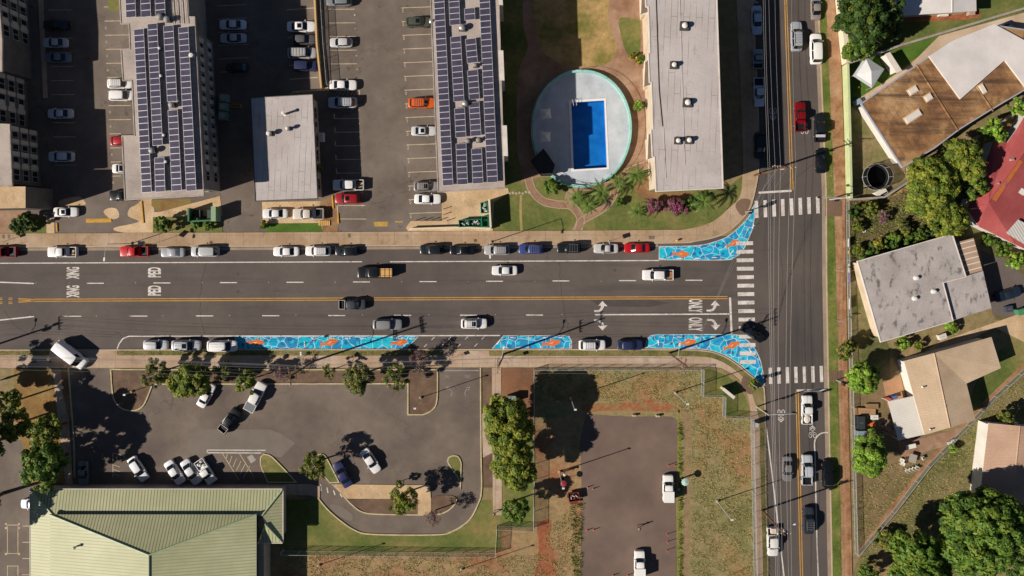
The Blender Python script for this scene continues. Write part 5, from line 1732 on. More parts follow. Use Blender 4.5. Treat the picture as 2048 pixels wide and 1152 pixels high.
on_car('white pickup with rubbish in its bed at the hall', 'rubbish_bags', 'white rubbish bags in the pickup bed at the hall', 'rubbish', bags, (-1.7, 0, 0.7))
on_car('white pickup with open dark bed at the north kerb, above the XING words', 'cardboard_box', 'cardboard box at the tail of the white kerbside pickup bed', 'box', lambda b: b.box((0, 0, .2), (.4, .9, .4), m_cbox).box((0, .1, .42), (.3, .3, .03), m_trimb), (-2.2, .1, 0.7))
on_car('white pickup waiting at the lower stop line', 'cargo_tarp', 'pale tarp bundle in the bed of the waiting white pickup', 'tarp', lambda b: b.lathe((0, 0, 0), [(.5, 0), (.62, .15), (.5, .3), (.1, .36)], plain('tarp_pale', 'd8cdbf', rough=.8), 10, 1.2, 1.0), (-1.7, 0, 0.7))
on_car('white pickup parked under the leaning transformer pole', 'cardboard_box', 'pale carton in the bed of the pickup under the transformer pole', 'box', lambda b: b.box((0, 0, .25), (.9, .9, .5), plain('carton_pale', 'd6c4b0', rough=.8)).box((0, 0, .51), (.9, .05, .02), m_cbox), (-2.2, .1, 0.7))
# =====================================================================  vegetation
def foliage(name, cols):
    m = M(name, cols, scale=0.9, detail=2, rough=0.6, fine=0.3, fscale=3.0, spec=0.3, lo=0.35, hi=0.65)
    nt = m.node_tree
    b = nt.nodes['Principled BSDF']
    tr = nt.nodes.new('ShaderNodeBsdfTranslucent')
    nt.links.new(b.inputs['Base Color'].links[0].from_socket, tr.inputs['Color'])
    mx = nt.nodes.new('ShaderNodeMixShader')
    mx.inputs[0].default_value = 0.25
    nt.links.new(b.outputs[0], mx.inputs[1])
    nt.links.new(tr.outputs[0], mx.inputs[2])
    nt.links.new(mx.outputs[0], nt.nodes['Material Output'].inputs['Surface'])
    return m


F_YG = [foliage('leaf_yellow_green', ['777d28', '949736']), foliage('leaf_mid_green', ['5f7526', '7d8c30']), foliage('leaf_olive', ['4d5c20', '646f2a'])]
F_OL = [foliage('leaf_olive', []or ['4d5c20', '646f2a']), foliage('leaf_olive_pale', ['77772f', '92893c']), foliage('leaf_mid_green', [])]
F_GR = [foliage('leaf_fresh_green', ['527026', '6f8c34']), foliage('leaf_mid_green', []), foliage('leaf_deep_green', ['39511d', '4d6726'])]
F_BR = [foliage('leaf_bright_green', ['78a02e', '9cb845']), foliage('leaf_fresh_green', []), foliage('leaf_mid_green', [])]
F_DK = [foliage('leaf_deep_green', []), foliage('leaf_dark_green', ['2c4018', '3d5420']), foliage('leaf_olive', [])]
F_GG = [foliage('leaf_grey_green', ['5d6638', '777d48']), foliage('leaf_olive', []), foliage('leaf_olive_pale', [])]
F_YE = [foliage('leaf_yellow', ['b0952a', 'd2b53a']), foliage('leaf_yellow_green', []), foliage('leaf_olive', [])]
F_MG = [foliage('flower_magenta', ['8d3566', 'a84a80']), foliage('leaf_olive', []), foliage('leaf_dry_pink', ['7d5058', '8f6668'])]
F_BA = [foliage('leaf_dry_pink', []), foliage('twig_grey', ['77665c', '8d7d72']), foliage('twig_grey', [])]
m_bark = M('bark', ['4d3d31', '6b5848'], 2, fine=0.2, obj=True)


def leaves(name, centres, radii, per, size, mats, parent, seed, flat=0.35, wts=(0.5, 0.32, 0.18)):
    """a crown: many leaf-sized faces spread in clumps"""
    g = np.random.default_rng(seed)
    nC = len(centres)
    mi = g.choice(len(mats), nC, p=wts)
    per_ = np.maximum(3, (per * (radii / radii.mean()) ** 2).astype(int))
    idx = np.repeat(np.arange(nC), per_)
    N = len(idx)
    d = g.normal(size=(N, 3)); d /= np.linalg.norm(d, axis=1)[:, None]
    rr = g.random(N) ** 0.3
    c = centres[idx] + d * (rr * radii[idx])[:, None] * np.array([1, 1, 0.75])
    nrm = d + np.array([0, 0, flat]) + g.normal(size=(N, 3)) * 0.3
    nrm /= np.linalg.norm(nrm, axis=1)[:, None]
    a = np.cross(nrm, g.normal(size=(N, 3))); a /= np.linalg.norm(a, axis=1)[:, None]
    b_ = np.cross(nrm, a)
    s = size * (0.6 + 0.8 * g.random(N))
    a *= s[:, None]; b_ *= (s * 0.55)[:, None]
    v = np.stack([c - a, c - b_ * 0.9 + a * 0.1, c + a, c + b_], 1).reshape(-1, 3)
    me = bpy.data.meshes.new(name)
    me.vertices.add(4 * N); me.vertices.foreach_set('co', v.ravel())
    me.loops.add(4 * N); me.loops.foreach_set('vertex_index', np.arange(4 * N, dtype=np.int32))
    me.polygons.add(N); me.polygons.foreach_set('loop_start', np.arange(0, 4 * N, 4, dtype=np.int32))
    for m in mats: me.materials.append(m)
    jit = g.random(N) < 0.18
    pm = np.where(jit, g.integers(0, len(mats), N), mi[idx])
    me.polygons.foreach_set('material_index', pm.astype(np.int32))
    me.update(calc_edges=True)
    o = bpy.data.objects.new(name, me)
    COL.objects.link(o)
    if parent: o.parent = parent
    return o


_tseed = [100]


def crown_points(r, rz, n, g, lumps):
    pts, rad = [], []
    ph = g.random(4) * 6.28
    for i in range(n):
        th = g.random() * 6.283
        u = g.random() ** 0.5
        k = 1 + lumps * (0.5 * math.sin(2 * th + ph[0]) + 0.35 * math.sin(3 * th + ph[1]) + 0.3 * math.sin(5 * th + ph[2]))
        rr = r * u * k * 0.86
        zz = rz * math.sqrt(max(0.04, 1 - min(0.97, u) ** 2)) * (0.55 + 0.45 * g.random())
        if g.random() < 0.28: zz = -zz * 0.5
        pts.append((rr * math.cos(th), rr * math.sin(th), zz))
        rad.append(r * (0.2 + 0.13 * g.random()))
    return np.array(pts), np.array(rad)


def tree(x, y, rpx, hc, mats, label, group=None, name='tree', cat='tree', dens=1.0, clumps=1.0, lumps=0.35, leaf=0.26, rz=None, stretch=(1, 1), limbs=7, wts=(0.5, 0.32, 0.18), crad=.78):
    """x, y: photo pixel of the crown's centre, hc: height of the crown's centre"""
    _tseed[0] += 1
    g = np.random.default_rng(_tseed[0])
    c = P(x, y, hc)
    r = rpx / S * (1 - hc / H)
    rz = rz or r * 0.72
    t = thing(name, (c.x, c.y, 0), 0, label, cat, group)
    n = int(max(10, 34 * clumps * max(1, r / 2.2) ** 1.5))
    pts, rad = crown_points(r, rz, n, g, lumps)
    pts *= np.array([stretch[0], stretch[1], 1])
    rad = rad * crad * (1 if r < 3 else (3 / r) ** 0.45)
    pts[:, 2] += hc
    pts[:, 2] = np.maximum(pts[:, 2], 0.3)
    per = 70 * dens * (rad.mean() / 0.6) ** 1.5 * (0.26 / leaf) ** 1.6
    leaves('crown', pts, rad, per, leaf, mats, t, _tseed[0], wts=wts)
    b = MB()
    tr = max(0.06, min(0.4, r * 0.055))
    hb = max(0.3, hc - rz * 0.6)
    lean = (g.random(2) - 0.5) * r * 0.12
    fork = Vector((lean[0], lean[1], hb))
    b.tube([(0, 0, -0.1), (lean[0] * .4, lean[1] * .4, hb * .5), fork], tr * 1.25, m_bark, n=8, r1=tr * .8)
    tb = b.build('trunk', t)
    b = MB()
    for k in range(limbs):
        q = pts[int(g.integers(0, n))]
        q = Vector(q)
        mid = fork.lerp(q, .55) + Vector((0, 0, -.1 * r))
        b.tube([fork, mid, q], tr * .55, m_bark, n=5, r1=tr * .12)
        for j in range(2):
            q2 = q + Vector(g.normal(size=3) * r * .22)
            b.tube([mid.lerp(q, .4), q2], tr * .2, m_bark, n=4, r1=tr * .06)
    b.build('limbs', t)
    return t


G_SW = 'trees along the south sidewalk'
tree(312, 748, 30, 3.6, F_GG, 'sparse grey-green tree in the mulch bed west of the bright yellow-green tree', G_SW, dens=0.75, leaf=0.18, clumps=1.3, crad=.6, limbs=12)
tree(380, 760, 40, 4.6, F_YG, 'large bright yellow-green tree over the slanted white sedan', G_SW, dens=1.2, leaf=0.24, clumps=1.5)
tree(452, 740, 26, 3.2, F_GG, 'dull thin tree in shade between two bright green trees', G_SW, dens=0.45, leaf=0.18, crad=.6, limbs=12)
tree(494, 764, 24, 3.6, F_YG, 'small round green tree touching the pickup covered with branches', G_SW, dens=1.2, leaf=0.22)
tree(658, 744, 16, 3.0, F_OL, 'small olive tree in the bed below the twin-arm utility pole', G_SW, dens=0.6, leaf=0.16, crad=.6, limbs=10)
tree(716, 756, 34, 4.4, F_GG, 'broad grey-green tree hanging over the empty angled stalls', G_SW, dens=0.7, leaf=0.18, clumps=1.5, crad=.6, limbs=14)
tree(792, 754, 28, 4.0, F_OL, 'sparse yellowish tree at the end of the long mulch bed', G_SW, dens=0.6, leaf=0.17, clumps=1.3, crad=.6, limbs=12)
tree(838, 722, 26, 2.6, F_BA, 'leafless brown tree by the driveway at the south sidewalk', G_SW, dens=0.22, leaf=0.1, limbs=16)
tree(560, 742, 22, 2.6, F_BA, 'leafless thin tree east of the pickup covered with branches', G_SW, dens=0.2, leaf=0.1, limbs=14)
G_SL = 'trees in the hall lot islands'
tree(626, 936, 30, 4.3, F_OL, 'sparse olive tree over the tip of the small planted island', G_SL, dens=0.5, leaf=0.17, clumps=1.2, limbs=14)
tree(806, 1001, 30, 4.2, F_YG, 'sparse yellow-green tree beside the curved driveway', G_SL, dens=0.55, leaf=0.19, clumps=1.1, limbs=12)
tree(868, 1034, 20, 3.4, F_BA, 'leafless pinkish tree on the curved driveway edge', G_SL, dens=0.2, leaf=0.09, limbs=18)
tree(800, 968, 9, 1.6, F_OL, 'little shrub on the sidewalk edge north of the sparse driveway tree', None, 'shrub', 'shrub', dens=.8, leaf=.15)
G_SE = 'big trees beside the long garden path'
tree(1015, 852, 59, 6.3, F_YG, 'biggest yellow-green tree by the long garden path, casting the large dark shadow', G_SE, dens=1.2, leaf=0.28, clumps=1.3, lumps=.25, stretch=(.95, 1.0))
tree(1030, 926, 50, 5.8, F_YG, 'yellow-green tree directly below the biggest garden path tree', G_SE, dens=1.1, leaf=0.27, clumps=1.3, lumps=.3)
tree(1030, 1020, 27, 4.6, F_GR, 'small deep green tree in the corner of the chain-link fence', G_SE, dens=1.0, leaf=0.22)
G_HW = 'trees west of the hall lot'
tree(18, 806, 28, 5.4, F_YG, 'yellow-green tree at the western photo edge, topmost of its row', G_HW, leaf=.26, dens=1.0)
tree(32, 850, 32, 5.0, F_YG, 'yellow-green tree at the western photo edge, second in its row', G_HW, leaf=.26, dens=0.9)
tree(93, 862, 36, 5.6, F_YG, 'mustard-tinted tree between green neighbours west of the hall lot', G_HW, leaf=.26, dens=1.0)
tree(90, 930, 47, 6.2, F_GR, 'large deep green tree just above the green hall roof', G_HW, leaf=.28, dens=1.1, clumps=1.2)
tree(-78, 784, 46, 6.5, F_GR, 'green tree mostly beyond the western photo edge near the sidewalk', G_HW, leaf=.3, dens=.9)
tree(-50, 900, 60, 8.0, F_GR, 'tall green tree beyond the western photo edge shading the west lot', G_HW, leaf=.32, dens=.9)
tree(-60, 1020, 60, 8.0, F_GR, 'tall green tree beyond the western photo edge beside the court lines', G_HW, leaf=.32, dens=.9)
G_E = 'trees by the houses'
tree(1726, 756, 33, 3.6, F_BR, 'round bright green tree above the white table yard, by the side street crossing', G_E, leaf=.22, dens=1.3, lumps=.12, clumps=1.6)
tree(1737, 908, 41, 4.6, F_BR, 'round glossy bright green tree beside the plastic chairs', G_E, leaf=.22, dens=1.3, lumps=.2, stretch=(.85, 1.1), clumps=1.6)
tree(1692, 700, 20, 3.0, F_OL, 'spiky olive tree leaning over the dusty walk near the stained grey roof', G_E, leaf=.22, dens=.8)
tree(1962, 1060, 92, 8.0, F_GR, 'huge green tree at the lower east side, casting shade on the tan roof', G_E, leaf=.34, dens=1.1, clumps=1.5, lumps=.25)
tree(1836, 1136, 66, 6.5, F_GR, 'large green tree cut by the photo bottom beside the huge tree', G_E, leaf=.32, dens=1.1, clumps=1.4)
tree(2046, 1128, 40, 5.5, F_GR, 'green tree in the southeast photo corner', G_E, leaf=.3, dens=1.0)
tree(1733, 1146, 22, 2.4, F_GR, 'small green bush tree by the diagonal dirt edge', G_E, leaf=.22, dens=1.0)
tree(1722, 34, 56, 6.6, F_DK, 'very dark green tree at the photo top behind the cream wall', G_E, leaf=.3, dens=1.1, clumps=1.3)
tree(1765, 22, 40, 5.4, F_DK, 'dark tree touching the plain white roof', G_E, leaf=.3, dens=1.0)
tree(1718, 92, 32, 4.2, F_GR, 'lighter green tree at the corner of the block wall', G_E, leaf=.26, dens=1.0)
tree(1787, 66, 18, 3.0, F_DK, 'small dark tree on the lawn below the white roof', G_E, leaf=.2, dens=1.0)
tree(1888, 432, 44, 4.6, F_YG, 'olive tree hanging over the stained roof corner and its striped carport', G_E, leaf=.25, dens=1.0, clumps=1.5, lumps=.35)
tree(1944, 378, 28, 4.4, F_GR, 'greener small tree tight against the red hip roof', G_E, leaf=.24, dens=.9)
tree(1858, 372, 58, 5.6, F_YG, 'broad yellow-olive tree beside the trampoline yard corner', G_E, leaf=.26, dens=1.1, clumps=1.7, lumps=.3, wts=(.42, .28, .30))
tree(1924, 322, 46, 5.6, F_YG, 'olive green tree crown shading the red hip roof edge', G_E, leaf=.26, dens=1.1, clumps=1.5, wts=(.42, .28, .30))
tree(1984, 262, 26, 3.2, F_BR, 'bright green big-leaved tree between ochre strip and red roof', G_E, leaf=.3, dens=.9)
tree(2034, 214, 18, 2.4, F_BR, 'small bright green bush at the eastern edge above the red roof', G_E, leaf=.24, dens=.9)
tree(2012, 838, 18, 2.6, F_OL, 'olive bush in the shade above the tan roof', None, 'shrub', 'shrub', leaf=.2)
G_B = 'bushes in the overgrown lot'
BUSH = [(1712, 424, 16, F_DK), (1738, 416, 18, F_OL), (1766, 432, 14, F_BA), (1714, 452, 13, F_OL), (1808, 456, 17, F_GG), (1782, 482, 20, F_GR),
        (1748, 504, 18, F_DK), (1716, 502, 15, F_OL), (1822, 484, 20, F_GR), (1790, 500, 16, F_DK), (1846, 470, 18, F_DK), (1728, 520, 14, F_GR)]
for i, (x, y, r, f) in enumerate(BUSH):
    tree(x, y, r, 1.1, f, 'wild bush in the overgrown lot above the stained grey roof', G_B, 'bush', 'bush', dens=.9 if f is not F_BA else .5, leaf=.2 if f is not F_BA else .12, rz=r / S * .8, lumps=.4, limbs=3)
tree(1757, 488, 10, 1.9, F_YE, 'yellow-green bush shining among the darker bushes of the overgrown lot', None, 'bush', 'bush', leaf=.2)
for x, y, r, f, lab in ((1976, 480, 15, F_GR, 'green shrub in the gap below the red roof corner, nearest the carport'), (2004, 498, 18, F_GR, 'green shrub below the white patio roof of the red house'), (2026, 520, 20, F_BR, 'pale green shrub at the end of the grey driveway'),
                        (1806, 684, 16, F_BR, 'bright green shrub between the stained roof and the beige roof'), (1836, 690, 10, F_YG, 'small yellow-green shrub beside the pale driveway'), (1900, 654, 14, F_BR, 'low green shrub along the stained roof annex'),
                        (1702, 690, 12, F_DK, 'dark shrub behind the spiky olive tree'), (1770, 1078, 22, F_OL, 'olive shrub beside the diagonal dirt edge'),
                        (1506, 768, 11, F_YG, 'fresh green shrub at the sidewalk ramp by the lower crosswalk'), (1905, 898, 9, F_BR, 'small bright plant by the dirt strip beside the patio')):
    tree(x, y, r, 1.0, f, lab, None, 'shrub', 'shrub', leaf=.19, rz=r / S * .8, limbs=3)
# garden shrubs of the apartments
for x, y, r, h, f, lab in ((325, 449, 18, 1.5, F_GR, 'round clipped green bush on the lawn by the green trash enclosure'), (392, 446, 15, .9, F_GR, 'low leafy shrub in front of the green trash enclosure, westerly'), (416, 449, 13, .8, F_GR, 'low leafy shrub in front of the green trash enclosure, easterly'),
                           (1102, 374, 19, 1.6, F_GR, 'round clipped bush below the pool deck'), (1277, 212, 11, 1.5, F_BR, 'bright round bush between pool railing and east block'), (1239, 404, 8, .8, F_GR, 'small ball bush beside the palms'),
                           (56, 440, 18, 1.8, F_DK, 'dark leafy bush by the western stair wing'), (42, 452, 20, 1.0, F_DK, 'low dark hedge bush at the north sidewalk'), (638, 338, 9, 2.2, F_OL, 'narrow olive bush against the office wall'),
                           (527, 452, 7, .8, F_YG, 'tiny yellow-green bush at the corner of the bright lawn'), (1283, 118, 8, .9, F_GR, 'green shrub behind the yellow flowering shrubs')):
    tree(x, y, r, h, f, lab, None, 'bush', 'bush', leaf=.17, dens=1.3, rz=max(.4, h * .9), lumps=.12, limbs=3)
for x, y, r, lab in ((1262, 112, 7, 'yellow flowering shrub beside the courtyard path, upper of two'), (1277, 123, 8, 'yellow flowering shrub beside the courtyard path, lower of two'), (528, 444, 4, 'tiny orange-yellow shrub on the bright lawn corner')):
    tree(x, y, r, .8, F_YE, lab, None, 'shrub', 'shrub', leaf=.16, rz=.6, limbs=2)
for x, y, r, lab in ((1308, 411, 20, 'magenta bougainvillea south of the east block, thinner one'), (1352, 413, 23, 'magenta bougainvillea south of the east block, fuller one near the palm')):
    tree(x, y, r, 1.4, F_MG, lab, 'bougainvillea bushes', 'bougainvillea', 'bush', leaf=.12, dens=.6, rz=1.1, limbs=9, stretch=(1.1, .7), clumps=1.8, wts=(.42, .22, .36))
tree(1386, 404, 16, 1.6, F_DK, 'dark shrub between bougainvillea and the palm', None, 'bush', 'bush', leaf=.16, rz=1.0, limbs=3)

# palms
m_frond = foliage('palm_frond', ['516a2a', '6f8538'])


def palm_proto(r, h, seed):
    g = np.random.default_rng(seed)
    t = thing('palm_tree')
    b = MB()
    b.tube([(0, 0, -.1), (.08, 0, h * .5), (.05, .05, h)], .14, m_bark, n=8, r1=.09)
    b.build('trunk', t)
    b = MB()
    n = 10
    for k in range(n):
        a = 6.283 * k / n + g.random() * .25
        L = r * (.8 + .3 * g.random())
        up = .25 + .7 * g.random()
        d = Vector((math.cos(a), math.sin(a), 0)); s = Vector((-d.y, d.x, 0))
        prev = None
        for i in range(8):
            f = i / 7
            p = Vector((.05, .05, h)) + d * L * f + Vector((0, 0, L * (up * f - (up * .7 + .5) * f * f)))
            w = r * .12 * math.sin(math.pi * min(1, .12 + f * .86)) + .02
            if prev is not None:
                q, w0 = prev
                for sg in (1, -1):      # leaflets on both sides of the rib
                    for j in range(2):
                        u0 = q.lerp(p, j * .5)
                        u1 = q.lerp(p, j * .5 + .5)
                        tip = (u0 + u1) / 2 + s * sg * (w + w0) / 2 * 1.5 + d * .25 * r * .3 - Vector((0, 0, w * .35))
                        b.add([u0, u1, tip], [[0, 1, 2]], m_frond)
            prev = (p, w)
    b.build('fronds', t)
    return t


PALMS = [(1152, 395, 1.7, 2.6, 'palm in the path loop below the pool, westernmost'), (1203, 384, 2.0, 3.4, 'palm in the path loop nearest the pool deck'), (1176, 412, 1.6, 2.4, 'palm at the fork of the garden paths'),
         (1273, 350, 1.9, 3.8, 'palm beside the southwest corner of the east block'), (1276, 424, 1.6, 2.2, 'palm west of the bougainvillea'), (1408, 404, 2.2, 3.6, 'palm nearest the curved sidewalk south of the east block'), (1236, 366, 1.8, 2.6, 'palm right against the pool deck rim')]
for i, (x, y, r, h, lab) in enumerate(PALMS):
    t = palm_proto(r * 1.25, h, 50 + i)
    t.location = P(x, y, h, 0)
    tag(t, lab, 'palm tree', 'palms around the pool garden')


# grass tufts: ground cover nobody could count
def in_poly(px, py, poly):
    inside = np.zeros(len(px), bool)
    j = len(poly) - 1
    for i in range(len(poly)):
        xi, yi = poly[i]; xj, yj = poly[j]
        c = ((yi > py) != (yj > py)) & (px < (xj - xi) * (py - yi) / (yj - yi + 1e-9) + xi)
        inside ^= c
        j = i
    return inside


def tufts(name, polys, holes, per_m2, hgt, mats, seed, wts):
    g = np.random.default_rng(seed)
    P_ = []
    for poly in polys:
        a = np.array(poly)
        lo, hi = a.min(0), a.max(0)
        n = int((hi - lo).prod() / S / S * per_m2)
        p = lo + g.random((n, 2)) * (hi - lo)
        ok = in_poly(p[:, 0], p[:, 1], poly)
        # patchy
        ok &= (np.sin(p[:, 0] * .13 + 1.7 * np.sin(p[:, 1] * .09)) + np.sin(p[:, 1] * .17 + 2 * np.sin(p[:, 0] * .06)) + g.normal(size=n) * .9) > -0.55
        for h_ in holes: ok &= ~in_poly(p[:, 0], p[:, 1], h_)
        P_.append(p[ok])
    p = np.concatenate(P_)
    w = np.stack([(p[:, 0] - NX) / S, (NY - p[:, 1]) / S, np.zeros(len(p))], 1)
    k = 4
    N = len(w) * k
    base = np.repeat(w, k, 0) + np.concatenate([g.normal(size=(N, 2)) * .10, np.full((N, 1), .01)], 1)
    ang = g.random(N) * 6.283
    lean = g.normal(size=(N, 2)) * .16 + np.array([.06, .02])
    hh = hgt * (.5 + g.random(N))
    wd = .03 + .04 * g.random(N)
    dx = np.stack([np.cos(ang) * wd, np.sin(ang) * wd, np.zeros(N)], 1)
    tip = base + np.concatenate([lean, hh[:, None]], 1)
    v = np.stack([base - dx, base + dx, tip], 1).reshape(-1, 3)
    me = bpy.data.meshes.new(name)
    me.vertices.add(3 * N); me.vertices.foreach_set('co', v.ravel())
    me.loops.add(3 * N); me.loops.foreach_set('vertex_index', np.arange(3 * N, dtype=np.int32))
    me.polygons.add(N); me.polygons.foreach_set('loop_start', np.arange(0, 3 * N, 3, dtype=np.int32))
    for m in mats: me.materials.append(m)
    me.polygons.foreach_set('material_index', g.choice(len(mats), N, p=wts).astype(np.int32))
    me.update(calc_edges=True)
    o = bpy.data.objects.new(name, me)
    COL.objects.link(o)
    o['kind'] = 'stuff'
    return o


B_DRY = [M('blade_straw', ['9a8a58', 'b5a272'], 1, fine=.2), M('blade_olive', ['6d6f36', '848243'], 1, fine=.2), M('blade_green', ['56682a', '6f7d38'], 1, fine=.2)]
FIELD = [(1070, 738), (1404, 738), (1404, 792), (1445, 794), (1445, 832), (1502, 834), (1506, 930), (1511, 1190), (1380, 1190), (1384, 830), (1320, 804), (1072, 806)]
tufts('dry_grass', [FIELD], [], 15, .16, B_DRY, 1, [.62, .30, .08])['label'] = 'dry tufted grass covering the fenced field'
tufts('dry_grass', [[(560, 1108), (1090, 1110), (1090, 1060), (1150, 1010), (1156, 1190), (560, 1190)]], [], 14, .15, B_DRY, 2, [.72, .24, .04])['label'] = 'straw-coloured grass along the photo bottom'
tufts('weeds', [[(1141, 1005), (1166, 1005), (1160, 1190), (1142, 1190)], [(1357, 845), (1364, 845), (1364, 1190), (1357, 1190)]], [], 22, .3, B_DRY, 3, [.15, .3, .55])['label'] = 'green weeds along the edges of the field lot'
tufts('yard_grass', [[(2048, 740), (1989, 800), (1934, 858), (1784, 1028), (1719, 1118), (1704, 1190), (1800, 1190), (1900, 1000), (1955, 1000), (1975, 850), (2048, 830)],
                     [(1704, 1000), (1709, 1110), (1780, 1012), (1850, 925), (1760, 930)]], [], 12, .17, B_DRY, 4, [.55, .33, .12])['label'] = 'uncut yard grass beside the diagonal dirt edge'
tufts('verge_grass', [[(0, 701), (100, 701), (100, 711), (0, 711)], [(235, 701), (760, 700), (886, 700), (886, 711), (235, 712)], [(984, 700), (1290, 700), (1400, 702), (1398, 713), (984, 711)], [(1521, 850), (1531, 850), (1538, 1152), (1527, 1152)],
                      [(1656, 430), (1662, 860), (1668, 1150), (1682, 1150), (1678, 860), (1672, 430)], [(1654, 390), (1640, 10), (1652, 10), (1668, 300), (1670, 390)]], [], 16, .2, B_DRY, 5, [.25, .35, .4])['label'] = 'rough grass on the kerbside verges'
tufts('wild_growth', [[(1697, 404), (1760, 402), (1862, 345), (1905, 466), (1716, 520), (1698, 528)]], [], 14, .35, B_DRY + [M('blade_brown', ['6f5540', '86705a'], 1, fine=.2)], 6, [.2, .3, .3, .2])['label'] = 'wild undergrowth of the overgrown lot'
# =====================================================================  street murals
def mural_material():
    m = bpy.data.materials.new('mural_water_paint')
    m.use_nodes = True
    nt = m.node_tree
    b = nt.nodes['Principled BSDF']
    b.inputs['Roughness'].default_value = 0.9
    b.inputs['Specular IOR Level'].default_value = 0.15
    pos = nt.nodes.new('ShaderNodeNewGeometry').outputs['Position']
    nz = nt.nodes.new('ShaderNodeTexNoise')
    nz.inputs['Scale'].default_value = 0.55
    nz.inputs['Detail'].default_value = 0
    nt.links.new(pos, nz.inputs['Vector'])
    sc = nt.nodes.new('ShaderNodeVectorMath'); sc.operation = 'SCALE'; sc.inputs['Scale'].default_value = 1.0
    nt.links.new(nz.outputs['Color'], sc.inputs[0])
    ad = nt.nodes.new('ShaderNodeVectorMath')
    nt.links.new(pos, ad.inputs[0]); nt.links.new(sc.outputs[0], ad.inputs[1])

    def vor(feature, scale):
        v = nt.nodes.new('ShaderNodeTexVoronoi')
        v.feature = feature
        v.voronoi_dimensions = '2D'
        v.inputs['Scale'].default_value = scale
        v.inputs['Randomness'].default_value = 0.9
        nt.links.new(ad.outputs[0], v.inputs['Vector'])
        return v

    def lt(sock, val):
        n = nt.nodes.new('ShaderNodeMath'); n.operation = 'LESS_THAN'; n.inputs[1].default_value = val
        nt.links.new(sock, n.inputs[0])
        return n.outputs[0]

    def mix(a, bcol, fac):
        n = nt.nodes.new('ShaderNodeMix'); n.data_type = 'RGBA'
        nt.links.new(fac, n.inputs['Factor'])
        nt.links.new(a, n.inputs['A'])
        if isinstance(bcol, str): n.inputs['B'].default_value = C(bcol)
        else: nt.links.new(bcol, n.inputs['B'])
        return n.outputs['Result']
    v1 = vor('F1', 0.6)
    sep = nt.nodes.new('ShaderNodeSeparateColor')
    nt.links.new(v1.outputs['Color'], sep.inputs[0])
    rp = nt.nodes.new('ShaderNodeValToRGB')
    rp.color_ramp.interpolation = 'CONSTANT'
    el = rp.color_ramp.elements
    el[0].position, el[0].color = 0, C('2f8fc0')
    el[1].position, el[1].color = .3, C('19aad2')
    for p_, c_ in ((.55, '25c0da'), (.8, '2a9fd0')):
        e = el.new(p_); e.color = C(c_)
    nt.links.new(sep.outputs[0], rp.inputs['Fac'])
    col = rp.outputs['Color']
    v3 = vor('F1', 0.75)
    col = mix(col, '32c8dd', lt(v3.outputs['Distance'], .26))
    v4 = vor('F1', 0.5)
    col = mix(col, '2c74a6', lt(v4.outputs['Distance'], .17))
    v2 = vor('DISTANCE_TO_EDGE', 0.6)
    col = mix(col, 'd3dcdc', lt(v2.outputs['Distance'], .024))
    wear = nt.nodes.new('ShaderNodeTexNoise')
    wear.inputs['Scale'].default_value = 1.6
    wear.inputs['Detail'].default_value = 8
    nt.links.new(pos, wear.inputs['Vector'])
    mr = nt.nodes.new('ShaderNodeMapRange')
    mr.inputs[1].default_value, mr.inputs[2].default_value, mr.inputs[3].default_value, mr.inputs[4].default_value = .32, .68, .74, 1.06
    nt.links.new(wear.outputs['Fac'], mr.inputs[0])
    s2 = nt.nodes.new('ShaderNodeVectorMath'); s2.operation = 'SCALE'
    nt.links.new(col, s2.inputs[0]); nt.links.new(mr.outputs[0], s2.inputs['Scale'])
    nt.links.new(s2.outputs[0], b.inputs['Base Color'])
    return m


m_mural = mural_material()
m_koi = M('koi_orange_paint', ['d2652f', 'dd7a3c'], 1.5, fine=.1)
m_koiw = M('koi_pale_paint', ['e0a878', 'e8bd95'], 1.5, fine=.1)


def fish(parent, x, y, a, s=1.0, flip=1):
    body = [(17, 0), (14, -3.5), (6, -5.2), (-3, -4.6), (-10, -2.2), (-15, -3.2), (-20, -7), (-18, -1), (-23, 4.5), (-14, 2.6), (-8, 3.6), (-2, 5.2), (6, 5.2), (13, 3.2)]
    ca, sa = math.cos(a), math.sin(a)
    tr = lambda p: (x + s * (p[0] * ca - flip * p[1] * sa), y + s * (p[0] * sa + flip * p[1] * ca))
    b = MB()
    z = .0305
    def flat(pts, zz, mt):
        w = [P(*tr(p), 0, zz) for p in pts]
        ar = sum(w[i].x * w[(i + 1) % len(w)].y - w[(i + 1) % len(w)].x * w[i].y for i in range(len(w)))
        b.poly(w if ar > 0 else w[::-1], mt)
    flat(spl(body, 3, True), z, m_koi)
    flat([(6, -5), (2, -8.5), (-2, -7), (0, -4)], z + .001, m_koi)
    flat([(5, 5), (0, 8.5), (-3, 7), (0, 4)], z + .001, m_koi)
    flat(spl([(4, -2), (0, -1), (-6, 0), (0, 1.2)], 3, True), z + .002, m_koiw)
    b.build('koi_fish', parent)


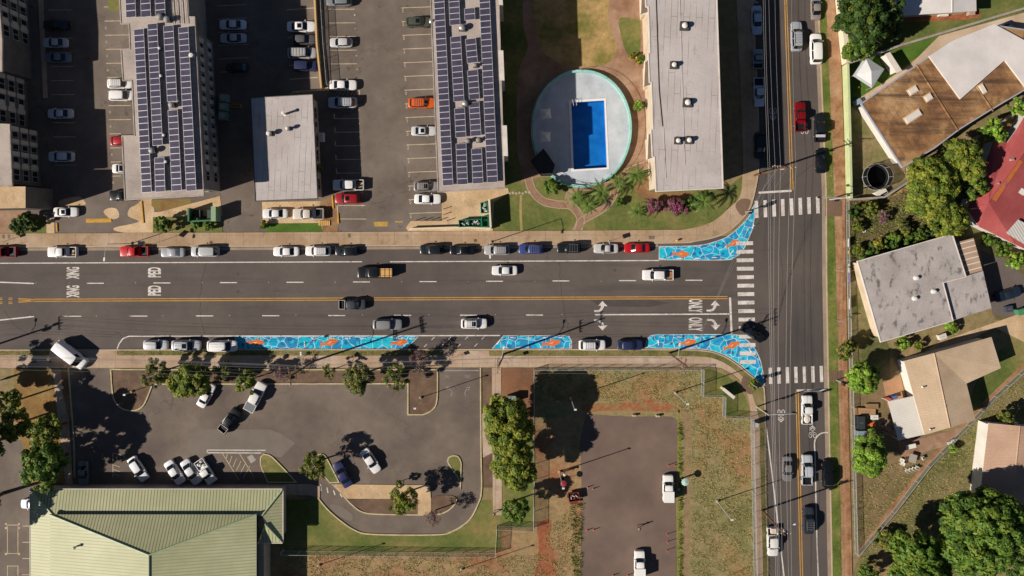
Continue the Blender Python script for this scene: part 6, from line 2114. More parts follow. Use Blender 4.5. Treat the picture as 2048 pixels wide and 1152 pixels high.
MURALS = [
    ('blue water mural with two orange fish wrapping the upper corner of the big crosswalk',
     [(1318, 493), (1318, 519.5)] + spl([(1318, 519.5), (1445, 520), (1468, 515), (1484, 503), (1494, 484), (1503, 462), (1508, 440), (1509.5, 409)], 5) + spl([(1505, 416), (1499, 431), (1482, 451), (1458, 471), (1434, 482), (1395, 491), (1318, 493)], 5),
     [(1363, 508, .05, .95), (1466, 487, -.5, .8)]),
    ('longest blue water mural with three orange fish beside the south kerb', [(470, 673), (838, 672), (811, 698), (470, 699)], [(512, 685, .05, 1), (660, 685, -.25, 1), (800, 685, -.1, .95)]),
    ('short blue water mural with one orange fish between driveway and parked white SUV', [(1007, 671.5)] + spl([(1007, 671.5), (1126, 671.5), (1138, 675), (1143, 683), (1143, 697)], 4) + [(984, 697.5)], [(1104, 686, -.15, 1)]),
    ('blue water mural with two orange fish wrapping the lower corner of the big crosswalk',
     spl([(1290, 696), (1294, 680), (1302, 671), (1314, 669)], 4) + spl([(1330, 669), (1458, 669), (1484, 674), (1504, 690), (1518, 714), (1526, 745), (1529, 784)], 5) + spl([(1524, 768), (1495, 742), (1470, 722), (1442, 707), (1400, 698), (1290, 696)], 5),
     [(1376, 685, -.15, 1), (1464, 691, -.4, .95)]),
]
for lab, pts, fs in MURALS:
    o = sheet('street_mural', pts, 0.0285, m_mural, kind=None)
    tag(o, lab, 'mural', 'street murals at the kerbs')
    for f_ in fs: fish(o, *f_)
    ribbon('mural_border', pts, 1.3, .0315, m_white, o, closed=True)
# crosswalk bars painted over the murals
# kerb bars with flexible posts
m_del = plain('delineator_white', 'e3ddd6', rough=.5)
db = thing('lane_delineator')
MB().prism([(-.48, -.07), (.48, -.07), (.48, .07), (-.48, .07)], 0, .09, m_del).build('kerb_bar', db)
MB().lathe((.1, 0, .09), [(.05, 0), (.04, .06), (.04, .72), (.01, .74)], m_del, 8).build('flexible_post', db)
DEL = [(1323, 517, 0), (1360, 516.6, 0), (1396, 516.2, 0), (1429, 515, 0), (1464, 504, 50), (1506, 452, 80), (1323, 673.5, 0), (1359, 673.5, 0), (1393, 673.5, 0), (1427, 673.5, 0), (1317, 685, 90), (610, 688, 90),
       (628, 675.8, 0), (664, 676, 0), (696, 676, 0), (727, 676, 0), (794, 676, 0), (824, 677, 0), (1026, 675, 0), (1058, 675, 0), (1091, 675, 0), (1123, 675, 0), (997, 685, 48), (1140, 691, 90), (1500, 700, -60), (1524, 752, -80)]
for i, (x, y, a) in enumerate(DEL):
    o = db if i == 0 else dup(db)
    o.location = P(x, y, 0, .033)
    o.rotation_euler = (0, 0, R(a))
    tag(o, 'white kerb bar with slim flexible post on a blue mural', 'delineator', 'white posts guarding the murals')

# =====================================================================  pool
m_deck = M('pool_deck_grey', ['adb3b8', 'bac0c5', 'c3c8cb'], .3, fine=.05, mid=(.6, .04))
m_turq = M('pool_rim_turquoise', ['7fb8ae', '94c6bb', 'a3cfc4'], .5, fine=.08)
m_tile = M('pool_tile_blue', ['1a6fb3', '207cbf', '2787c7'], .6, fine=.1, fscale=5)
m_cope = plain('pool_coping_white', 'e8e3de', rough=.6)
PC = P(1162, 258.5)
pool = thing('swimming_pool', (PC.x, PC.y, 0), 0, 'rectangular blue pool set in a raised oval grey deck with turquoise rim', 'swimming pool')
DZ = .5
N_ = 72
ell = [(100 / S * abs(math.cos(a)) ** .96 * (1 if math.cos(a) >= 0 else -1), 117 / S * abs(math.sin(a)) ** .96 * (1 if math.sin(a) >= 0 else -1)) for a in np.linspace(0, 2 * math.pi, N_ + 1)[:-1]]
L_ = lambda x, y: (P(x, y) - PC)
hole = [L_(1142, 206), L_(1207.5, 202), L_(1213, 335.5), L_(1147, 339.5)]
cop = [L_(1137, 202), L_(1211, 197.5), L_(1217.5, 338.5), L_(1142.5, 343.5)]
b = MB()
inn = [(x * .955, y * .96) for x, y in ell]
# deck surface round the coping: split into rings of quads
cr = []
for a in np.linspace(0, 2 * math.pi, N_ + 1)[:-1]:
    d = Vector((math.cos(a), math.sin(a)))
    best = 1e9
    cc = sum((Vector((p.x, p.y)) for p in cop), Vector((0, 0))) / 4
    for i in range(4):
        p, q = Vector((cop[i].x, cop[i].y)) - cc, Vector((cop[(i + 1) % 4].x, cop[(i + 1) % 4].y)) - cc
        e = q - p
        den = d.x * e.y - d.y * e.x
        if abs(den) < 1e-9: continue
        tt = (p.x * e.y - p.y * e.x) / den
        uu = (p.x * d.y - p.y * d.x) / den
        if tt > 0 and -1e-6 <= uu <= 1 + 1e-6: best = min(best, tt)
    cr.append((cc.x + d.x * best, cc.y + d.y * best))
vs = [(x, y, DZ) for x, y in inn] + [(x, y, DZ) for x, y in cr]
b.add(vs, [[i, (i + 1) % N_, N_ + (i + 1) % N_, N_ + i] for i in range(N_)], m_deck)
# fill the corners between the ray ring and the coping corners
for p in cop:
    ds = sorted(range(N_), key=lambda i: (cr[i][0] - p.x) ** 2 + (cr[i][1] - p.y) ** 2)[:2]
    b.add([(cr[ds[0]][0], cr[ds[0]][1], DZ - .002), (p.x, p.y, DZ - .002), (cr[ds[1]][0], cr[ds[1]][1], DZ - .002)], [[0, 1, 2]], m_deck)
b.build('deck', pool)
b = MB()
zr = .95
vs = [(x, y, -.05) for x, y in ell] + [(x, y, zr) for x, y in ell] + [(x, y, zr) for x, y in inn] + [(x, y, DZ) for x, y in inn]
fs = []
for i in range(N_):
    j = (i + 1) % N_
    for k in range(3): fs.append([k * N_ + i, k * N_ + j, (k + 1) * N_ + j, (k + 1) * N_ + i])
b.add(vs, fs, m_turq).build('rim_wall', pool)
b = MB()
for i in range(4):
    j = (i + 1) % 4
    b.add([(cop[i].x, cop[i].y, DZ + .04), (cop[j].x, cop[j].y, DZ + .04), (hole[j].x, hole[j].y, DZ + .04), (hole[i].x, hole[i].y, DZ + .04)], [[0, 1, 2, 3]], m_cope)
    b.add([(cop[i].x, cop[i].y, DZ - .01), (cop[j].x, cop[j].y, DZ - .01), (cop[j].x, cop[j].y, DZ + .04), (cop[i].x, cop[i].y, DZ + .04)], [[0, 1, 2, 3]], m_cope)
b.build('coping', pool)
b = MB()
BZ = -1.0
for i in range(4):
    j = (i + 1) % 4
    b.add([(hole[i].x, hole[i].y, DZ + .04), (hole[j].x, hole[j].y, DZ + .04), (hole[j].x, hole[j].y, BZ), (hole[i].x, hole[i].y, BZ)], [[0, 1, 2, 3]], m_tile)
b.add([(p.x, p.y, BZ) for p in hole], [[3, 2, 1, 0]], m_tile)
b.build('basin', pool)
mw = bpy.data.materials.new('pool_water')
mw.use_nodes = True
nt = mw.node_tree
nt.nodes.remove(nt.nodes['Principled BSDF'])
tr_ = nt.nodes.new('ShaderNodeBsdfTransparent'); tr_.inputs[0].default_value = (.62, .86, .97, 1)
gl_ = nt.nodes.new('ShaderNodeBsdfGlossy'); gl_.inputs['Roughness'].default_value = .05
nz_ = nt.nodes.new('ShaderNodeTexNoise'); nz_.inputs['Scale'].default_value = 3.5; nz_.inputs['Detail'].default_value = 3
gp_ = nt.nodes.new('ShaderNodeNewGeometry'); nt.links.new(gp_.outputs['Position'], nz_.inputs['Vector'])
bp_ = nt.nodes.new('ShaderNodeBump'); bp_.inputs['Strength'].default_value = .35; bp_.inputs['Distance'].default_value = .08
nt.links.new(nz_.outputs['Fac'], bp_.inputs['Height']); nt.links.new(bp_.outputs[0], gl_.inputs['Normal'])
mx_ = nt.nodes.new('ShaderNodeMixShader')
mx_.inputs[0].default_value = .06; nt.links.new(tr_.outputs[0], mx_.inputs[1]); nt.links.new(gl_.outputs[0], mx_.inputs[2])
nt.links.new(mx_.outputs[0], nt.nodes['Material Output'].inputs['Surface'])
MB().add([(p.x, p.y, DZ - .12) for p in hole], [[3, 2, 1, 0]], mw).build('water', pool)
b = MB()
for k in range(2):
    c0 = L_(1143 + k * 6, 207 - k * 1)
    b.tube([(c0.x, c0.y + .5, DZ), (c0.x, c0.y + .5, DZ + .7), (c0.x + .15, c0.y + .1, DZ + .85), (c0.x + .3, c0.y - .5, DZ + .6), (c0.x + .3, c0.y - .6, DZ - .3)], .035, m_ventw, n=6)
b.build('ladder', pool)
m_rail = plain('railing_green_dark', '28403c', rough=.5)
rl = thing('railing', (PC.x, PC.y, 0), 0, 'thin dark railing standing on the turquoise pool rim', 'railing')
mid_ = [(x * .985, y * .985) for x, y in ell]
b = MB()
b.tube([(x, y, 1.95) for x, y in mid_ + mid_[:1]], .03, m_rail, n=6, caps=False)
b.build('top_rail', rl)
for i in range(0, N_, 3):
    x, y = mid_[i]
    MB().tube([(x, y, zr - .01), (x, y, 1.94)], .025, m_rail, n=6).build('post', rl)


def parasol(x, y, h, r, label, mat, n=4, rz=0.3, z0=0, group=None):
    c = P(x, y, h)
    t = thing('parasol', (c.x, c.y, z0), rz, label, 'parasol', group)
    b = MB()
    hz = h - z0
    ring = [(r * math.cos(6.2832 * k / n), r * math.sin(6.2832 * k / n), hz - r * .3) for k in range(n)]
    mids = []
    for k in range(n):
        p, q = ring[k], ring[(k + 1) % n]
        mids.append(((p[0] + q[0]) * .46, (p[1] + q[1]) * .46, hz - r * .24))
    for k in range(n):
        b.add([(0, 0, hz), ring[k], mids[k]], [[0, 1, 2]], mat)
        b.add([(0, 0, hz), mids[k], ring[(k + 1) % n]], [[0, 1, 2]], mat)
    b.build('canopy', t)
    MB().tube([(0, 0, .06), (0, 0, hz + .05)], .03, m_vent, n=8).build('pole', t)
    MB().lathe((0, 0, 0), [(.32, 0), (.3, .06), (.05, .08)], m_dark, 12).build('base', t)
    return t


m_canvas = plain('canvas_beige', 'ebe0d0', rough=.9)
parasol(1092, 227, 2.9, 1.3, 'beige square parasol on the shaded pool deck, upper of two', m_canvas, 4, .9, DZ, 'parasols on the pool deck')
parasol(1091, 273, 2.9, 1.3, 'beige square parasol on the shaded pool deck, lower of two', m_canvas, 4, .75, DZ, 'parasols on the pool deck')
parasol(1371, 965, 2.1, .72, 'pale green round parasol beside the white utility truck', plain('canvas_mint', 'a9c2b4', rough=.8), 10, 0, 0)
parasol(1127, 968, 2.3, .6, 'dull red round parasol half under the tree shade by the field lot', plain('canvas_red', '93303c', rough=.9), 10, 0, 0)
# dark-roofed shed by the deck
flat_building('pump_house', 'small dark-roofed shed at the lower rim of the pool deck', 'shed', [(1062, 322), (1087, 297), (1110, 330), (1103, 352), (1082, 352)], 2.5, .2, m_wall_g, plain('shed_roof_dark', '35332f', rough=.9), m_dark, lip=.08)


# =====================================================================  poles, lamps, wires
m_wood = M('pole_wood', ['5a3f2c', '77563c'], 1.5, fine=.2, obj=True)
m_galv = plain('galvanised_pole', 'c4c2bd', rough=.45, metal=.3)
m_lampw = plain('lamp_head_white', 'dedbd6', rough=.5)
m_ins = plain('insulator_grey', 'a9a6a2', rough=.4)
m_wire = plain('wire_grey', '8d8a86', rough=.5, metal=.2)
m_sig = plain('signal_black', '1c1d1c', rough=.6)


def utility_pole(x, y, h, label, arms, top_off=(0, 0), transformer=False, lamp=None):
    """arms: (height below top, half length, direction in degrees)"""
    p = P(x, y)
    t = thing('utility_pole', (p.x, p.y, 0), 0, label, 'utility pole', 'wooden utility poles')
    tx, ty = top_off
    at = lambda z: Vector((tx * z / h, ty * z / h, z))
    MB().tube([(0, 0, -.2), at(h * .5), at(h)], .19, m_wood, n=10, r1=.13).build('pole', t)
    ends = []
    for dz, hl, a in arms:
        c = at(h - dz)
        d = Vector((math.cos(R(a)), math.sin(R(a)), 0))
        b = MB()
        b.box((c.x - d.y * .2, c.y + d.x * .2, c.z), (2 * hl, .11, .13), m_wood, rz=R(a))
        arm = b.build('crossarm', t)
        ib = MB()
        row = []
        for f in (-.95, -.45, .45, .95):
            q = c + d * hl * f + Vector((-d.y * .2, d.x * .2, .06))
            ib.lathe(q, [(.05, 0), (.09, .08), (.05, .14), (.09, .2), (.03, .28)], m_ins, 8)
            row.append(Vector((p.x, p.y, 0)) + q + Vector((0, 0, .28)))
        ib.build('insulators', arm)
        ends.append(row)
    if transformer:
        c = at(h - 2.2)
        MB().lathe((c.x + .42, c.y - .1, c.z - .5), [(.26, 0), (.28, .05), (.28, .85), (.2, .95), (.03, 1.0)], m_galv, 14).build('transformer', t)
        c = at(h - 1.0)
        MB().lathe((c.x + .38, c.y + .3, c.z - .4), [(.18, 0), (.2, .05), (.2, .6), (.03, .68)], m_galv, 12).build('transformer', t)
    if lamp:
        c = at(lamp[0])
        e = c + Vector((lamp[1], lamp[2], .5))
        b = MB()
        b.tube([c, c.lerp(e, .5) + Vector((0, 0, .25)), e], .045, m_galv, n=6)
        la = b.build('lamp_arm', t)
        MB().box((e.x, e.y, e.z - .02), (.6, .26, .13), m_lampw, rz=math.atan2(lamp[2], lamp[1])).lathe((e.x, e.y, e.z - .16), [(.05, 0), (.16, .05), (.16, .09)], m_cglass, 8).build('lamp_head', la)
    return t, ends, Vector((p.x, p.y, 0)), at


U6, W6, o6, a6 = utility_pole(-45, 702, 10.6, 'utility pole beyond the western photo edge throwing its shadow on the road', [(.3, 1.2, 90), (2.0, .5, 90)], transformer=True, lamp=(6.6, .3, 2.2))
U5, W5, o5, a5 = utility_pole(628, 722, 14.0, 'tall twin-crossarm utility pole in the verge below the long mural', [(.3, 1.5, 98), (.55, 1.45, 98), (3.6, 1.2, 90), (3.9, 1.2, 90)], lamp=(7.0, -.2, 2.6))
U4, W4, o4, a4 = utility_pole(1008, 708, 13.0, 'utility pole at the foot of the long garden path', [(.3, 1.3, 90), (3.0, 1.1, 90)], top_off=(-.7, .2), lamp=(7.0, .4, 2.2))
U3, W3, o3, a3 = utility_pole(1338, 706, 13.6, 'utility pole in the south verge near the lower mural corner', [(.3, 1.5, 90), (1.6, 1.2, 60), (3.4, 1.2, 90)], lamp=(6.5, .3, 2.6))
U2, W2, o2, a2 = utility_pole(1508, 351, 13.4, 'utility pole carrying three wire spans above the upper stop line', [(.3, 1.8, -5), (1.5, 1.6, -5)], top_off=(.6, .2), lamp=(8.0, 1.6, .3))
U1, W1, o1, a1 = utility_pole(1524, 1020, 10.9, 'leaning brown transformer pole over the white parked pickup', [(.4, 1.1, 0)], transformer=True, lamp=(8.6, 2.2, 1.0))
# a second slim pole braces the transformer pole


def wire(p, q, sag, label, r=.016, group='overhead wires'):
    pts = []
    for i in range(15):
        f = i / 14
        v = p.lerp(q, f)
        v.z -= sag * 4 * f * (1 - f)
        pts.append(v)
    c = pts[0].copy()
    o = MB().tube([v - c for v in pts], r, m_wire, n=4).build('power_line', None, c)
    return tag(o, label, 'power line', group)


far_w = [[Vector((-95, v.y + .4, v.z)) for v in row] for row in W6]
for i in range(4):
    lab = 'wire of the crossarm bundle strung along the south sidewalk poles'
    wire(far_w[0][i], W6[0][i], .8, lab); wire(W6[0][i], W5[2][i], 1.2, lab)
    wire(W5[0][i], W4[0][i], .8, lab); wire(W4[0][i], W3[0][i], .8, lab)
for k, z in enumerate((6.2, 7.0)):
    lab = 'thick lower cable running along the south sidewalk poles'
    for (o_, a_), (o__, a__) in (((o6, a6), (o5, a5)), ((o5, a5), (o4, a4)), ((o4, a4), (o3, a3))):
        wire(o_ + a_(z) + Vector((0, .25, 0)), o__ + a__(z) + Vector((0, .25, 0)), .6, lab, .02)
wire(o6 + a6(6.2) + Vector((-50, 0, 0)), o6 + a6(6.2), .6, 'thick lower cable running along the south sidewalk poles', .02)
for i in range(4):
    wire(W2[0][i], W1[0][i] if i < 4 else W1[0][3], 1.3, 'wire strung above the side street between the two street poles')
    wire(W2[0][i], W2[0][i] + Vector((-1.2 + .2 * i, 48, 0)), 1.0, 'wire strung above the shaded side street to the north')
    if i < 3: wire(W2[1][i], W3[0][i], 1.0, 'wire crossing diagonally above the intersection')
    wire(W1[0][i], W1[0][i] + Vector((1.6, -42, 1)), 1.0, 'wire strung above the side street past the transformer pole')
for z in (6.4, 7.2):
    wire(o2 + a2(z), o1 + a1(z), .7, 'lower cable between the two side street poles', .02)
    wire(o2 + a2(z), o2 + a2(z) + Vector((-1, 48, 0)), .7, 'lower cable above the shaded side street to the north', .02)
    wire(o1 + a1(z), o1 + a1(z) + Vector((1.5, -42, 0)), .7, 'lower cable past the transformer pole', .02)
wire(o2 + a2(9.5), o2 + Vector((-1.5, -7.6, .1)), .05, 'steel guy wire bracing the pole above the upper stop line', .025)
wire(o3 + a3(11), P(1318, 735, 0), .05, 'steel guy wire bracing the pole near the lower mural corner', .025)


def lamp_post(x, y, h, label, arm=None, group='lamp posts', kind='lamp post', r=.075):
    p = P(x, y)
    t = thing('lamp_post', (p.x, p.y, 0), 0, label, kind, group)
    MB().lathe((0, 0, 0), [(.24, -.05), (.24, .35), (.14, .38)], m_curb, 12).build('footing', t)
    MB().tube([(0, 0, .3), (0, 0, h)], r, m_galv, n=8, r1=r * .75).build('pole', t)
    if arm:
        e = Vector((arm[0], arm[1], h + .15))
        am_ = MB().tube([(0, 0, h - .05), Vector((arm[0] * .5, arm[1] * .5, h + .15)), e], .045, m_galv, n=6).build('arm', t)
        MB().box((e.x, e.y, e.z), (.62, .28, .14), m_lampw, rz=math.atan2(arm[1], arm[0])).lathe((e.x, e.y, e.z - .13), [(.04, 0), (.13, .03), (.13, .06)], m_cglass, 8).build('lamp_head', am_)
    else:
        MB().box((.08, 0, h + .03), (.4, .28, .14), m_lampw).lathe((0, 0, h - .1), [(.09, 0), (.12, .05), (.06, .22)], m_galv, 8).build('lamp_head', t)
    return t


G_L = 'tall lamp posts of the lots'
lamp_post(841, 795, 8.2, 'slim lamp post in the rounded planting bed by the church driveway', None, G_L)
lamp_post(1350, 785, 9.0, 'white lamp post in the grassy field near the stepped fence', None, G_L, r=.1)
lamp_post(1434, 1002, 8.6, 'white lamp post in the field beside the side street fence', None, G_L, r=.1)
lamp_post(638, 1130, 8.0, 'lamp post in the straw grass east of the hall', None, G_L)
lamp_post(923, 1138, 8.8, 'lamp post in the straw grass at the photo bottom', None, G_L)
lamp_post(1141, 795, 9.0, 'white lamp post standing in the big tree shadow', None, G_L, r=.1)
lamp_post(1119, 943, 8.6, 'white lamp post at the field lot edge above the red parasol', None, G_L, r=.1)
lamp_post(264, 783, 2.7, 'short globe lamp in the rounded mulch island', None, None)
G_SLM = 'street lamps on the north sidewalk'
lamp_post(263, 487, 8.0, 'street lamp with arm reaching over the bright red pickup', (-.3, -2.6), G_SLM, 'street lamp')
lamp_post(982, 484, 8.8, 'street lamp with arm beside the silver-grey SUV', (.1, -2.4), G_SLM, 'street lamp')


def signal(parent, x, y, z, rz):
    b = MB()
    b.box((x, y, z), (.36, .32, 1.05), m_sig, rz=rz)
    b.box((x, y, z), (.62, .05, 1.3), m_sig, rz=rz)
    h = b.build('signal_head', parent)
    for k, c in enumerate(('7d1414', '7d5a14', '146b3a')):
        q = Matrix.Rotation(rz, 3, 'Z') @ Vector((0, -.17, .33 - .33 * k))
        MB().box((x + q.x, y + q.y, z + q.z), (.22, .03, .22), plain('signal_lens_' + c, c, rough=.2), rz=rz).build('lens', h)


p = P(1513, 813)
ts = thing('traffic_signal', (p.x, p.y, 0), 0, 'traffic signal pole with long mast arm over the lower side street lane', 'traffic signal', 'traffic signals')
MB().tube([(0, 0, -.1), (0, 0, 6.2)], .13, m_galv, n=10, r1=.1).build('pole', ts)
MB().tube([(0, 0, 5.9), (2.5, .15, 6.2), (4.9, .25, 6.25)], .08, m_galv, n=8, r1=.05).build('mast_arm', ts)
signal(ts, 4.7, .25, 5.6, R(180)); signal(ts, .35, 0, 3.6, R(180))
MB().box((2.4, .14, 5.75), (1.6, .05, .4), plain('sign_green', '1c5c3a', rough=.5)).box((2.4, .14, 6.02), (1.62, .06, .03), m_galv).build('sign_plate', ts)
p = P(1659, 399)
ts = thing('traffic_signal', (p.x, p.y, 0), 0, 'white traffic signal pole at the upper crosswalk on the east kerb', 'traffic signal', 'traffic signals')
MB().tube([(0, 0, -.1), (0, 0, 7.0)], .13, m_galv, n=10, r1=.1).build('pole', ts)
MB().tube([(0, 0, 6.3), (-1.6, 0, 6.5), (-4.4, .1, 6.55)], .07, m_galv, n=8, r1=.05).build('mast_arm', ts)
signal(ts, -4.3, .1, 5.9, 0); signal(ts, -.1, -.3, 3.2, R(20))
p = P(1490, 424)
ts = thing('traffic_signal', (p.x, p.y, 0), 0, 'low signal post with two heads on the curved upper sidewalk', 'traffic signal', 'traffic signals')
MB().tube([(0, 0, -.1), (0, 0, 3.6)], .08, m_galv, n=10).build('pole', ts)
signal(ts, .25, .1, 3.1, R(90)); signal(ts, -.05, -.25, 3.0, R(0))
p = P(1500, 766)
ts = thing('traffic_signal', (p.x, p.y, 0), 0, 'low signal post beside the shrub at the lower corner', 'traffic signal', 'traffic signals')
MB().tube([(0, 0, -.1), (0, 0, 3.6)], .08, m_galv, n=10).build('pole', ts)
signal(ts, .25, .1, 3.1, R(90)); signal(ts, .05, .25, 3.0, R(180))
p = P(1672, 760)
ts = thing('traffic_signal', (p.x, p.y, 0), 0, 'signal post on the east verge by the lower crosswalk', 'traffic signal', 'traffic signals')
MB().tube([(0, 0, -.1), (0, 0, 4.0)], .09, m_galv, n=10).build('pole', ts)
signal(ts, -.25, 0, 3.4, R(-90)); signal(ts, .05, .25, 3.3, R(180))


def sign(x, y, h, w, hh, colr, label, rz=0, shape='rect', cat='sign', solar=False):
    p = P(x, y)
    t = thing('street_sign', (p.x, p.y, 0), rz, label, cat)
    MB().tube([(0, 0, -.1), (0, 0, h)], .03, m_galv, n=6).build('post', t)
    m = plain('sign_' + colr, colr, rough=.5)
    b = MB()
    if shape == 'rect':
        b.box((.045, 0, h - hh / 2), (.03, w, hh), m)
        b.box((.03, 0, h - hh / 2), (.01, w + .03, hh + .03), m_galv)
    else:
        d = w * .7
        for x_, mm, k in ((.045, m, 1), (.034, m_sig, 1.05)):
            vs = [(x_, 0, h - d + k * d), (x_, k * d, h - d), (x_, 0, h - d - k * d), (x_, -k * d, h - d)]
            b.add(vs + [(v[0] - .01, v[1], v[2]) for v in vs], [[0, 1, 2, 3], [7, 6, 5, 4], [0, 4, 5, 1], [1, 5, 6, 2], [2, 6, 7, 3], [3, 7, 4, 0]], mm)
    b.build('sign_panel', t)
    if solar:
        MB().box((0, .1, h + .35), (1.0, .7, .05), m_cell, ry=R(15)).box((0, .1, h + .15), (.05, .05, .4), m_galv).build('solar_panel', t)
    return t


sign(309, 487, 4.4, .9, .9, 'c2c234', 'yellow-green diamond warning sign with solar panel at the north kerb', 0, 'diamond', solar=True)
sign(1214, 484, 3.0, .75, .9, '6b6d6f', 'grey-backed sign post at the north kerb by the silver coupe', R(20))
sign(6, 484, 3.0, .5, .7, '6b6d6f', 'grey-backed sign post at the north kerb near the western edge', R(10))
sign(1502, 12, 2.6, .9, .6, 'd3ccc0', 'cream street sign at the shaded kerb by the silver sedan', R(60))
sign(1672, 541, 2.8, .5, .7, '5d6063', 'grey-backed sign on the east verge, upper of two', R(80))
sign(1672, 641, 2.8, .9, .5, '77797a', 'grey-backed sign on the east verge, lower of two', R(75))
sign(902, 716, 2.4, .6, .6, '7d7f80', 'grey-backed sign by the church driveway apron', R(30))
sign(1020, 716, 2.4, .6, .6, '7d7f80', 'grey-backed sign beside the pole at the garden path', R(30))
sign(606, 688, 3.2, .4, .5, 'b8a9a0', 'slim sign standing at the edge of the longest mural', R(30))

# hydrant
p = P(1353, 481)
hy = thing('fire_hydrant', (p.x, p.y, .14), 0, 'yellow fire hydrant on the north sidewalk by the upper mural', 'fire hydrant')
m_hy = plain('hydrant_yellow', 'd2a436', rough=.5)
MB().lathe((0, 0, 0), [(.2, 0), (.2, .05), (.14, .08), (.13, .5), (.17, .52), (.15, .62), (.06, .7), (.03, .75)], m_hy, 12).build('body', hy)
for a in (0, 90, 180):
    d = Vector((math.cos(R(a)), math.sin(R(a)), 0))
    MB().tube([d * .1 + Vector((0, 0, .4)), d * .24 + Vector((0, 0, .4))], .065, m_hy, n=8).build('outlet', hy)
# =====================================================================  walls and fences
m_link = see_through('chain_link', '8d8f88', .3)
m_blockw = M('block_wall_grey', ['8d8378', '9c9287', 'a89e92'], .6, fine=.1)
m_wallcream = M('wall_cream_yard', ['cfc3a6', 'dcd1b6'], .4, fine=.06)
m_wallgreen = M('wall_pale_green', ['b0b886', 'bfc796'], .4, fine=.06)


def wall(name, pts, w_m, h, mat, label, cat='wall', cap=None):
    c = P(*pts[0])
    t = thing(name, (c.x, c.y, 0), 0, label, cat)
    w = [P(*p) - c for p in pts]
    l, r = offset([(p.x, p.y) for p in w], w_m)
    MB().prism(l + r[::-1], -.1, h, mat).build('wall', t)
    l, r = offset([(p.x, p.y) for p in w], w_m + .1)
    MB().prism(l + r[::-1], h + .001, h + .09, cap or mat, bottom=True).build('coping', t)
    return t


wall('garden_wall', [(1674, 0), (1680, 66), (1687, 130)], .75, 1.9, m_wallcream, 'broad cream garden wall by the east sidewalk under the dark trees')
wall('garden_wall', [(1686, 133), (1690, 260), (1693, 398)], .3, 1.9, m_wallgreen, 'narrow pale green wall between the dusty sidewalk and the trampoline yard')
wall('garden_wall', [(1687, 131), (1796, 94), (1876, 70), (2060, 15), (2300, -50)], .3, 1.5, m_blockw, 'grey block wall slanting between the dark trees and the coated roof')
wall('garden_wall', [(1694, 400), (1760, 395), (1818, 358), (1872, 324), (1965, 264), (2060, 203), (2250, 80)], .22, 1.6, m_blockw, 'thin block wall beside the ochre strip and the trampoline')
wall('garden_wall', [(629, -60), (636, 90), (645, 178)], .22, .9, plain('wall_ochre', 'c7a672', rough=.8), 'low ochre wall along the median of the apartment lots')
wall('garden_wall', [(820, 458), (908, 455), (983, 457)], .2, 1.0, m_wallcream, 'low cream wall below the concrete apron and dumpsters')


def fence(label, pts, h=1.9, step=26, name='chain_link_fence', rails=2, mesh=True):
    c = P(*pts[0])
    t = thing(name, (c.x, c.y, 0), 0, label, 'fence')
    post = None
    rb, mb = MB(), MB()
    for (x0, y0), (x1, y1) in zip(pts[:-1], pts[1:]):
        a, e = P(x0, y0) - c, P(x1, y1) - c
        n = max(1, round(math.hypot(x1 - x0, y1 - y0) / step))
        for i in range(n + 1):
            q = a.lerp(e, i / n)
            if i == n and (x1, y1) != pts[-1]: continue
            if post is None:
                post = MB().tube([(0, 0, -.1), (0, 0, h + .06)], .045, m_galv, n=6).build('post', t)
                o = post
            else:
                o = bpy.data.objects.new('post', post.data); COL.objects.link(o); o.parent = t
            o.location = q
        for k in range(rails):
            z = h if k == 0 else .12
            rb.tube([a + Vector((0, 0, z)), e + Vector((0, 0, z))], .032, m_galv, n=6)
        if mesh:
            mb.add([a + Vector((0, 0, .05)), e + Vector((0, 0, .05)), e + Vector((0, 0, h)), a + Vector((0, 0, h))], [[0, 1, 2, 3]], m_link)
    rb.build('rail', t)
    if mesh: mb.build('wire_mesh', t)
    return t


fence('chain-link fence with stepped corners along the north and side street edges of the field', [(1070, 737), (1403, 737), (1402, 789), (1446, 791), (1445, 831), (1501, 833), (1503, 930), (1508, 1152), (1512, 1220)], 1.9, 33)
fence('chain-link fence below the hall lawn stepping round the small green tree', [(568, 1096), (568, 1101), (991, 1106), (994, 1051), (1067, 1055), (1068, 960), (1068, 738)], 1.9, 32)
fence('low pipe fence along the dusty east sidewalk beside the yards', [(1692, 402), (1694, 560), (1698, 700), (1703, 850), (1710, 1106)], 1.2, 40, 'yard_fence')
fence('low wire fence on the diagonal dirt edge', [(1712, 1108), (1784, 1022), (1854, 931), (1933, 849), (1987, 792), (2060, 726)], 1.1, 36, 'yard_fence')
fence('wire fence on the shaded median walk between the apartment lots', [(642, -40), (650, 90), (657, 172)], 1.5, 30, 'yard_fence')
# banners on the yard fence
for y0, y1, col, lab in ((477, 494, 'd8d2cb', 'white banner tied to the pipe fence, uppermost'), (527, 545, 'd3ccc6', 'white banner just above the purple banner'), (546, 567, '8473b0', 'purple banner on the pipe fence by the stained roof house'),
                         (596, 618, 'd6cfc9', 'white banner on the pipe fence below the purple banner'), (501, 508, 'c9b03a', 'small yellow notice on the pipe fence')):
    x = 1692.6 + (y0 - 402) * .0165
    a, e = P(x, y0), P(x + .3, y1)
    b = MB()
    b.box((0, 0, .65), (.03, (a - e).length, 1.0), plain('banner_' + col, col, rough=.7), ry=R(-14))
    for sg in (-1, 1): b.tube([(0, sg * (a - e).length * .48, .2), (0, sg * (a - e).length * .48, 1.2)], .02, m_trimb, n=5)
    o = b.build('banner', None, ((a.x + e.x) / 2 - .12, (a.y + e.y) / 2, .1))
    tag(o, lab, 'banner')

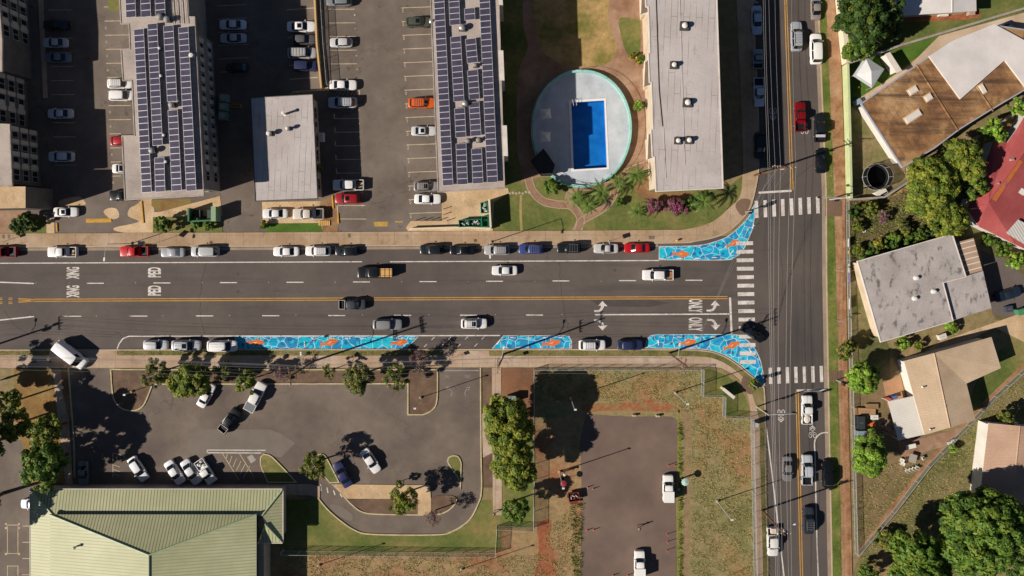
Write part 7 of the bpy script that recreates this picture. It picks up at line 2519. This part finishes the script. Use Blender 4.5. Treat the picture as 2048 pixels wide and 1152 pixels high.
# =====================================================================  trash enclosures and dumpsters
m_dgreen = plain('dumpster_green', '1f7a55', rough=.5)
m_tr = M('rubbish_mixed', ['2c2a28', 'c9c4ba', '6b5c4d', 'd8d4cc', '3d4a52'], 5, detail=1, fine=.3, obj=True, lo=.3, hi=.7)


def dumpster(x, y, w, d, rz, label, fill):
    p = P(x, y)
    t = thing('dumpster', (p.x, p.y, .09), rz, label, 'dumpster', 'green dumpsters')
    b = MB()
    h = 1.25
    for c, s_ in (((0, d / 2 - .04, h / 2), (w, .08, h)), ((0, -d / 2 + .04, h / 2), (w, .08, h)), ((w / 2 - .04, 0, h / 2), (.08, d - .16, h)), ((-w / 2 + .04, 0, h / 2), (.08, d - .16, h)), ((0, 0, .1), (w - .17, d - .17, .1))):
        b.box(c, s_, m_dgreen)
    for sg in (1, -1):
        b.box((0, sg * d / 2, h), (w + .1, .1, .1), m_dgreen)
        b.box((sg * w / 2, 0, h), (.1, d - .1, .1), m_dgreen)
    b.build('bin', t)
    g = np.random.default_rng(int(x))
    r = MB()
    for k in range(14 if fill else 4):
        r.box(((g.random() - .5) * (w - .6), (g.random() - .5) * (d - .6), .3 + g.random() * (.75 if fill else .2)), (.25 + .3 * g.random(), .2 + .3 * g.random(), .2), m_tr if k % 2 else m_trash, rz=g.random() * 3, rx=g.random())
    r.build('rubbish', t)
    return t


dumpster(930, 447, 2.0, 1.25, R(2), 'green dumpster heaped with white rubbish, farthest from the enclosure corner', True)
dumpster(952, 446, 2.0, 1.25, R(2), 'green dumpster with dark rubbish between the heaped one and the corner one', True)
dumpster(970.5, 443, 1.15, 1.9, R(2), 'nearly empty green dumpster in the enclosure corner', False)
dumpster(969, 416, 1.2, 1.9, R(2), 'green dumpster full of cartons against the cream enclosure wall', True)
wall('trash_enclosure', [(979, 400), (982, 455)], .25, 2.3, plain('enclosure_green', '6f8f78', rough=.7), 'tall enclosure wall beside the four green dumpsters', 'wall', m_wallcream)
wall('trash_enclosure', [(388, 417), (388, 443)], .2, 2.2, plain('enclosure_dgreen', '3d6b4e', rough=.7), 'dark green enclosure wall by the round clipped bush', 'wall')
wall('trash_enclosure', [(438, 414), (438, 443)], .75, 2.4, plain('enclosure_pale', '86a07c', rough=.7), 'thick pale green enclosure wall at the driveway by the office', 'wall')
wall('trash_enclosure', [(392, 443), (431, 441)], .18, 1.8, plain('enclosure_dgreen', '3d6b4e', rough=.7), 'low green enclosure wall behind the leafy shrubs', 'wall')
m_bin = plain('bin_dark', '1d2521', rough=.6)
for x, lab in ((400, 'dark wheeled trash bin in the green enclosure, westerly'), (427, 'dark wheeled trash bin in the green enclosure, easterly')):
    p = P(x, 430)
    t = thing('trash_bin', (p.x, p.y, .05), 0, lab, 'trash bin')
    MB().prism([(-.55, -.85), (.55, -.85), (.55, .85), (-.55, .85)], .1, 1.2, m_bin).build('bin', t)
    MB().box((0, .1, 1.24), (1.2, 1.6, .07), plain('bin_lid', '2c3a33', rough=.5), rx=.05).build('lid', t)
# bollards
for i, (x, y) in enumerate(((888, 418), (888, 429), (895, 441), (834, 440), (850, 440), (864, 440), (880, 440))):
    p = P(x, y)
    o = MB().lathe((0, 0, 0), [(.07, -.05), (.06, .95), (.05, 1.02), (.01, 1.06)], plain('bollard_dark', '4d4238', rough=.7), 10).lathe((0, 0, .75), [(.075, 0), (.075, .12)], m_yellow, 10).build('bollard', None, (p.x, p.y, .09))
    tag(o, 'slim dark bollard guarding the concrete apron by the dumpsters', 'bollard', 'bollards on the apron')
# yellow kerbs
m_ykerb = M('kerb_yellow_paint', ['b98a35', 'cf9f48'], .8, fine=.15)
for pts, lab in (([(283.5, 402), (287.5, 446)], 'long yellow painted kerb bar by the western apron'), ([(114, 446), (115, 463)], 'short yellow kerb bar at the western planting bed'), ([(676, 427), (677.5, 447)], 'yellow wheel stop beside the pallets'), ([(665, 391), (667, 417)], 'yellow edged kerb beside the red SUV')):
    c = P(*pts[0])
    l, r = offset([tuple((P(*p) - c)[:2]) for p in pts], .32)
    l2, r2 = offset([tuple((P(*p) - c)[:2]) for p in pts], .2)
    o = MB().prism(l + r[::-1], -.05, .13, m_ykerb).prism(l2 + r2[::-1], .13, .17, m_ykerb).build('kerb_bar', None, c)
    tag(o, lab, 'kerb bar')
p = P(198, 441)
tag(MB().prism([(-2.3, -.42), (2.3, -.3), (2.3, .38), (-2.3, .3)], 0, .05, m_ykerb).prism([(-2.3, -.2), (2.3, -.1), (2.3, .2), (-2.3, .1)], .05, .1, m_ykerb).build('speed_hump', None, (p.x, p.y, .01)), 'yellow speed hump at the western lot exit', 'speed hump')
p = P(649, 446)
b = MB()
for k in range(6): b.box((-.9 + k * .36, 0, .13), (.26, .9, .03), m_ply)
for sg in (-1, 0, 1): b.box((0, sg * .4, .05), (2.1, .09, .1), m_ply)
tag(b.build('pallet', None, (p.x, p.y, .06)), 'yellow wooden pallet at the end of the bright lawn strip', 'pallet')
# equipment in the shade
p = P(452, 216)
t = thing('cooling_unit', (p.x, p.y, 0), R(-3), 'greenish cooling equipment in deep shade beside the western block', 'machine')
for k in range(3):
    MB().box((0, 1.6 - 1.6 * k, .8), (1.3, 1.4, 1.6), plain('unit_green', '7d9488', rough=.6)).lathe((0, 1.6 - 1.6 * k, 1.6), [(.5, 0), (.5, .08), (.1, .1)], m_vent, 12).build('unit', t)
p = P(473, 212)
tag(MB().box((0, 0, .2), (1.9, .6, .4), m_ykerb).box((0, 0, .42), (1.7, .4, .05), m_rust).build('wooden_box', None, (p.x, p.y, 0)), 'ochre box in the shade near the office corner', 'box')

# =====================================================================  the field
m_cone = plain('cone_orange', 'c25a2c', rough=.6)
m_conew = plain('cone_white', 'e3ddd6', rough=.6)


def cone(x, y, h, label):
    p = P(x, y)
    t = thing('traffic_cone', (p.x, p.y, .013), 0, label, 'traffic cone', 'cones in the field lot')
    MB().lathe((0, 0, 0), [(.16, 0), (.16, .04), (.1, .05), (.05, h), (.02, h + .01)], m_cone, 10).build('cone', t)
    MB().lathe((0, 0, h * .55), [(.082, 0), (.07, h * .2)], m_conew, 10).build('band', t)


for x, y, h in ((1175, 974, .8), (1186, 977, .8), (1174, 1060, .85), (1187, 1059, .85), (1226, 1150, .8), (1255, 1150, .8)):
    cone(x, y, h, 'orange cone with white band on the field lot')
for x, y in ((1336, 930), (1349, 930), (1334, 1068), (1334.5, 1083), (1333.5, 1100)):
    p = P(x, y)
    t = thing('channelizer_post', (p.x, p.y, .013), 0, 'tall slim orange channelizer post along the field lot edge', 'channelizer', 'channelizer posts in the field lot')
    MB().lathe((0, 0, 0), [(.16, 0), (.16, .05), (.06, .06), (.05, 1.15), (.02, 1.18)], m_cone, 8).build('post', t)
    MB().lathe((0, 0, .7), [(.062, 0), (.06, .15)], m_conew, 8).build('band', t)
for x, y, lab in ((1268, 830, 'white concrete block on the field lot kerb, westerly'), (1315, 831, 'white concrete block on the field lot kerb, easterly')):
    p = P(x, y)
    tag(MB().prism([(-.35, -.16), (.35, -.16), (.35, .16), (-.35, .16)], -.05, .55, m_curb).prism([(-.3, -.11), (.3, -.11), (.3, .11), (-.3, .11)], .55, .62, m_curb).build('concrete_block', None, (p.x, p.y, 0)), lab, 'concrete block')
p = P(1147, 990)
t = thing('utility_trailer', (p.x, p.y, 0), R(8), 'rusty red trailer loaded with tools at the edge of the field lot', 'trailer')
m_rdust = plain('trailer_red', '6f3026', rough=.6)
b = MB()
b.box((0, 0, .55), (1.9, 1.5, .08), m_rdust)
for c, s_ in (((0, .75, .8), (1.9, .07, .5)), ((0, -.75, .8), (1.9, .07, .5)), ((.95, 0, .8), (.07, 1.43, .5)), ((-.95, 0, .8), (.07, 1.43, .5))): b.box(c, s_, m_rdust)
b.build('bed', t)
MB().box((-.1, -1.15, .62), (1.5, .5, .06), m_rdust).build('tailgate', t)
for sg in (1, -1):
    MB().tube([(sg * .98, 0, .33), (sg * 1.14, 0, .33)], .33, m_tyre, n=14).build('wheel', t)
g_ = np.random.default_rng(3)
b = MB()
for k in range(9): b.box((-.6 + 1.2 * g_.random(), -.5 + g_.random(), .68 + .12 * g_.random()), (.5, .12, .2), (m_trash, m_rust, m_trimb)[k % 3], rz=g_.random() * 3)
tag(b.build('tool_pile', None, (p.x, p.y, 0)), 'tools heaped inside the rusty red trailer', 'tools')
p = P(1357, 977)
t = thing('camp_stool', (p.x, p.y, .013), .4, 'small grey folding stool beside the white utility truck', 'stool')
MB().box((0, 0, .45), (.5, .45, .05), plain('stool_grey', '9a9da2', rough=.8)).build('seat', t)
for sx in (1, -1):
    for sy in (1, -1): MB().tube([(sx * .2, sy * .18, .43), (sx * .24, -sy * .2, 0)], .018, m_vent, n=5).build('leg', t)
# entrance board, cabinet, boxes
p, q = P(1441, 774), P(1462, 791)
t = thing('notice_board', ((p.x + q.x) / 2, (p.y + q.y) / 2, 0), math.atan2((q - p).y, (q - p).x), 'white-topped monument sign slab on the corner lawn', 'sign')
MB().box((0, 0, .9), ((q - p).length, .42, 1.8), m_wallcream).build('slab', t)
MB().box((0, 0, 1.84), ((q - p).length + .16, .56, .08), m_trimw).build('cap', t)
MB().box((0, .225, 1.1), ((q - p).length - .3, .03, 1.0), plain('board_blue', '5d7d9c', rough=.5)).build('panel', t)
p = P(1506, 845)
t = thing('control_cabinet', (p.x, p.y, .14), R(-15), 'grey traffic control cabinet on the lower sidewalk', 'cabinet')
MB().box((0, 0, .8), (.75, .62, 1.6), plain('cabinet_grey', '9a9da0', rough=.45, metal=.3)).box((0, 0, 1.63), (.85, .72, .06), m_galv).build('body', t)
MB().box((0, -.32, .85), (.66, .03, 1.35), m_galv).build('door', t)
p = P(1023, 796)
t = thing('utility_cabinet', (p.x, p.y, .02), 0, 'dark green utility cabinet above the biggest tree by the garden path', 'cabinet')
MB().box((0, 0, .75), (1.5, 1.3, 1.5), plain('cabinet_green', '4d5a4f', rough=.6)).box((0, 0, 1.53), (1.6, 1.4, .06), plain('cabinet_top', '7d8a80', rough=.6)).build('body', t)
MB().box((-.4, 0, 1.6), (.5, 1.1, .08), m_vent).build('hatch', t)
p = P(130, 773)
t = thing('mail_box', (p.x, p.y, .06), .1, 'white letter box by the garden path west of the hall driveway', 'letter box')
MB().box((0, 0, 1.0), (.45, .4, .45), m_trimw).build('box', t)
MB().box((0, 0, .4), (.12, .12, .8), m_wood).build('post', t)

# =====================================================================  yards
p = P(1741, 143, 2.9)
t = thing('gazebo', (p.x, p.y, 0), R(57), 'white pyramid canopy tent on the bright lawn', 'canopy tent')
b = MB()
hw = 2.05
cs = [(hw, hw), (-hw, hw), (-hw, -hw), (hw, -hw)]
m_tent = plain('tent_white', 'd6d3d0', rough=.8)
for i in range(4):
    a, e = cs[i], cs[(i + 1) % 4]
    b.add([(0, 0, 3.2), (a[0] * .8, a[1] * .8, 2.35), (e[0] * .8, e[1] * .8, 2.35)], [[0, 1, 2]], m_tent)
    b.add([(a[0] * .8, a[1] * .8, 2.35), (a[0], a[1], 2.2), (e[0], e[1], 2.2), (e[0] * .8, e[1] * .8, 2.35)], [[0, 1, 2, 3]], plain('tent_edge', 'b3b5b3', rough=.8))
b.build('canopy', t)
for c in cs: MB().tube([(c[0] * .95, c[1] * .95, 0), (c[0] * .95, c[1] * .95, 2.22)], .04, m_galv, n=6).build('leg', t)
c = [P(x, y, 2.3) for x, y in ((1770, 108), (1780, 104), (1804, 141), (1793, 146))]
o = sum(c, Vector()) / 4; o.z = 0
t = thing('garden_shed', o, 0, 'long white-roofed lean-to between canopy tent and brown roof', 'shed')
MB().prism([tuple((v - o)[:2]) for v in c], 2.2, 2.3, m_trimw, bottom=True).build('roof', t)
MB().prism(inset([Vector(((v - o).x, (v - o).y, 0)) for v in c], .15), -.05, 2.19, m_wall_w).build('wall', t)
for x, y, a, cl, lab in ((1716, 175, 0, 'c9a03a', 'orange ball on the bright lawn'),):
    p = P(x, y)
    tag(MB().lathe((0, 0, 0), [(.02, 0), (.16, .08), (.22, .2), (.16, .33), (.02, .42)], plain('toy_orange', 'd08a2c', rough=.6), 12).lathe((0, 0, .2), [(.222, 0), (.222, .02)], m_trimb, 12).build('ball', None, (p.x, p.y, .015)), lab, 'ball')
# trampoline
p = P(1752, 354, 1)
t = thing('trampoline', (p.x, p.y, 0), 0, 'round black trampoline with net and grey rim', 'trampoline')
rt = 2.35
MB().lathe((0, 0, .86), [(rt * .8, 0), (.02, .001)], plain('mat_black', '0a0a0b', rough=1.0, spec=0.0), 32).build('mat', t)
b = MB()
for i in range(32):
    a0, a1 = 6.28318 * i / 32, 6.28318 * (i + 1) / 32
    b.add([(rt * .8 * math.cos(a0), rt * .8 * math.sin(a0), .88), (rt * math.cos(a0), rt * math.sin(a0), .88), (rt * math.cos(a1), rt * math.sin(a1), .88), (rt * .8 * math.cos(a1), rt * .8 * math.sin(a1), .88)], [[0, 1, 2, 3]], plain('pad_dark', '191a1c', rough=.9))
b.build('edge_pad', t)
ring = [(rt * math.cos(6.28318 * i / 32), rt * math.sin(6.28318 * i / 32)) for i in range(33)]
MB().tube([(x, y, .86) for x, y in ring], .05, m_galv, n=6, caps=False).build('rim', t)
b = MB()
for i in range(32): b.add([(*ring[i], .9), (*ring[i + 1], .9), (*ring[i + 1], 2.5), (*ring[i], 2.5)], [[0, 1, 2, 3]], see_through('net_black', '17181a', .55))
b.tube([(x, y, 2.5) for x, y in ring], .025, m_vent, n=6, caps=False)
b.build('safety_net', t)
for i in range(0, 32, 4):
    x, y = ring[i]
    MB().tube([(x, y, 0), (x, y, 2.5)], .03, m_galv, n=6).build('pole', t)
p = P(1762, 386, 1)
t = thing('storage_box', (p.x, p.y, 0), R(28), 'white storage cabinet beside the trampoline and block wall', 'cabinet')
MB().box((0, 0, .55), (2.0, 1.1, 1.1), m_wall_w).build('body', t)
MB().box((0, .05, 1.14), (2.1, 1.2, .07), m_trimw).box((.3, -.35, 1.19), (1.3, .3, .03), m_trimb).build('lid', t)
# furniture behind the beige house
m_plas = plain('plastic_white', 'ddd8c9', rough=.5)
p = P(1822, 893, .75)
t = thing('folding_table', (p.x, p.y, .05), R(12), 'white folding table on the patio below the white patio cover', 'table')
MB().box((0, 0, .72), (1.8, .78, .05), m_plas).build('table_top', t)
for sx in (1, -1):
    for sy in (1, -1): MB().tube([(sx * .75, sy * .3, 0), (sx * .75, sy * .3, .7)], .025, m_vent, n=6).build('leg', t)
p = P(1826, 917, .75)
t = thing('patio_table', (p.x, p.y, .03), R(-15), 'grey square table among the plastic chairs', 'table')
MB().box((0, 0, .72), (1.3, 1.5, .05), plain('table_grey', 'a39a8d', rough=.7)).build('table_top', t)
for sx in (1, -1):
    for sy in (1, -1): MB().tube([(sx * .5, sy * .6, 0), (sx * .5, sy * .6, .7)], .03, m_vent, n=6).build('leg', t)


def chair_proto():
    t = thing('plastic_chair')
    MB().box((0, 0, .43), (.52, .5, .05), m_plas).build('seat', t)
    b = MB()
    b.box((0, .26, .68), (.5, .05, .12), m_plas, rx=-.2); b.box((0, .3, .86), (.5, .05, .1), m_plas, rx=-.2)
    for k in (-.2, -.07, .07, .2): b.box((k, .27, .68), (.05, .045, .42), m_plas, rx=-.2)
    b.build('backrest', t)
    for sx in (1, -1):
        MB().box((sx * .27, .02, .64), (.06, .5, .04), m_plas).build('armrest', t)
        for sy in (1, -1): MB().box((sx * .22, sy * .2, .2), (.05, .05, .42), m_plas).build('leg', t)
    return t


ch = chair_proto()
for i, (x, y, a, lab) in enumerate(((1814, 941, 160, 0), (1820.5, 939, 160, 0), (1827, 937, 160, 0), (1834, 935, 160, 0), (1846, 916, 110, 'cream plastic chair standing alone east of the grey table'), (1804, 927, 250, 'cream plastic chair at the west side of the grey table, lower'), (1803, 920, 250, 'cream plastic chair at the west side of the grey table, upper'),
                                  (1898, 886, 30, 'cream plastic chair by the dirt strip near the small bright plant'), (1905, 882, 30, 'cream plastic chair nearest the ochre patio wedge'))):
    o = ch if i == 0 else dup(ch)
    o.location = P(x, y, .5, .03); o.rotation_euler = (0, 0, R(a))
    tag(o, lab or 'cream plastic chair in the close row of four below the grey table', 'chair', 'plastic chairs behind the beige house')
# yard clutter by the low fence
for x, y, w, d, h, a, col, nm, lab in ((1728, 822, 3.6, 1.2, .5, -2, 'a8815a', 'wooden_platform', 'pale wooden platform by the yard fence, upper'), (1742, 812, 2.2, .9, .4, 0, '8d6f4f', 'wooden_platform', 'brown wooden platform near the round bright tree'),
                                       (1746, 833, 1.2, .75, .6, 0, 'd3cfc9', 'cooler_box', 'white cooler box beside the hexagon pavers'), (1743, 847, .9, .6, .5, 20, 'd06a34', 'toy_wagon', 'orange toy wagon near the white cooler'),
                                       (1717, 864, 1.6, 1.0, 1.4, 0, '7d8f95', 'storage_bin', 'grey-blue storage bin against the yard fence'), (1716, 842, 1.2, 2.2, 1.3, 0, '2f3436', 'storage_bin', 'black storage bin against the yard fence'),
                                       (1786, 792, .8, .6, .7, 15, '4a5a8f', 'toy_box', 'blue toy box by the ochre patio'), (1774, 797, .9, .5, .5, -20, 'b3524a', 'toy_box', 'red toy box by the ochre patio'),
                                       (1880, 672, 1.3, .9, .9, 20, 'c9c4ba', 'garden_bench', 'pale lumpy bench on the driveway behind the stained roof'), (1728, 26, 0, 0, 0, 0, '', '', ''),
                                       (2036, 622, 1.4, 1.0, 1.2, 15, '3f7d55', 'wheeled_bin', 'green wheeled bin at the end of the pale driveway'), (2013, 617, 1.2, 1.0, .8, 10, '3a444f', 'covered_grill', 'dark covered grill by the dark blue sedan'),
                                       (1883, 30, 1.6, .7, .7, 0, 'd3ccc2', 'garden_bench', 'white bench on the red soil below the white roof'), (1938, 28, 1.0, .8, .9, 0, 'b3927d', 'planter_box', 'tan planter on the red soil below the white roof'),
                                       (1712, 205, 1.2, .8, .8, 30, '8fa3b5', 'storage_bin', 'bluish bin at the low corner of the brown roof'), (2040, 205, 2.0, .7, .9, 30, 'a9a59f', 'ladder_rack', 'grey rack in the shade at the eastern edge')):
    if not nm: continue
    p = P(x, y)
    m = plain('clutter_' + col, col, rough=.7)
    b = MB()
    b.prism([(-w / 2, -d / 2), (w / 2, -d / 2), (w / 2, d / 2), (-w / 2, d / 2)], 0, h * .86, m)
    b.prism([(-w / 2 - .04, -d / 2 - .04), (w / 2 + .04, -d / 2 - .04), (w / 2 + .04, d / 2 + .04), (-w / 2 - .04, d / 2 + .04)], h * .87, h, m, bottom=True)
    b.box((0, 0, h + .02), (w * .5, .06, .05), m_vent)
    o = b.build(nm, None, (p.x, p.y, .03))
    o.rotation_euler = (0, 0, R(a))
    tag(o, lab, nm.replace('_', ' '))
p = P(1727, 461)
tag(MB().tube([(.3 * math.cos(a), .3 * math.sin(a), .12) for a in np.linspace(0, 6.283, 17)], .1, m_trash, n=6, caps=False).lathe((0, 0, .02), [(.2, 0), (.18, .05)], m_trimb, 12).build('white_tyre', None, (p.x, p.y, .05)), 'white painted tyre in the overgrown lot', 'tyre')

# =====================================================================  people
m_skin = plain('skin', 'a5765a', rough=.6)
m_hair = plain('hair_black', '17130f', rough=.7)


import bmesh


def with_skin(verts, edges, name, mat, parent, radii, root=0):
    bm = bmesh.new()
    lay = bm.verts.layers.skin.verify()
    vs = [bm.verts.new(v) for v in verts]
    for a, b_ in edges: bm.edges.new((vs[a], vs[b_]))
    for i, v in enumerate(vs):
        r = radii[i]
        v[lay].radius = r if isinstance(r, tuple) else (r, r)
        v[lay].use_root = (i == root)
    me = bpy.data.meshes.new(name)
    bm.to_mesh(me); bm.free()
    me.materials.append(mat)
    o = bpy.data.objects.new(name, me)
    COL.objects.link(o); o.parent = parent
    sk = o.modifiers.new('skin', 'SKIN'); sk.use_smooth_shade = True
    sb = o.modifiers.new('smooth', 'SUBSURF'); sb.levels = 1; sb.render_levels = 1
    return o


def person(x, y, rz, label, shirt, trousers, stride=.18, reach=0.0, hat=None, z=.013):
    p = P(x, y)
    t = thing('person', (p.x, p.y, z), rz, label, 'person')
    # +x is forward
    s = stride
    V, E, Rr = [], [], []

    def v(co, r, link=None):
        V.append(co); Rr.append(r)
        if link is not None: E.append((link, len(V) - 1))
        return len(V) - 1
    pel = v((0, 0, .95), (.15, .12))
    wai = v((0, 0, 1.1), (.14, .11), pel)
    che = v((.01, 0, 1.32), (.17, .12), wai)
    nk = v((.02, 0, 1.48), .065, che)
    hd = v((.04, 0, 1.58), .085, nk)
    cr = v((.04, 0, 1.70), .09, hd)
    nose = v((.14, 0, 1.60), .02, hd)
    for sg in (1, -1):
        v((.04, sg * .10, 1.6), .018, hd)      # ears
        sh = v((0, sg * .19, 1.42), .065, che)
        f = reach if reach else -sg * s * .8
        el = v((f * .5 + .02, sg * .25, 1.15 + abs(reach) * .1), .045, sh)
        wr = v((f + .08, sg * .25, .92 + abs(reach) * .45), .032, el)
        pa = v((f + .13, sg * .245, .85 + abs(reach) * .45), (.035, .02), wr)
        for k in range(4):
            k1 = v((f + .16, sg * (.215 + .018 * k), .80 + abs(reach) * .45), .010, pa)
            v((f + .17 + .01 * (k % 2), sg * (.215 + .018 * k), .755 + .006 * abs(k - 1) + abs(reach) * .45), .008, k1)
        th = v((f + .17, sg * .20, .83 + abs(reach) * .45), .010, wr)
        hp_ = v((0, sg * .10, .9), .095, pel)
        kn = v((sg * s * .7 + .03, sg * .10, .5), .065, hp_)
        an = v((sg * s * 1.2 - .03, sg * .10, .09), .042, kn)
        v((sg * s * 1.2 + .14, sg * .11, .04), .035, an)
    with_skin(V, E, 'body', m_skin, t, Rr)
    # clothes
    V2, E2, R2 = [], [], []

    def c(co, r, link=None):
        V2.append(co); R2.append(r)
        if link is not None: E2.append((link, len(V2) - 1))
        return len(V2) - 1
    a = c((0, 0, .98), (.175, .145)); b_ = c((0, 0, 1.12), (.165, .135), a); d = c((.01, 0, 1.34), (.195, .145), b_); c((.02, 0, 1.45), .09, d)
    for sg in (1, -1):
        sh = c((0, sg * .19, 1.42), .085, d)
        f = reach if reach else -sg * s * .8
        c((f * .35 + .01, sg * .24, 1.22 + abs(reach) * .06), .068, sh)
    with_skin(V2, E2, 'shirt', plain('cloth_' + shirt, shirt, rough=.9), t, R2)
    V2, E2, R2 = [], [], []
    a = c((0, 0, 1.0), (.165, .135)); b2 = c((0, 0, .92), (.165, .135), a)
    for sg in (1, -1):
        h_ = c((0, sg * .10, .86), .11, b2); k_ = c((sg * s * .7 + .03, sg * .10, .5), .082, h_); c((sg * s * 1.18 - .03, sg * .10, .12), .062, k_)
    with_skin(V2, E2, 'trousers', plain('cloth_' + trousers, trousers, rough=.9), t, R2)
    if hat:
        MB().lathe((.04, 0, 1.72), [(.27, 0), (.26, .02), (.12, .03), (.11, .1), (.02, .13)], plain('hat_' + hat, hat, rough=.9), 16).build('hat', t)
    else:
        MB().lathe((.02, 0, 1.6), [(.07, 0), (.105, .04), (.115, .1), (.09, .17), (.02, .2)], m_hair, 12).build('hair', t)
    return t


person(1277, 1052, R(110), 'person in lilac shirt walking across the open field lot', 'b3a9d0', '2b2f45')
person(1127, 943, R(-30), 'person in pale blue shirt and sun hat beside the lamp post at the field lot', 'b9c6dc', '6d6a66', .08, .25, 'd8cdbb')
person(989, 1023, R(80), 'person in pink shirt on the garden path by the fence corner', 'd79a9a', '3a3a42', .15, 0, None, .07)
person(1363, 956, R(-60), 'person in white shirt standing next to the pale green parasol', 'd8d8d6', '4a4d55', .06, .2, 'e0dcd3')
